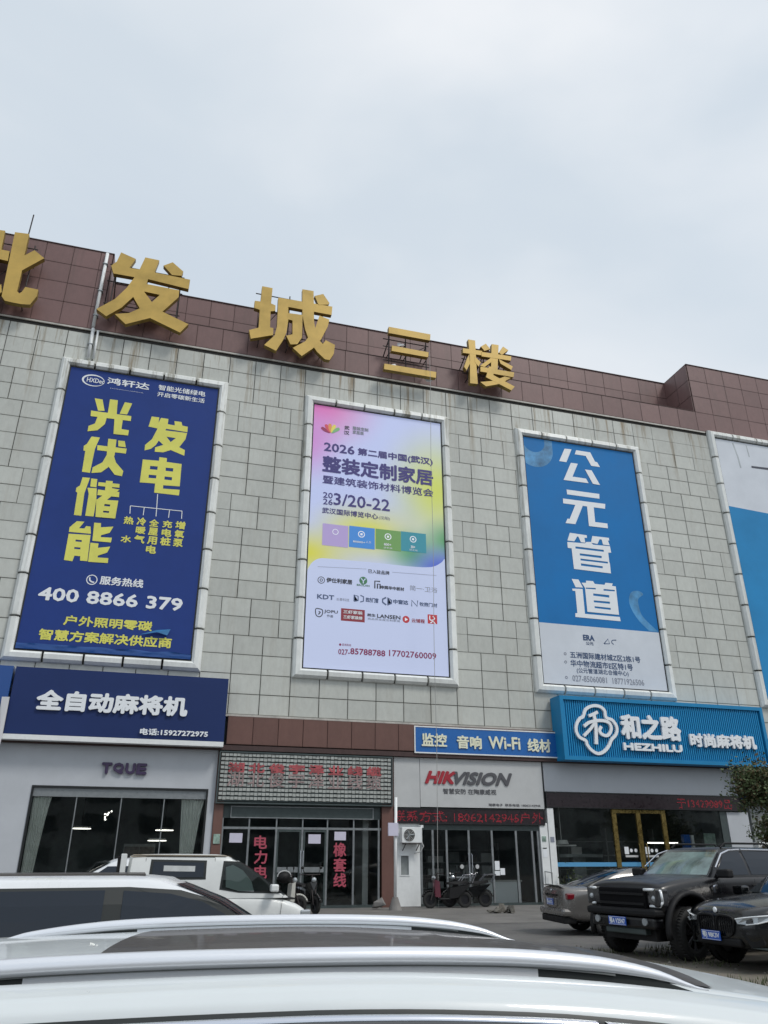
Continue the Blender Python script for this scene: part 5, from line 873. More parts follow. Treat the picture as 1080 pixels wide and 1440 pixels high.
bm = bmesh.new()
for x in (25.1, 26.0): bar(bm, (x, 29.5, 0), (x, 29.5, 1.6), .03, 6); bar(bm, (x, 29.75, 0), (x, 29.75, 1.6), .03, 6)
bbox(bm, 25.05, 26.05, 29.42, 29.8, 1.57, 1.61); from_bm('leg', bm, M['steel'], t)

# ------------------------------------------------------------------ vehicles
M['seat_pale'] = mat('pale_seat_fabric', (.8, .8, .8), .6)
def interp(tab, x):
    tab = sorted(tab)
    if x <= tab[0][0]: return tab[0][1:]
    for a, b in zip(tab, tab[1:]):
        if x <= b[0]:
            t = (x - a[0]) / (b[0] - a[0]); return tuple(p + (q_ - p) * t for p, q_ in zip(a[1:], b[1:]))
    return tab[-1][1:]
def apply_mods(o):
    bpy.context.view_layer.update(); me = bpy.data.meshes.new_from_object(o.evaluated_get(bpy.context.evaluated_depsgraph_get())); o.modifiers.clear(); old = o.data; o.data = me; bpy.data.meshes.remove(old)
def wheel_meshes(r, wd, rim_m, spokes=7):
    bm = bmesh.new(); prof = [(.60, -.42), (.72, -.50), (.90, -.49), (.985, -.40), (1, -.25), (1, .25), (.985, .40), (.90, .49), (.72, .50), (.60, .42)]; n_ = 36; rings = []
    for i in range(n_):
        a = i * 2 * math.pi / n_; rings.append([bm.verts.new((math.cos(a) * r * p, q_ * wd, math.sin(a) * r * p)) for p, q_ in prof])
    for i in range(n_):
        A, B = rings[i], rings[(i + 1) % n_]
        for j in range(len(prof)): bm.faces.new([A[j], B[j], B[(j + 1) % len(prof)], A[(j + 1) % len(prof)]])
    for i in range(60):      # tread blocks
        a = i * 2 * math.pi / 48
        for yy in (-.3, .3):
            b = bmesh.new(); bbox(b, r * .985, r * 1.006, (yy - .12) * wd, (yy + .12) * wd, -r * .040, r * .040); b.transform(Matrix.Rotation(-a - (.06 if yy > 0 else 0), 4, 'Y')); me = bpy.data.meshes.new('tmp'); b.to_mesh(me); b.free(); bm.from_mesh(me); bpy.data.meshes.remove(me)
    bmesh.ops.recalc_face_normals(bm, faces=bm.faces); ty = bpy.data.meshes.new('tyre'); bm.to_mesh(ty); bm.free(); ty.materials.append(M['rubber'])
    for p in ty.polygons: p.use_smooth = len(p.vertices) == 4 and p.area > 1e-3
    bm = bmesh.new()
    for yy in (-.30, .36):
        bmesh.ops.create_cone(bm, cap_ends=False, segments=32, radius1=r * .62, radius2=r * .60, depth=wd * .12, matrix=Matrix.Translation((0, yy * wd, 0)) @ Matrix.Rotation(R(90), 4, 'X'))
    bmesh.ops.create_cone(bm, cap_ends=True, segments=24, radius1=r * .58, radius2=r * .58, depth=.01, matrix=Matrix.Rotation(R(90), 4, 'X'))
    bmesh.ops.create_cone(bm, cap_ends=True, segments=16, radius1=r * .12, radius2=r * .14, depth=wd * .5, matrix=Matrix.Translation((0, -wd * .12, 0)) @ Matrix.Rotation(R(90), 4, 'X'))
    for i in range(spokes):
        a = i * 2 * math.pi / spokes
        for da in (-.10, .10): bar(bm, (r * .10 * math.cos(a), -wd * .36, r * .10 * math.sin(a)), (r * .60 * math.cos(a + da), -wd * .40, r * .60 * math.sin(a + da)), r * .032, 5)
    rm = bpy.data.meshes.new('rim'); bmesh.ops.recalc_face_normals(bm, faces=bm.faces); bm.to_mesh(rm); bm.free(); rm.materials.append(rim_m)
    return ty, rm
def lower_body(parent, st, m, wheels, r_arch, sub=2, hwbase=.95, crown=.02, name='body'):
    bm = bmesh.new(); rings = []
    for x, zb, zs, zt, hw in st:
        h = [(0, zb), (.55 * hw, zb), (.88 * hw, zb + .02), (.97 * hw, zb + .10), (hw, zb + .38 * (zs - zb)), (hw, zb + .72 * (zs - zb)), (.975 * hw, zs - .01), (.90 * hw, zs + .7 * (zt - zs)), (.55 * hw, zt + crown * .5), (0, zt + crown)]
        ring = [(y, z) for y, z in h] + [(-y, z) for y, z in h[-2:0:-1]]
        rings.append([bm.verts.new((x, y, z)) for y, z in ring])
    n_ = len(rings[0])
    for A, B in zip(rings, rings[1:]):
        for i in range(n_): bm.faces.new([A[i], A[(i + 1) % n_], B[(i + 1) % n_], B[i]])
    bm.faces.new(rings[0]); bm.faces.new(rings[-1][::-1])
    o = from_bm(name, bm, m, parent, smooth=True)
    s_ = o.modifiers.new('s', 'SUBSURF'); s_.levels = s_.render_levels = sub
    cut = []
    for wx in wheels:
        b = bmesh.new(); bmesh.ops.create_cone(b, cap_ends=True, segments=40, radius1=r_arch, radius2=r_arch, depth=3, matrix=Matrix.Translation((wx, 0, r_arch * .86)) @ Matrix.Rotation(R(90), 4, 'X'))
        me = bpy.data.meshes.new('c'); b.to_mesh(me); b.free(); c = bpy.data.objects.new('c', me); col.objects.link(c); c.parent = parent; cut.append(c)
        bo = o.modifiers.new('b', 'BOOLEAN'); bo.operation = 'DIFFERENCE'; bo.object = c; bo.solver = 'EXACT'
    apply_mods(o)
    for c in cut: bpy.data.objects.remove(c)
    for p in o.data.polygons: p.use_smooth = True
    bpy.context.view_layer.update()
    if hasattr(o.data, 'set_sharp_from_angle'): o.data.set_sharp_from_angle(angle=R(38))
    for wx in wheels: box('wheel_well', wx - r_arch * 1.0, wx + r_arch * 1.0, -.62, .62, .3, r_arch * 1.9, M['plastic'], parent)
    return o
class Cabin:
    def __init__(s, levels, bow_f=.10, bow_r=.06): s.lv = sorted(levels); s.bf, s.br = bow_f, bow_r
    def at(s, z): return interp(s.lv, z)           # xf, xr, hw
    def build(s, parent, m, crown=.05, name='cabin', rc=.10):
        bm = bmesh.new(); rings = []
        lv = list(s.lv); zt, xf, xr, hw = lv[-1]
        lv += [(zt + crown * .45, xf - .05, xr + .05, hw - .05), (zt + crown * .8, xf - .22, xr + .22, hw - .22), (zt + crown, xf - .55, xr + .55, max(.1, hw - .5))]
        for z, xf, xr, hw in lv:
            ring = []
            for i in range(9): v = -1 + i / 4; vv = max(-1, min(1, v)); ring.append((xf - s.bf * v * v - (.05 if abs(v) == 1 else 0), v * hw * (1 if abs(v) < 1 else .985)))
            for i in range(1, 8): t = i / 8; ring.append((xf + (xr - xf) * t, hw))
            for i in range(9): v = 1 - i / 4; ring.append((xr + s.br * v * v + (.05 if abs(v) == 1 else 0), v * hw * (1 if abs(v) < 1 else .985)))
            for i in range(1, 8): t = 1 - i / 8; ring.append((xf + (xr - xf) * t, -hw))
            rings.append([bm.verts.new((x, y, z)) for x, y in ring])
        n_ = len(rings[0])
        for A, B in zip(rings, rings[1:]):
            for i in range(n_): bm.faces.new([A[i], A[(i + 1) % n_], B[(i + 1) % n_], B[i]])
        c = bm.verts.new((sum(v.co.x for v in rings[-1]) / n_, 0, rings[-1][0].co.z + .004))
        for i in range(n_): bm.faces.new([rings[-1][i], rings[-1][(i + 1) % n_], c])
        bm.faces.new(rings[0][::-1]); o = from_bm(name, bm, m, parent, smooth=True); o.data.set_sharp_from_angle(angle=R(50)); return o
    def side(s, parent, name, poly, m, off, sides=(1, -1), smooth_=True):
        out = []
        for sg in sides:
            bm = bmesh.new(); vs = [bm.verts.new((x, 0, z)) for x, z in poly]; es = [bm.edges.new((vs[i], vs[(i + 1) % len(vs)])) for i in range(len(vs))]
            bmesh.ops.triangle_fill(bm, use_beauty=True, edges=es); bmesh.ops.subdivide_edges(bm, edges=bm.edges[:], cuts=2, use_grid_fill=True)
            for v in bm.verts: v.co.y = sg * (s.at(v.co.z)[2] + off)
            out.append(from_bm(name, bm, m, parent))
        return out
    def screen(s, parent, name, z0, z1, m, off, front=True, vmax0=.9, vmax1=.88, v0=None):
        bm = bmesh.new(); rows = []
        for j in range(7):
            z = z0 + (z1 - z0) * j / 6; xf, xr, hw = s.at(z); vm = vmax0 + (vmax1 - vmax0) * j / 6; row = []
            for i in range(13):
                v = (-1 + i / 6) * vm
                if v0 is not None: v = v0[0] + (v0[1] - v0[0]) * i / 12
                x = (xf - s.bf * v * v + off) if front else (xr + s.br * v * v - off)
                row.append(bm.verts.new((x, v * hw, z + off * .5)))
            rows.append(row)
        for A, B in zip(rows, rows[1:]):
            for i in range(12): bm.faces.new([A[i], A[i + 1], B[i + 1], B[i]])
        return from_bm(name, bm, m, parent, smooth=True)
def put_wheels(parent, xs, y, r, wd, rim_m, spokes=7, steer=0):
    ty, rm = wheel_meshes(r, wd, rim_m, spokes)
    for i, x in enumerate(xs):
        for sg in (-1, 1):
            o = newobj('wheel', ty, None, parent, (x, sg * y, r)); o.rotation_euler = (0, random.uniform(0, 6), (0 if sg < 0 else math.pi) + (steer if i == 0 else 0))
            newobj('rim', rm, None, o)
def mirror_part(parent, x, y, z, m, s=1.0):
    for sg in (1, -1):
        bm = bmesh.new(); bbox(bm, x - .08 * s, x + .10 * s, -.14 * s, .14 * s, -.08 * s, .08 * s, .035 * s); bmesh.ops.translate(bm, verts=bm.verts, vec=(0, sg * (y + .16 * s), z))
        bar(bm, (x, sg * (y - .04), z - .06 * s), (x, sg * (y + .08), z - .03 * s), .03 * s, 6)
        from_bm('door_mirror', bm, m, parent, smooth=False)
def plate_part(parent, x, y, z, text, front=True, wd=.44, ht=.14):
    sg = 1 if front else -1
    p_ = box('licence_plate', min(x, x + .012 * sg), max(x, x + .012 * sg), y - wd / 2, y + wd / 2, z - ht / 2, z + ht / 2, M['plate'], parent)
    V, F = text_tris(text, 3); ax, bx = min(v[0] for v in V), max(v[0] for v in V); az, bz = min(v[1] for v in V), max(v[1] for v in V)
    bm = bmesh.new(); sx_, sz_ = (wd - .05) / (bx - ax), (ht - .045) / (bz - az)
    for k, (dx, dz) in enumerate([(0, 0), (.004, 0), (-.004, 0), (0, .004), (0, -.004)]):
        vs = [bm.verts.new((x + sg * (.0135 + k * .0003), y + sg * ((v[0] - ax) * sx_ - (wd - .05) / 2 + dx), z - ht / 2 + .0225 + (v[1] - az) * sz_ + dz)) for v in V]
        for f in F:
            try: bm.faces.new([vs[i] for i in f])
            except ValueError: pass
    from_bm('plate_lettering', bm, M['w'], p_, recalc=False)
    frame_bm = bmesh.new(); xx = x + sg * .013
    for (a, b_, c, d) in ((-wd / 2 + .006, wd / 2 - .006, ht / 2 - .012, ht / 2 - .006), (-wd / 2 + .006, wd / 2 - .006, -ht / 2 + .006, -ht / 2 + .012)): bbox(frame_bm, min(xx, xx + sg * .001), max(xx, xx + sg * .001), y + a, y + b_, z + c, z + d)
    from_bm('plate_border', frame_bm, M['w'], p_)
def mbox(parent, name, x0, x1, y0, y1, z0, z1, m, bev=.02, both=True, rot=0):
    for sg in ((1, -1) if both else (1,)):
        bm = bmesh.new(); ya, yb = (y0, y1) if sg > 0 else (-y1, -y0); bbox(bm, x0, x1, ya, yb, z0, z1, bev)
        if rot:
            c = Vector(((x0 + x1) / 2, (ya + yb) / 2, (z0 + z1) / 2)); bmesh.ops.rotate(bm, cent=c, matrix=Matrix.Rotation(rot * sg, 3, 'Z'), verts=bm.verts)
        o = from_bm(name, bm, m, parent)
    return o
def seams(parent, cabin, hwfun, segs):
    """thin door shut lines, slightly proud dark strips on the body side"""
    for sg in (1, -1):
        bm = bmesh.new()
        for (xa, za, xb, zb) in segs: bar(bm, (xa, sg * hwfun(xa, za), za), (xb, sg * hwfun(xb, zb), zb), .004, 4)
        from_bm('door_seam', bm, M['seal'], parent)

# --- black pickup with off-road tyres
pk = thing('pickup_truck', 'tall black pickup with chunky off road tyres and a silver sunshade behind its windscreen', 'pickup truck', (11.34, 14.72, 0), math.pi + R(12))
m_ = M['black_paint']
lower_body(pk, [(-2.66, .62, 1.25, 1.30, .88), (-2.6, .58, 1.30, 1.35, .94), (-1.2, .55, 1.32, 1.36, .955), (0, .55, 1.33, 1.37, .955), (1.1, .55, 1.32, 1.37, .955), (1.75, .56, 1.28, 1.34, .955), (2.25, .60, 1.22, 1.29, .95), (2.48, .66, 1.17, 1.25, .93), (2.56, .72, 1.12, 1.20, .90)], m_, (1.90, -1.37), .56)
cb = Cabin([(1.30, 1.28, -1.28, .90), (1.40, 1.16, -1.26, .885), (1.60, .92, -1.2, .83), (1.82, .60, -1.05, .735)], .12, .04); cb.build(pk, m_, .05)
cb.screen(pk, 'sun_shade', 1.37, 1.77, M['sun_shade'], .008, True, .86, .84, None); cb.screen(pk, 'windscreen', 1.34, 1.80, M['windscreen'], .02, True, .92, .88)
cb.side(pk, 'side_window', [(1.02, 1.37), (.62, 1.72), (.45, 1.78), (.12, 1.79), (.10, 1.37)], M['carglass'], .008)
cb.side(pk, 'side_window', [(.02, 1.37), (.04, 1.79), (-.80, 1.78), (-.95, 1.37)], M['carglass'], .008)
for sg in (1, -1):
    bm = bmesh.new(); tube(bm, [(1.0, sg * (cb.at(1.5)[2] + .035), 1.50), (.68, sg * (cb.at(1.74)[2] + .03), 1.74), (.42, sg * (cb.at(1.8)[2] + .03), 1.805), (.1, sg * (cb.at(1.82)[2] + .025), 1.82)], .014, 6); from_bm('rain_visor', bm, M['chrome'], pk)
    bm = bmesh.new(); tube(bm, [(.06, sg * (cb.at(1.82)[2] + .025), 1.82), (-.9, sg * (cb.at(1.82)[2] + .025), 1.81)], .014, 6); from_bm('rain_visor', bm, M['chrome'], pk)
    bm = bmesh.new(); tube(bm, [(.45, sg * .62, 1.85), (.32, sg * .62, 1.93), (-.85, sg * .62, 1.93), (-1.0, sg * .62, 1.86)], .02, 6); from_bm('roof_rail', bm, M['plastic'], pk)
    for wx in (1.90, -1.37):      # fender flares
        bm = bmesh.new(); arc = [(wx + .60 * math.cos(a), sg * .955, .48 + .60 * math.sin(a)) for a in [R(-12 + i * 204 / 18) for i in range(19)]]
        sweep(bm, arc, .05, 10, (1.0, 1.3))
        from_bm('fender_flare', bm, M['plastic'], pk, smooth=True)
    bm = bmesh.new(); tube(bm, [(1.22, sg * .985, 1.08), (1.24, sg * .99, 1.18), (1.14, sg * .985, 1.20)], .018, 6); from_bm('side_vent', bm, M['chrome'], pk)
    for x in (.0, -.95): 
        bm = bmesh.new(); bbox(bm, x, x + .16, -.012, .012, 1.17, 1.20, .008); bmesh.ops.translate(bm, verts=bm.verts, vec=(0, sg * .985, 0)); from_bm('door_handle', bm, M['plastic'], pk)
seams(pk, cb, lambda x, z: .962, [(1.02, 1.3, 1.02, .62), (.05, 1.3, .05, .62), (-1.0, 1.3, -1.0, .8), (1.02, .62, -1.0, .62)])
mirror_part(pk, .98, .93, 1.40, M['plastic'], .95)
mbox(pk, 'grille', 2.46, 2.61, -.60, .60, .82, 1.16, M['void'], .03, False)
bm = bmesh.new()
for z in (.90, 1.06): bbox(bm, 2.60, 2.635, -.57, .57, z - .02, z + .02)
from_bm('grille_bar', bm, M['plastic'], pk)
mbox(pk, 'headlight', 2.36, 2.60, .60, .93, .86, 1.16, M['lens_dark'], .03, True, -.20)
for sg in (1, -1):
    bm = bmesh.new(); pts_ = [(2.645, .62, 1.14), (2.60, .80, 1.14), (2.545, .925, 1.12), (2.535, .935, .95), (2.56, .89, .875), (2.615, .70, .875)]
    tube(bm, [(x, sg * y, z) for x, y, z in pts_], .024, 6); from_bm('light_strip', bm, M['lens_bright'], pk, smooth=True)
    bm = bmesh.new(); bmesh.ops.create_uvsphere(bm, u_segments=12, v_segments=8, radius=.055, matrix=Matrix.Translation((2.585, sg * .80, 1.0))); from_bm('lamp_bulb', bm, M['lens'], pk)
    bm = bmesh.new(); bbox(bm, 2.30, 2.36, .93, .965, .82, .92, .01); bmesh.ops.scale(bm, verts=bm.verts, vec=(1, sg, 1)); from_bm('reflector', bm, M['lens_bright'], pk)
mbox(pk, 'bumper', 2.42, 2.70, -.88, .88, .70, .83, M['plastic'], .04, False); mbox(pk, 'bumper', 2.40, 2.66, -.80, .80, .50, .69, M['black_paint'], .05, False); mbox(pk, 'skid_plate', 2.25, 2.60, -.50, .50, .40, .50, M['alu_dark'], .02, False)
for sg in (1, -1):
    bm = bmesh.new(); bar(bm, (2.665, sg * .6, .62), (2.70, sg * .6, .62), .06, 14); from_bm('fog_lamp', bm, M['lens'], pk)
plate_part(pk, 2.705, -0.06, .61, '鄂A V25N7')
put_wheels(pk, (1.90, -1.37), .84, .43, .31, M['rim'], 8, R(7))

# --- black SUV
bw = thing('suv', 'glossy black SUV with slim bright headlights, cut by the right picture edge', 'car', (11.70, 12.42, 0), math.pi + R(3))
m_ = M['black_paint2']
lower_body(bw, [(-2.33, .45, .95, 1.05, .80), (-2.2, .36, 1.0, 1.12, .90), (-1.2, .30, 1.03, 1.12, .945), (0, .28, 1.02, 1.10, .945), (1.0, .28, 1.0, 1.09, .945), (1.6, .30, .94, 1.04, .94), (2.05, .32, .88, .97, .92), (2.25, .36, .80, .90, .80), (2.36, .42, .70, .80, .62)], m_, (1.50, -1.36), .42, crown=.035)
cb = Cabin([(1.02, 1.10, -2.10, .88), (1.15, .90, -2.06, .86), (1.40, .50, -1.85, .76), (1.58, .15, -1.62, .66)], .16, .08); cb.build(bw, m_, .06)
cb.screen(bw, 'windscreen', 1.10, 1.56, M['windscreen'], .012, True, .9, .86); cb.screen(bw, 'dashboard', 1.10, 1.50, M['cab_dark'], .003, True, .88, .84)
cb.side(bw, 'side_window', [(.72, 1.12), (.20, 1.46), (-.1, 1.52), (-.15, 1.12)], M['carglass'], .006); cb.side(bw, 'side_window', [(-.22, 1.12), (-.2, 1.52), (-1.0, 1.50), (-1.1, 1.12)], M['carglass'], .006)
for sg in (1, -1):
    kid = [(sg * y, z) for y, z in smoothpts([(.035, .52), (.03, .74), (.10, .80), (.36, .79), (.42, .72), (.36, .55), (.2, .49)], True, 3)]
    bm = shape_bm([(kid, [])], 0, .05); bm.transform(Matrix.Translation((2.345, 0, 0)) @ Matrix.Rotation(R(90), 4, 'Z')); from_bm('grille', bm, M['void'], bw)
    bm = shape_bm([ribbon(kid, .022, True)], 0, .04); bm.transform(Matrix.Translation((2.375, 0, 0)) @ Matrix.Rotation(R(90), 4, 'Z')); from_bm('grille_surround', bm, M['plastic'], bw)
    bm = bmesh.new()
    for i in range(7): y = .07 + i * .05; bbox(bm, 2.375, 2.385, min(sg * y, sg * (y + .012)), max(sg * y, sg * (y + .012)), .55, .77)
    from_bm('grille_slat', bm, M['plastic'], bw)
    hl = [Vector(p_) for p_ in ((2.355, .47, .765), (2.31, .62, .79), (2.20, .80, .815), (2.02, .905, .83), (2.05, .905, .76), (2.21, .80, .715), (2.31, .64, .69), (2.35, .50, .70))]
    bm = bmesh.new(); A = [bm.verts.new((p_.x + .022, sg * (p_.y + .012), p_.z)) for p_ in hl]; B = [bm.verts.new((p_.x - .08, sg * (p_.y - .05), p_.z)) for p_ in hl]
    for i in range(8): bm.faces.new([A[i], A[(i + 1) % 8], B[(i + 1) % 8], B[i]])
    bm.faces.new(A); bm.faces.new(B[::-1]); from_bm('headlight', bm, M['lens'], bw)
    bm = bmesh.new(); tube(bm, [(p_.x + .028, sg * (p_.y + .018), p_.z) for p_ in hl[:4]], .010, 6); tube(bm, [(p_.x + .028, sg * (p_.y + .018), p_.z) for p_ in (hl[3], hl[4], hl[5], hl[6])], .009, 6); from_bm('light_strip', bm, M['lens_bright'], bw)
    bm = bmesh.new()
    for q_ in (.3, .62): p_ = hl[1].lerp(hl[3], q_) - Vector((0, 0, .05)); bmesh.ops.create_uvsphere(bm, u_segments=10, v_segments=8, radius=.038, matrix=Matrix.Translation((p_.x + .02, sg * (p_.y + .01), p_.z)))
    from_bm('lamp_bulb', bm, M['lens_dark'], bw)
    bm = bmesh.new(); vs = [bm.verts.new((x, sg * y, z)) for x, y, z in ((2.36, .55, .60), (2.22, .80, .62), (2.18, .84, .42), (2.30, .66, .36), (2.30, .55, .6), (2.1, .8, .5))]; bmesh.ops.convex_hull(bm, input=vs); from_bm('air_intake', bm, M['plastic'], bw)
    bm = bmesh.new(); bar(bm, (2.27, sg * .62, .37), (2.16, sg * .86, .36), .014, 6); from_bm('lip', bm, M['alu_dark'], bw)
mbox(bw, 'air_intake', 2.25, 2.37, -.50, .50, .36, .48, M['plastic'], .03, False)
bm = bmesh.new(); bmesh.ops.create_uvsphere(bm, u_segments=16, v_segments=8, radius=.045, matrix=Matrix.Translation((2.335, 0, .875)) @ Matrix.Diagonal((.5, 1, 1, 1))); from_bm('badge', bm, M['lens_bright'], bw)

plate_part(bw, 2.40, -0.10, .50, '鄂J 98K3V')
mirror_part(bw, .75, .92, 1.12, M['black_paint2'], .95)
seams(bw, cb, lambda x, z: .95, [(.82, 1.0, .82, .35), (-.18, 1.0, -.18, .35)])
put_wheels(bw, (1.50, -1.36), .81, .37, .25, M['rim'], 10)

# --- grey sedan seen from behind
sd_ = thing('sedan', 'grey sedan seen from behind with a red tail lamp, left of the black pickup', 'car', (12.35, 18.9, 0), R(-8))
m_ = M['grey_paint']
lower_body(sd_, [(-2.40, .45, .88, .98, .72), (-2.34, .34, .94, 1.04, .84), (-2.05, .28, .97, 1.06, .90), (-1.3, .24, .96, 1.04, .925), (0, .22, .93, 1.0, .93), (1.2, .22, .90, .98, .925), (1.9, .24, .80, .90, .90), (2.3, .3, .66, .76, .82), (2.4, .38, .56, .64, .68)], m_, (-1.42, 1.45), .38, crown=.02)
cb = Cabin([(.97, 1.15, -2.0, .84), (1.10, .85, -1.72, .80), (1.28, .35, -1.2, .70), (1.40, -.05, -.72, .61)], .12, .14); cb.build(sd_, m_, .05)
cb.screen(sd_, 'rear_window', 1.01, 1.36, M['carglass'], .008, False, .86, .80); cb.screen(sd_, 'windscreen', 1.03, 1.38, M['carglass'], .008, True, .9, .84)
cb.side(sd_, 'side_window', [(-1.35, 1.04), (-.75, 1.30), (-.35, 1.35), (-.3, 1.04)], M['carglass'], .006); cb.side(sd_, 'side_window', [(-.24, 1.04), (-.26, 1.35), (.1, 1.33), (.7, 1.04)], M['carglass'], .006)
mbox(sd_, 'tail_lamp', -2.36, -2.10, .42, .875, .76, .90, M['taillight'], .03, True, -.16)
box('light_bar', -2.43, -2.38, -.42, .42, .83, .87, M['lens_dark'], sd_)
mbox(sd_, 'rear_panel', -2.44, -2.36, -.36, .36, .60, .80, M['grey_paint'], .03, False); plate_part(sd_, -2.445, 0, .70, '鄂A 6KV21', False)
mbox(sd_, 'bumper', -2.46, -2.15, -.84, .84, .40, .58, m_, .07, False); mbox(sd_, 'diffuser', -2.42, -2.1, -.78, .78, .25, .40, M['plastic'], .03, False)
bm = bmesh.new(); vs = [bm.verts.new(p_) for p_ in ((-2.36, -.62, 1.045), (-2.36, .62, 1.045), (-2.30, -.66, 1.06), (-2.30, .66, 1.06), (-2.42, -.55, 1.07), (-2.42, .55, 1.07))]; bmesh.ops.convex_hull(bm, input=vs); from_bm('spoiler', bm, m_, sd_)
bm = bmesh.new(); bmesh.ops.create_uvsphere(bm, u_segments=12, v_segments=8, radius=.04, matrix=Matrix.Translation((-2.40, 0, .95)) @ Matrix.Diagonal((.4, 1, 1, 1))); from_bm('badge', bm, M['chrome'], sd_)
seams(sd_, cb, lambda x, z: .935, [(-.27, .95, -.27, .3), (-1.15, .95, -1.0, .35), (.85, .93, .85, .35)])
put_wheels(sd_, (1.45, -1.42), .80, .34, .22, M['rim'], 6); mirror_part(sd_, .65, .9, 1.02, m_, .8)

# --- white SUV in the second row
ws = thing('suv', 'white car with dark tinted windows, between the nearest car and the small white truck', 'car', (-.32, 7.85, 0), 0)
m_ = M['white_car']
lower_body(ws, [(-2.35, .5, 1.0, 1.05, .78), (-2.2, .4, 1.04, 1.10, .88), (-1.2, .3, 1.03, 1.08, .925), (0, .3, 1.0, 1.05, .925), (1.0, .3, .97, 1.04, .92), (1.8, .32, .86, .94, .90), (2.2, .4, .74, .84, .82), (2.35, .46, .62, .72, .68)], m_, (1.45, -1.35), .40, crown=.03)
cb = Cabin([(1.0, 1.72, -2.2, .87), (1.16, 1.42, -2.12, .845), (1.34, 1.10, -2.0, .79), (1.475, .72, -1.8, .715)], .16, .08); cb.build(ws, m_, .05)
cb.side(ws, 'window_surround', [(1.40, 1.08), (1.18, 1.22), (.95, 1.35), (.7, 1.415), (.3, 1.44), (-1.75, 1.43), (-2.0, 1.08)], M['seal'], .006)
cb.side(ws, 'side_window', [(1.25, 1.11), (1.10, 1.22), (.88, 1.33), (.62, 1.39), (.26, 1.415), (.26, 1.11)], M['carglass'], .012); cb.side(ws, 'side_window', [(.12, 1.11), (.12, 1.418), (-.64, 1.415), (-.72, 1.11)], M['carglass'], .012); cb.side(ws, 'side_window', [(-.84, 1.11), (-.78, 1.41), (-1.7, 1.40), (-1.85, 1.11)], M['carglass'], .012)
cb.screen(ws, 'windscreen', 1.06, 1.455, M['carglass'], .008, True, .9, .86)
box('sunroof', -.9, .42, -.42, .42, 1.515, 1.531, M['pano'], ws, .005)
mirror_part(ws, 1.2, .90, 1.10, m_, .9); seams(ws, cb, lambda x, z: .93, [(.18, 1.02, .18, .35), (-.78, 1.02, -.7, .35), (1.22, 1.0, 1.22, .35)]); put_wheels(ws, (1.45, -1.35), .81, .35, .24, M['rim_silver'], 6)
mbox(ws, 'headlight', 2.0, 2.26, .52, .84, .68, .80, M['lens'], .03, True, -.3); mbox(ws, 'grille', 2.28, 2.36, -.45, .45, .50, .68, M['plastic'], .02, False); mbox(ws, 'bumper', 2.1, 2.42, -.80, .80, .32, .48, m_, .07, False)

# --- small white crew-cab truck
vt = thing('mini_truck', 'small white crew cab truck with a dirty tan roof edge and pale seats', 'truck', (1.25, 17.85, 0), 0)
m_ = M['van_white']
lower_body(vt, [(-1.42, .45, .92, .98, .74), (-1.38, .4, .95, 1.0, .79), (-.3, .36, .96, 1.0, .80), (.8, .36, .96, 1.0, .80), (1.5, .38, .93, .97, .80), (1.95, .42, .80, .85, .78), (2.2, .46, .66, .70, .72), (2.27, .5, .55, .60, .62)], m_, (1.55,), .34, crown=.02)
cb = Cabin([(.94, 1.86, -1.40, .78), (1.10, 1.62, -1.40, .77), (1.35, 1.26, -1.39, .745), (1.60, .84, -1.37, .70), (1.70, .58, -1.36, .675)], .10, .01); cb.build(vt, m_, .04)
cb.side(vt, 'window_surround', [(1.62, 1.02), (1.52, 1.10), (1.18, 1.36), (.78, 1.60), (.45, 1.61), (.40, 1.10), (.78, 1.04)], M['seal'], .006)
cb.side(vt, 'seat_back', [(.52, 1.14), (.50, 1.50), (.64, 1.54), (.84, 1.44), (1.02, 1.24), (1.08, 1.06), (.78, 1.07)], M['seat_pale'], .009); cb.side(vt, 'side_window', [(1.50, 1.07), (1.16, 1.33), (.77, 1.56), (.49, 1.57), (.45, 1.13), (.78, 1.07)], M['glass_lt'], .015)
cb.side(vt, 'window_surround', [(.12, 1.28), (.12, 1.62), (-.95, 1.64), (-.97, 1.28)], M['seal'], .006); cb.side(vt, 'side_window', [(.07, 1.32), (.07, 1.58), (-.90, 1.60), (-.92, 1.32)], M['carglass'], .012)
cb.side(vt, 'seat_back', [(-.1, 1.42), (-.1, 1.52), (-.7, 1.53), (-.7, 1.43)], M['seat'], .016)
cb.screen(vt, 'windscreen', .99, 1.66, M['carglass'], .008, True, .9, .86)
cb.side(vt, 'roof_edge', [(.50, 1.685), (.62, 1.70), (-1.34, 1.71), (-1.34, 1.68)], M['tan_dirt'], .004)
for sg in (1, -1):
    bm = bmesh.new(); tube(bm, [(.5, sg * .69, 1.705), (-1.3, sg * .69, 1.72)], .009, 6); from_bm('drip_rail', bm, M['tan_dirt'], vt)
seams(vt, cb, lambda x, z: interp([(.3, .805), (.95, .81), (1.35, .75), (1.72, .68)], z)[0] if z > .94 else .808, [(.28, 1.66, .28, .42), (-1.05, 1.66, -1.05, .45), (.28, 1.68, -1.05, 1.69), (1.66, .98, 1.60, .45)])
mirror_part(vt, 1.45, .79, 1.12, M['van_white'], .85)
mbox(vt, 'headlight', 2.0, 2.22, .50, .76, .60, .72, M['lens'], .03, True, -.35); mbox(vt, 'bumper', 2.05, 2.33, -.74, .74, .36, .52, M['plastic'], .05, False); mbox(vt, 'wiper_panel', 1.70, 1.95, -.62, .62, .90, .93, M['plastic'], .01, False)
mbox(vt, 'cargo_bed', -3.1, -1.46, -.78, .78, .62, .98, m_, .01, False); mbox(vt, 'rear_post', -1.52, -1.42, -.72, .72, .98, 1.74, m_, .01, False); mbox(vt, 'cargo_frame', -1.58, -1.525, -.70, .70, .98, 1.70, M['plastic'], .01, False)
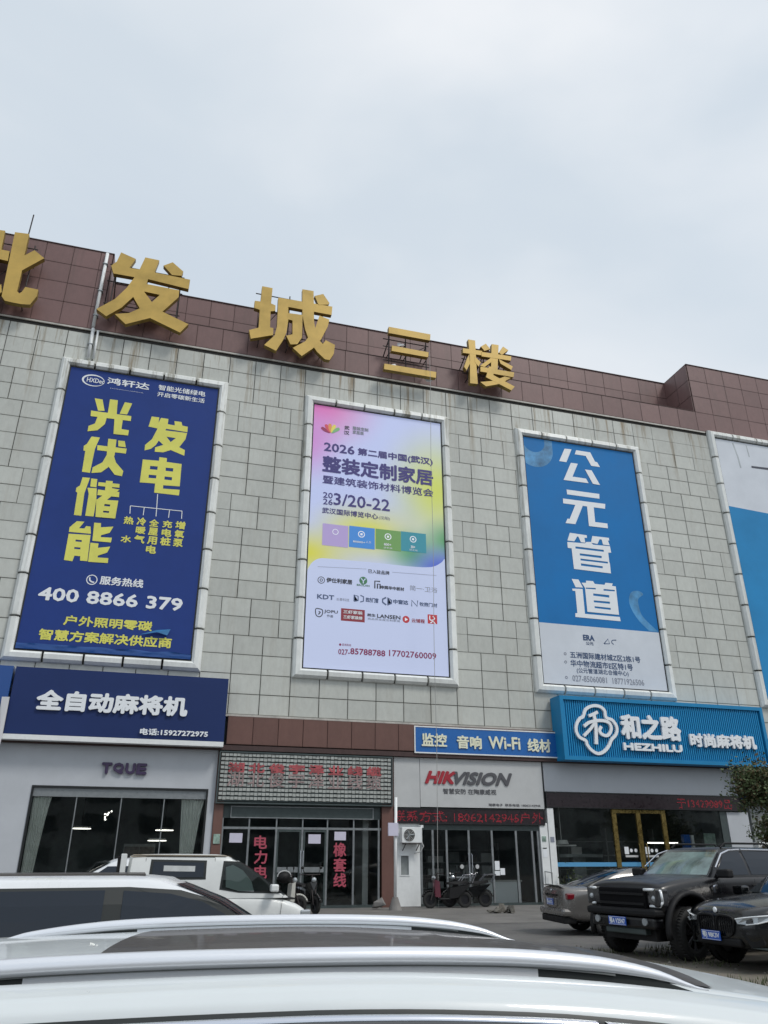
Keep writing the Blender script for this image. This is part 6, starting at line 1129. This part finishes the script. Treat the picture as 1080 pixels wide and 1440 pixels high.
put_wheels(vt, (1.55, -2.3), .70, .28, .18, M['rim_silver'], 5)

# --- silver car behind the truck
wc = thing('estate_car', 'pale silver car with roof rails, mostly hidden behind the small white truck', 'car', (-.25, 23.2, 0), R(180))
m_ = M['white_car']
lower_body(wc, [(-2.3, .45, .98, 1.03, .80), (-1.2, .3, 1.02, 1.06, .92), (1.0, .3, .98, 1.04, .92), (1.8, .32, .86, .94, .90), (2.3, .46, .62, .72, .70)], m_, (1.45, -1.35), .40)
cb = Cabin([(1.0, 1.4, -2.15, .86), (1.3, .95, -1.9, .80), (1.62, .35, -1.5, .70)], .14, .08); cb.build(wc, m_, .06)
cb.screen(wc, 'windscreen', 1.08, 1.58, M['glass_lt'], .01, True, .9, .86); cb.screen(wc, 'dashboard', 1.08, 1.55, M['cab_dark'], .004, True, .88, .84); cb.side(wc, 'side_window', [(.95, 1.1), (.4, 1.48), (-1.3, 1.5), (-1.6, 1.1)], M['carglass'], .008)
for sg in (1, -1):
    bm = bmesh.new(); tube(bm, [(.25, sg * .66, 1.67), (.1, sg * .66, 1.72), (-1.3, sg * .66, 1.72), (-1.45, sg * .66, 1.66)], .018, 6); from_bm('roof_rail', bm, M['plastic'], wc)
put_wheels(wc, (1.45, -1.35), .81, .35, .24, M['rim_silver'], 6)

# --- nearest car: white, seen over its roof
nc = thing('white_car', 'nearest white car with a dusty panoramic roof and silver rails, along the picture foot', 'car', (.33, 2.03, 0), R(-8)); nc.rotation_euler.x = R(-.95)
m_ = M['pearl']
HT = [(-2.2, 1.32), (-1.7, 1.385), (-1.2, 1.430), (-.8, 1.451), (-.4, 1.4655), (0, 1.4735), (.2, 1.472), (.36, 1.465), (.5, 1.4555), (.67, 1.438), (.85, 1.415), (1.0, 1.392), (1.18, 1.360), (1.35, 1.32)]
def H(x): 
    tab = HT; xs_ = [p_[0] for p_ in tab]
    if x <= xs_[0]: return tab[0][1]
    if x >= xs_[-1]: return tab[-1][1] - (x - xs_[-1]) * .42
    i = max(j for j in range(len(tab) - 1) if xs_[j] <= x); q_ = [tab[min(max(i + j, 0), len(tab) - 1)] for j in (-1, 0, 1, 2)]; t = (x - q_[1][0]) / (q_[2][0] - q_[1][0]); a, b, c, d = [v[1] for v in q_]
    return .5 * (2 * b + (-a + c) * t + (2 * a - 5 * b + 4 * c - d) * t * t + (-a + 3 * b - 3 * c + d) * t ** 3)
def Wd(x): return 1 - .018 * max(0, x) ** 2 * 1.6 - .012 * max(0, -x - .5) ** 2
SEC = [(0, .002), (.15, .001), (.30, -.001), (.42, -.004), (.50, -.007), (.535, -.009), (.560, -.011), (.572, -.019), (.585, -.022), (.612, -.022), (.626, -.018), (.638, -.011), (.655, -.0125), (.675, -.017), (.692, -.022), (.704, -.0255), (.709, -.0285), (.720, -.0365), (.728, -.0425), (.732, -.056)]
def roof_strip(name, i0, i1, x0, x1, m, dz=0., both=True, n_=60, k_=None):
    for sg in ((1, -1) if both else (1,)):
        bm = bmesh.new(); rows = []
        for j in range(n_ + 1):
            x = x0 + (x1 - x0) * j / n_; w_ = Wd(x); h_ = H(x)
            idx = list(range(i0, i1 + 1)); rows.append([bm.verts.new((x, sg * SEC[i][0] * w_, h_ + SEC[i][1] + dz)) for i in idx])
        for A, B in zip(rows, rows[1:]):
            for i in range(len(A) - 1): bm.faces.new([A[i], A[i + 1], B[i + 1], B[i]])
        from_bm(name, bm, m, nc, smooth=True)
M['groove'] = mat('grey_roof_groove', (.17, .18, .18), .5); roof_strip('roof_skin', 5, 9, -2.2, 1.16, m_); roof_strip('roof_groove', 9, 11, -2.2, 1.16, M['groove']); roof_strip('roof_skin', 11, 19, -2.2, 1.16, m_); roof_strip('roof_skin', 0, 5, -2.2, -.33, m_); roof_strip('roof_skin', 0, 5, .795, 1.16, m_, n_=8)
def full_strip(name, y1, x0, x1, m, dz, n_=50, skew=0.):
    bm = bmesh.new(); rows = []
    for j in range(n_ + 1):
        x = x0 + (x1 - x0) * j / n_; row = []
        for i in range(-8, 9):
            y = y1 * i / 8 * Wd(x); row.append(bm.verts.new((x + skew * (1 - abs(i / 8) ** 2.5) * (1 if j == n_ else (-1 if j == 0 else 0)), y, H(x) + interp([(a, b) for a, b in SEC[:7]], abs(y))[0] + dz)))
        rows.append(row)
    for A, B in zip(rows, rows[1:]):
        for i in range(16): bm.faces.new([A[i], A[i + 1], B[i + 1], B[i]])
    return from_bm(name, bm, m, nc, smooth=True)
full_strip('panoramic_glass', .532, -.325, .40, M['pano'], .0015, 40, .02); full_strip('panoramic_glass', .532, .408, .80, M['pano'], .0015, 30, .05)
full_strip('glass_border', .534, -.335, .805, M['seal'], -.004)
# windscreen and pillars
def ws_pt(v, t):       # t 0 top .. 1 base
    x = 1.16 + .92 * t - .16 * v * v * (.6 + .4 * t); hw = (.55 + .14 * t) * 1.0; return (x, v * hw, 1.361 - .49 * t + .02 * math.sin(t * 3.14) - .012 * v * v)
bm = bmesh.new(); rows = [[bm.verts.new(ws_pt(-1 + i / 8, j / 8)) for i in range(17)] for j in range(9)]
for A, B in zip(rows, rows[1:]):
    for i in range(16): bm.faces.new([A[i], A[i + 1], B[i + 1], B[i]])
from_bm('windscreen', bm, M['carglass'], nc, smooth=True)
for sg in (1, -1):
    bm = bmesh.new(); rows = []
    for j in range(13):
        t = j / 12; x, y, z = ws_pt(1, t); w0 = .735 * Wd(1.16) + .13 * t
        rows.append([bm.verts.new((x + .02, sg * (y - .005), z)), bm.verts.new((x - .02, sg * (y + (w0 - y) * .4), z + .006)), bm.verts.new((x - .06, sg * (y + (w0 - y) * .8), z - .02)), bm.verts.new((x - .08, sg * (w0 + .0), z - .06)), bm.verts.new((x - .10, sg * (w0 + .01), z - .10))])
    for A, B in zip(rows, rows[1:]):
        for i in range(4): bm.faces.new([A[i], A[i + 1], B[i + 1], B[i]])
    # join onto the roof end
    xr = 1.16; w_ = Wd(xr); pr = [(xr, sg * SEC[i][0] * w_, H(xr) + SEC[i][1]) for i in (5, 9, 13, 16, 19)]; rv = [bm.verts.new(p_) for p_ in pr]
    for i in range(4): bm.faces.new([rv[i], rv[i + 1], rows[0][i + 1], rows[0][i]])
    from_bm('pillar', bm, m_, nc, smooth=True)
bm = bmesh.new(); top = [bm.verts.new((1.155, y * Wd(1.16), H(1.155) + interp([(a, b) for a, b in SEC[:7]], abs(y))[0] - .002)) for y in [-.55 + i * 1.1 / 16 for i in range(17)]]; bot = [bm.verts.new(Vector(ws_pt(-1 + i / 8, 0)) + Vector((.0, 0, .0))) for i in range(17)]
for i in range(16): bm.faces.new([top[i], top[i + 1], bot[i + 1], bot[i]])
from_bm('roof_edge', bm, m_, nc, smooth=True)
# side: seal, chrome strip in two lengths, windows, doors
def side_band(name, x0, x1, fn, m, n_=50):
    for sg in (1, -1):
        bm = bmesh.new(); rows = []
        for j in range(n_ + 1):
            x = x0 + (x1 - x0) * j / n_; rows.append([bm.verts.new((x, sg * y, z)) for y, z in fn(x)])
        for A, B in zip(rows, rows[1:]):
            for i in range(len(A) - 1): bm.faces.new([A[i], A[i + 1], B[i + 1], B[i]])
        from_bm(name, bm, m, nc, smooth=True)
def SH(x): return H(x) - .012 * max(0, x - .4) - (.25 * max(0, -x - 1.5) ** 2)
side_band('roof_seal', -2.1, 1.16, lambda x: [(.733 * Wd(x), SH(x) - .050), (.742 * Wd(x), SH(x) - .064), (.762 * Wd(x), SH(x) - .064), (.764 * Wd(x), SH(x) - .10)], M['seal'])
chrome = lambda x: [(.759 * Wd(x), SH(x) - .060), (.762 * Wd(x), SH(x) - .0525), (.768 * Wd(x), SH(x) - .053), (.773 * Wd(x), SH(x) - .053), (.775 * Wd(x), SH(x) - .064), (.768 * Wd(x), SH(x) - .068)]
side_band('window_trim', -1.3, .475, chrome, M['chrome']); side_band('window_trim', .49, 1.13, chrome, M['chrome'])
side_band('side_window', -1.7, 1.3, lambda x: [(.768 * Wd(x), SH(x) - .066), (.79, (SH(x) - .07) * .8 + .97 * .2), (.85, (SH(x) - .07) * .35 + .97 * .65), (.89, .97)], M['carglass'])
lower_body(nc, [(-2.35, .5, .95, 1.0, .80), (-2.1, .36, .98, 1.02, .90), (-1.2, .3, .98, 1.0, .93), (0, .28, .97, .99, .935), (1.0, .28, .96, .98, .93), (1.7, .3, .90, .95, .92), (2.2, .34, .80, .87, .86), (2.42, .4, .66, .74, .72)], m_, (1.45, -1.35), .38, crown=.02)
bm = bmesh.new(); bbox(bm, -2.0, 1.5, -.70, .70, .6, 1.02); from_bm('cabin_floor', bm, M['cab_dark'], nc)
bm = bmesh.new(); rows = [[bm.verts.new((-2.2 - .1 * t * 2, y * (1 + .12 * t), H(-2.2) - .03 - .34 * t - .02 * abs(y))) for y in (-.72, -.4, 0, .4, .72)] for t in (0, .5, 1)]
for A, B in zip(rows, rows[1:]):
    for i in range(4): bm.faces.new([A[i], A[i + 1], B[i + 1], B[i]])
from_bm('rear_window', bm, M['carglass'], nc, smooth=True)
for sg in (1, -1):
    for xx in (-.72, -.18, .5): box('seat_headrest', xx - .06, xx + .06, sg * .36 - .13, sg * .36 + .13, 1.10, 1.30, M['cab_dark'], nc, .03)
# roof rails: satin metal, bowed, with black feet behind the tapering ends
RZ = [(-.82, 1.434), (-.70, 1.459), (-.52, 1.478), (-.38, 1.487), (-.2, 1.492), (0, 1.494), (.17, 1.4935), (.30, 1.491), (.42, 1.486), (.56, 1.474), (.66, 1.457), (.76, 1.430)]
def rail_c(x):
    u = (x + .01) / .77; y = .602 - .012 * u * u - .02 * max(0, abs(u) - .8)
    i = max([j for j in range(len(RZ) - 1) if RZ[j][0] <= x] or [0]); q_ = [RZ[min(max(i + j, 0), len(RZ) - 1)] for j in (-1, 0, 1, 2)]; t = (x - q_[1][0]) / max(1e-6, q_[2][0] - q_[1][0]); a, b, c, d = [v[1] for v in q_]
    z = .5 * (2 * b + (-a + c) * t + (2 * a - 5 * b + 4 * c - d) * t * t + (-a + 3 * b - 3 * c + d) * t ** 3)
    return y * Wd(x), z - .0235
for sg in (1, -1):
    rl = thing('tmp', '', '') if False else None
    bm = bmesh.new(); rows = []
    for j in range(71):
        u = -1 + 2 * j / 70; x = -.03 + .79 * u; y, z = rail_c(x); tk = max(.12, 1 - abs(u) ** 7); hw_, hh = .0185 * (.35 + .65 * tk), .0135 * tk
        row = []
        for cx_, cz_ in ((-1, -.9), (-1.02, -.1), (-.85, .55), (-.45, .93), (.1, 1.0), (.6, .82), (.92, .35), (1, -.3), (.95, -.9)): row.append(bm.verts.new((x, sg * (y + cx_ * hw_), z + .012 + cz_ * hh)))
        rows.append(row)
    for A, B in zip(rows, rows[1:]):
        for i in range(len(A)): bm.faces.new([A[i], A[(i + 1) % len(A)], B[(i + 1) % len(A)], B[i]])
    bm.faces.new(rows[0]); bm.faces.new(rows[-1][::-1]); ro = from_bm('roof_rail', bm, M['rail_metal'], nc, smooth=True)
    for xa, xb in ((.43, .73), (-.72, -.385)):
        bm = bmesh.new(); rows = []
        for j in range(13):
            x = xa + (xb - xa) * j / 12; y, z = rail_c(x); zb_ = H(x) - .024; rows.append([bm.verts.new((x, sg * (y - .010), zb_)), bm.verts.new((x, sg * (y - .010), z + .004)), bm.verts.new((x, sg * (y + .010), z + .004)), bm.verts.new((x, sg * (y + .013), zb_))])
        for A, B in zip(rows, rows[1:]):
            for i in range(4): bm.faces.new([A[i], A[(i + 1) % 4], B[(i + 1) % 4], B[i]])
        bm.faces.new(rows[0]); bm.faces.new(rows[-1][::-1]); from_bm('rail_foot', bm, M['seal'], ro)
    bm = bmesh.new(); rows = []
    for j in range(41):
        x = -.40 + .84 * j / 40; y, z = rail_c(x); rows.append([bm.verts.new((x, sg * (y - .010), z - .001)), bm.verts.new((x, sg * (y - .010), H(x) - .024)), bm.verts.new((x, sg * (y + .012), H(x) - .024)), bm.verts.new((x, sg * (y + .012), z - .001))])
    for A, B in zip(rows, rows[1:]):
        for i in range(4): bm.faces.new([A[i], A[(i + 1) % 4], B[(i + 1) % 4], B[i]])
    from_bm('rail_underside', bm, M['rail_metal'], ro)
    bm = bmesh.new(); rows = []
    for j in range(61):
        x = -.62 + 1.20 * j / 60; y, z = rail_c(x); rows.append([bm.verts.new((x, sg * (y - .0135), z + .001)), bm.verts.new((x, sg * (y + .0150), z + .001)), bm.verts.new((x, sg * (y + .0150), z - .0025)), bm.verts.new((x, sg * (y - .0135), z - .0025))])
    for A, B in zip(rows, rows[1:]):
        for i in range(4): bm.faces.new([A[i], A[(i + 1) % 4], B[(i + 1) % 4], B[i]])
    from_bm('rail_seal', bm, M['groove'], ro)
mirror_part(nc, 1.45, .90, 1.02, m_, 1.0); put_wheels(nc, (1.45, -1.35), .81, .35, .24, M['rim_silver'], 6)
mbox(nc, 'headlight', 2.1, 2.36, .5, .84, .66, .80, M['lens'], .03, True, -.3); mbox(nc, 'grille', 2.36, 2.44, -.42, .42, .48, .66, M['plastic'], .02, False)

# ------------------------------------------------------------------ scooters
def scooter(loc, rz, label, bodym, accent, basket=False, rack=True):
    t = thing('electric_scooter', label, 'scooter', loc, rz); t.scale = (1.12, 1.12, 1.12)
    ty, rm = wheel_meshes(.24, .09, M['rim'], 5)
    for x in (.62, -.60):
        o = newobj('wheel', ty, None, t, (x, 0, .24)); newobj('rim', rm, None, o)
    bm = bmesh.new(); vs = [bm.verts.new((x, y, z)) for y in (-.14, .14) for x, z in ((-.70, .62), (-.30, .30), (.0, .28), (-.05, .60), (-.78, .70))]; bmesh.ops.convex_hull(bm, input=vs); from_bm('rear_body', bm, bodym, t)
    bm = bmesh.new(); bbox(bm, -.05, .38, -.14, .14, .24, .30, .02); from_bm('footboard', bm, M['plastic'], t)
    bm = bmesh.new(); vs = [bm.verts.new((x, y, z)) for y, x, z in ((-.18, .30, .32), (.18, .30, .32), (-.2, .34, .80), (.2, .34, .80), (-.1, .46, .34), (.1, .46, .34), (-.12, .47, .85), (.12, .47, .85), (0, .50, .6))]; bmesh.ops.convex_hull(bm, input=vs); from_bm('leg_shield', bm, accent, t)
    bm = bmesh.new(); vs = [bm.verts.new((x, y * s_, z)) for y in (-.15, .15) for x, z, s_ in ((-.72, .74, .7), (-.70, .82, .7), (.0, .76, 1), (.02, .70, 1), (-.35, .70, 1))]; bmesh.ops.convex_hull(bm, input=vs); from_bm('seat', bm, M['plastic'], t)
    bm = bmesh.new(); bar(bm, (.62, .07, .24), (.44, .05, .70), .022, 8); bar(bm, (.62, -.07, .24), (.44, -.05, .70), .022, 8); bar(bm, (.44, 0, .62), (.36, 0, 1.02), .025, 8); tube(bm, [(.24, .34, 1.04), (.36, .16, 1.04), (.36, -.16, 1.04), (.24, -.34, 1.04)], .014, 8); from_bm('handlebar', bm, M['steel'], t)
    bm = bmesh.new()
    for a, b_ in (((.40, .62, .46), (.62, .0, .52)),): pass
    for i in range(9):
        a0, a1 = R(20 + i * 16), R(36 + i * 16); bar(bm, (.62 + .28 * math.cos(a0), 0, .24 + .28 * math.sin(a0)), (.62 + .28 * math.cos(a1), 0, .24 + .28 * math.sin(a1)), .03, 6); bar(bm, (-.60 + .28 * math.cos(a0), 0, .24 + .28 * math.sin(a0)), (-.60 + .28 * math.cos(a1), 0, .24 + .28 * math.sin(a1)), .03, 6)
    from_bm('mudguard', bm, bodym, t, smooth=True)
    bm = bmesh.new(); bmesh.ops.create_uvsphere(bm, u_segments=12, v_segments=8, radius=.075, matrix=Matrix.Translation((.48, 0, .90))); from_bm('headlight', bm, M['lens'], t)
    for sg in (1, -1):
        bm = bmesh.new(); bar(bm, (.34, sg * .22, 1.04), (.32, sg * .30, 1.20), .008, 5); bmesh.ops.create_uvsphere(bm, u_segments=10, v_segments=6, radius=.055, matrix=Matrix.Translation((.32, sg * .32, 1.23)) @ Matrix.Diagonal((.3, 1, .8, 1))); from_bm('mirror', bm, M['plastic'], t)
    if rack:
        bm = bmesh.new(); tube(bm, [(-.45, .12, .80), (-.62, .12, .98), (-.98, .12, 1.0), (-.85, .12, .74)], .014, 6); tube(bm, [(-.45, -.12, .80), (-.62, -.12, .98), (-.98, -.12, 1.0), (-.85, -.12, .74)], .014, 6); bar(bm, (-.98, .12, 1.0), (-.98, -.12, 1.0), .014, 6); bar(bm, (-.75, .12, .99), (-.75, -.12, .99), .012, 6); from_bm('luggage_rack', bm, M['chrome'], t)
    if basket:
        bm = bmesh.new()
        for z in (.78, .88, .98): tube(bm, [(.52, -.16, z), (.78, -.16, z), (.78, .16, z), (.52, .16, z), (.52, -.16, z)], .006, 4)
        for x, y in ((.52, -.16), (.65, -.16), (.78, -.16), (.78, 0), (.78, .16), (.65, .16), (.52, .16)): bar(bm, (x, y, .76), (x, y, .99), .006, 4)
        from_bm('basket', bm, M['plastic'], t)
    return t
scooter((11.25, 29.9, .004), R(180), 'dark electric scooter with a wire basket and pink leg shield outside the surveillance shop', M['plastic'], M['pink'], True)
scooter((12.2, 30.3, .004), R(168), 'dark moped with a chrome luggage rack parked behind the basket scooter', M['black_paint2'], M['plastic'], False)
scooter((5.65, 28.6, .004), R(-72), 'black scooter seen end-on just right of the small white truck', M['black_paint2'], M['black_paint2'], False, False)
scooter((4.6, 27.8, .004), R(8), 'scooter with a cream body mostly hidden behind the nose of the small truck', M['helmet'], M['helmet'], False, False)
t = thing('delivery_helmet', 'dark helmet with a pale rim resting on the cream scooter', 'helmet', (4.75, 27.8, 1.1)); bm = bmesh.new(); bmesh.ops.create_uvsphere(bm, u_segments=18, v_segments=12, radius=.2, matrix=Matrix.Diagonal((1.1, .9, .85, 1))); from_bm('shell', bm, M['plastic'], t, smooth=True)
bm = bmesh.new(); pts_ = [(.225 * math.cos(a), -.05, .02 + .175 * math.sin(a)) for a in [i * math.pi / 12 for i in range(13)]]; tube(bm, pts_, .018, 6); from_bm('rim_band', bm, M['acm'], t)

# ------------------------------------------------------------------ small tree at the right
tr = thing('small_tree', 'small scraggly tree, green on top and dry brown below, at the right edge', 'tree', (25.0, 26.0, 0))
random.seed(11)
bm = bmesh.new(); tips = []
def branch(p, d, L_, r_, lev):
    q_ = p
    for i in range(4):
        d = (d + Vector((random.gauss(0, .16), random.gauss(0, .16), random.gauss(0, .08)))).normalized(); n2 = q_ + d * L_ / 4; bar(bm, q_, n2, r_ * (1 - i * .16), 6 if lev < 2 else 4, r_ * (1 - (i + 1) * .16)); q_ = n2
        if lev >= 1: tips.append((q_.copy(), lev))
        if lev < 3 and i >= 1:
            for _ in range(2): branch(q_, (d + Vector((random.gauss(0, .75), random.gauss(0, .75), random.gauss(.15, .4)))).normalized(), L_ * .50, r_ * .5, lev + 1)
branch(Vector((0, 0, 0)), Vector((0, 0, 1)), 3.15, .09, 0)
from_bm('trunk', bm, M['bark'], tr)
def leaves(n_, size, m, zlo, zhi, name, spread):
    bm = bmesh.new(); k = 0
    cand = [p for p, l_ in tips if zlo < p.z < zhi]
    while k < n_ and cand:
        p = random.choice(cand); c = p + Vector((random.gauss(0, spread), random.gauss(0, spread), random.gauss(0, spread)))
        for _ in range(random.randint(3, 7)):
            q_ = c + Vector((random.gauss(0, .09), random.gauss(0, .09), random.gauss(0, .09))); a = Vector((random.gauss(0, 1), random.gauss(0, 1), random.gauss(0, .6))).normalized(); b = a.cross(Vector((random.gauss(0, 1), random.gauss(0, 1), random.gauss(0, 1)))).normalized(); s_ = size * random.uniform(.6, 1.3)
            bm.faces.new([bm.verts.new(q_), bm.verts.new(q_ + a * s_ * .5 + b * s_ * .28), bm.verts.new(q_ + a * s_), bm.verts.new(q_ + a * s_ * .5 - b * s_ * .28)]); k += 1
    return from_bm(name, bm, m, tr, recalc=False)
leaves(26000, .14, M['leaf'], 2.1, 9, 'crown', .30); leaves(17000, .13, M['leaf2'], 1.0, 9, 'crown', .24); leaves(2200, .11, M['leaf3'], 1.2, 9, 'crown', .26)
print('tree top', max(p.z for p, l_ in tips), min(p.x for p, l_ in tips), max(p.x for p, l_ in tips))
# keep only properties on named tops
for o in list(bpy.data.objects):
    if o.parent is None and o.type == 'EMPTY' and 'label' not in o: print('unlabelled', o.name)
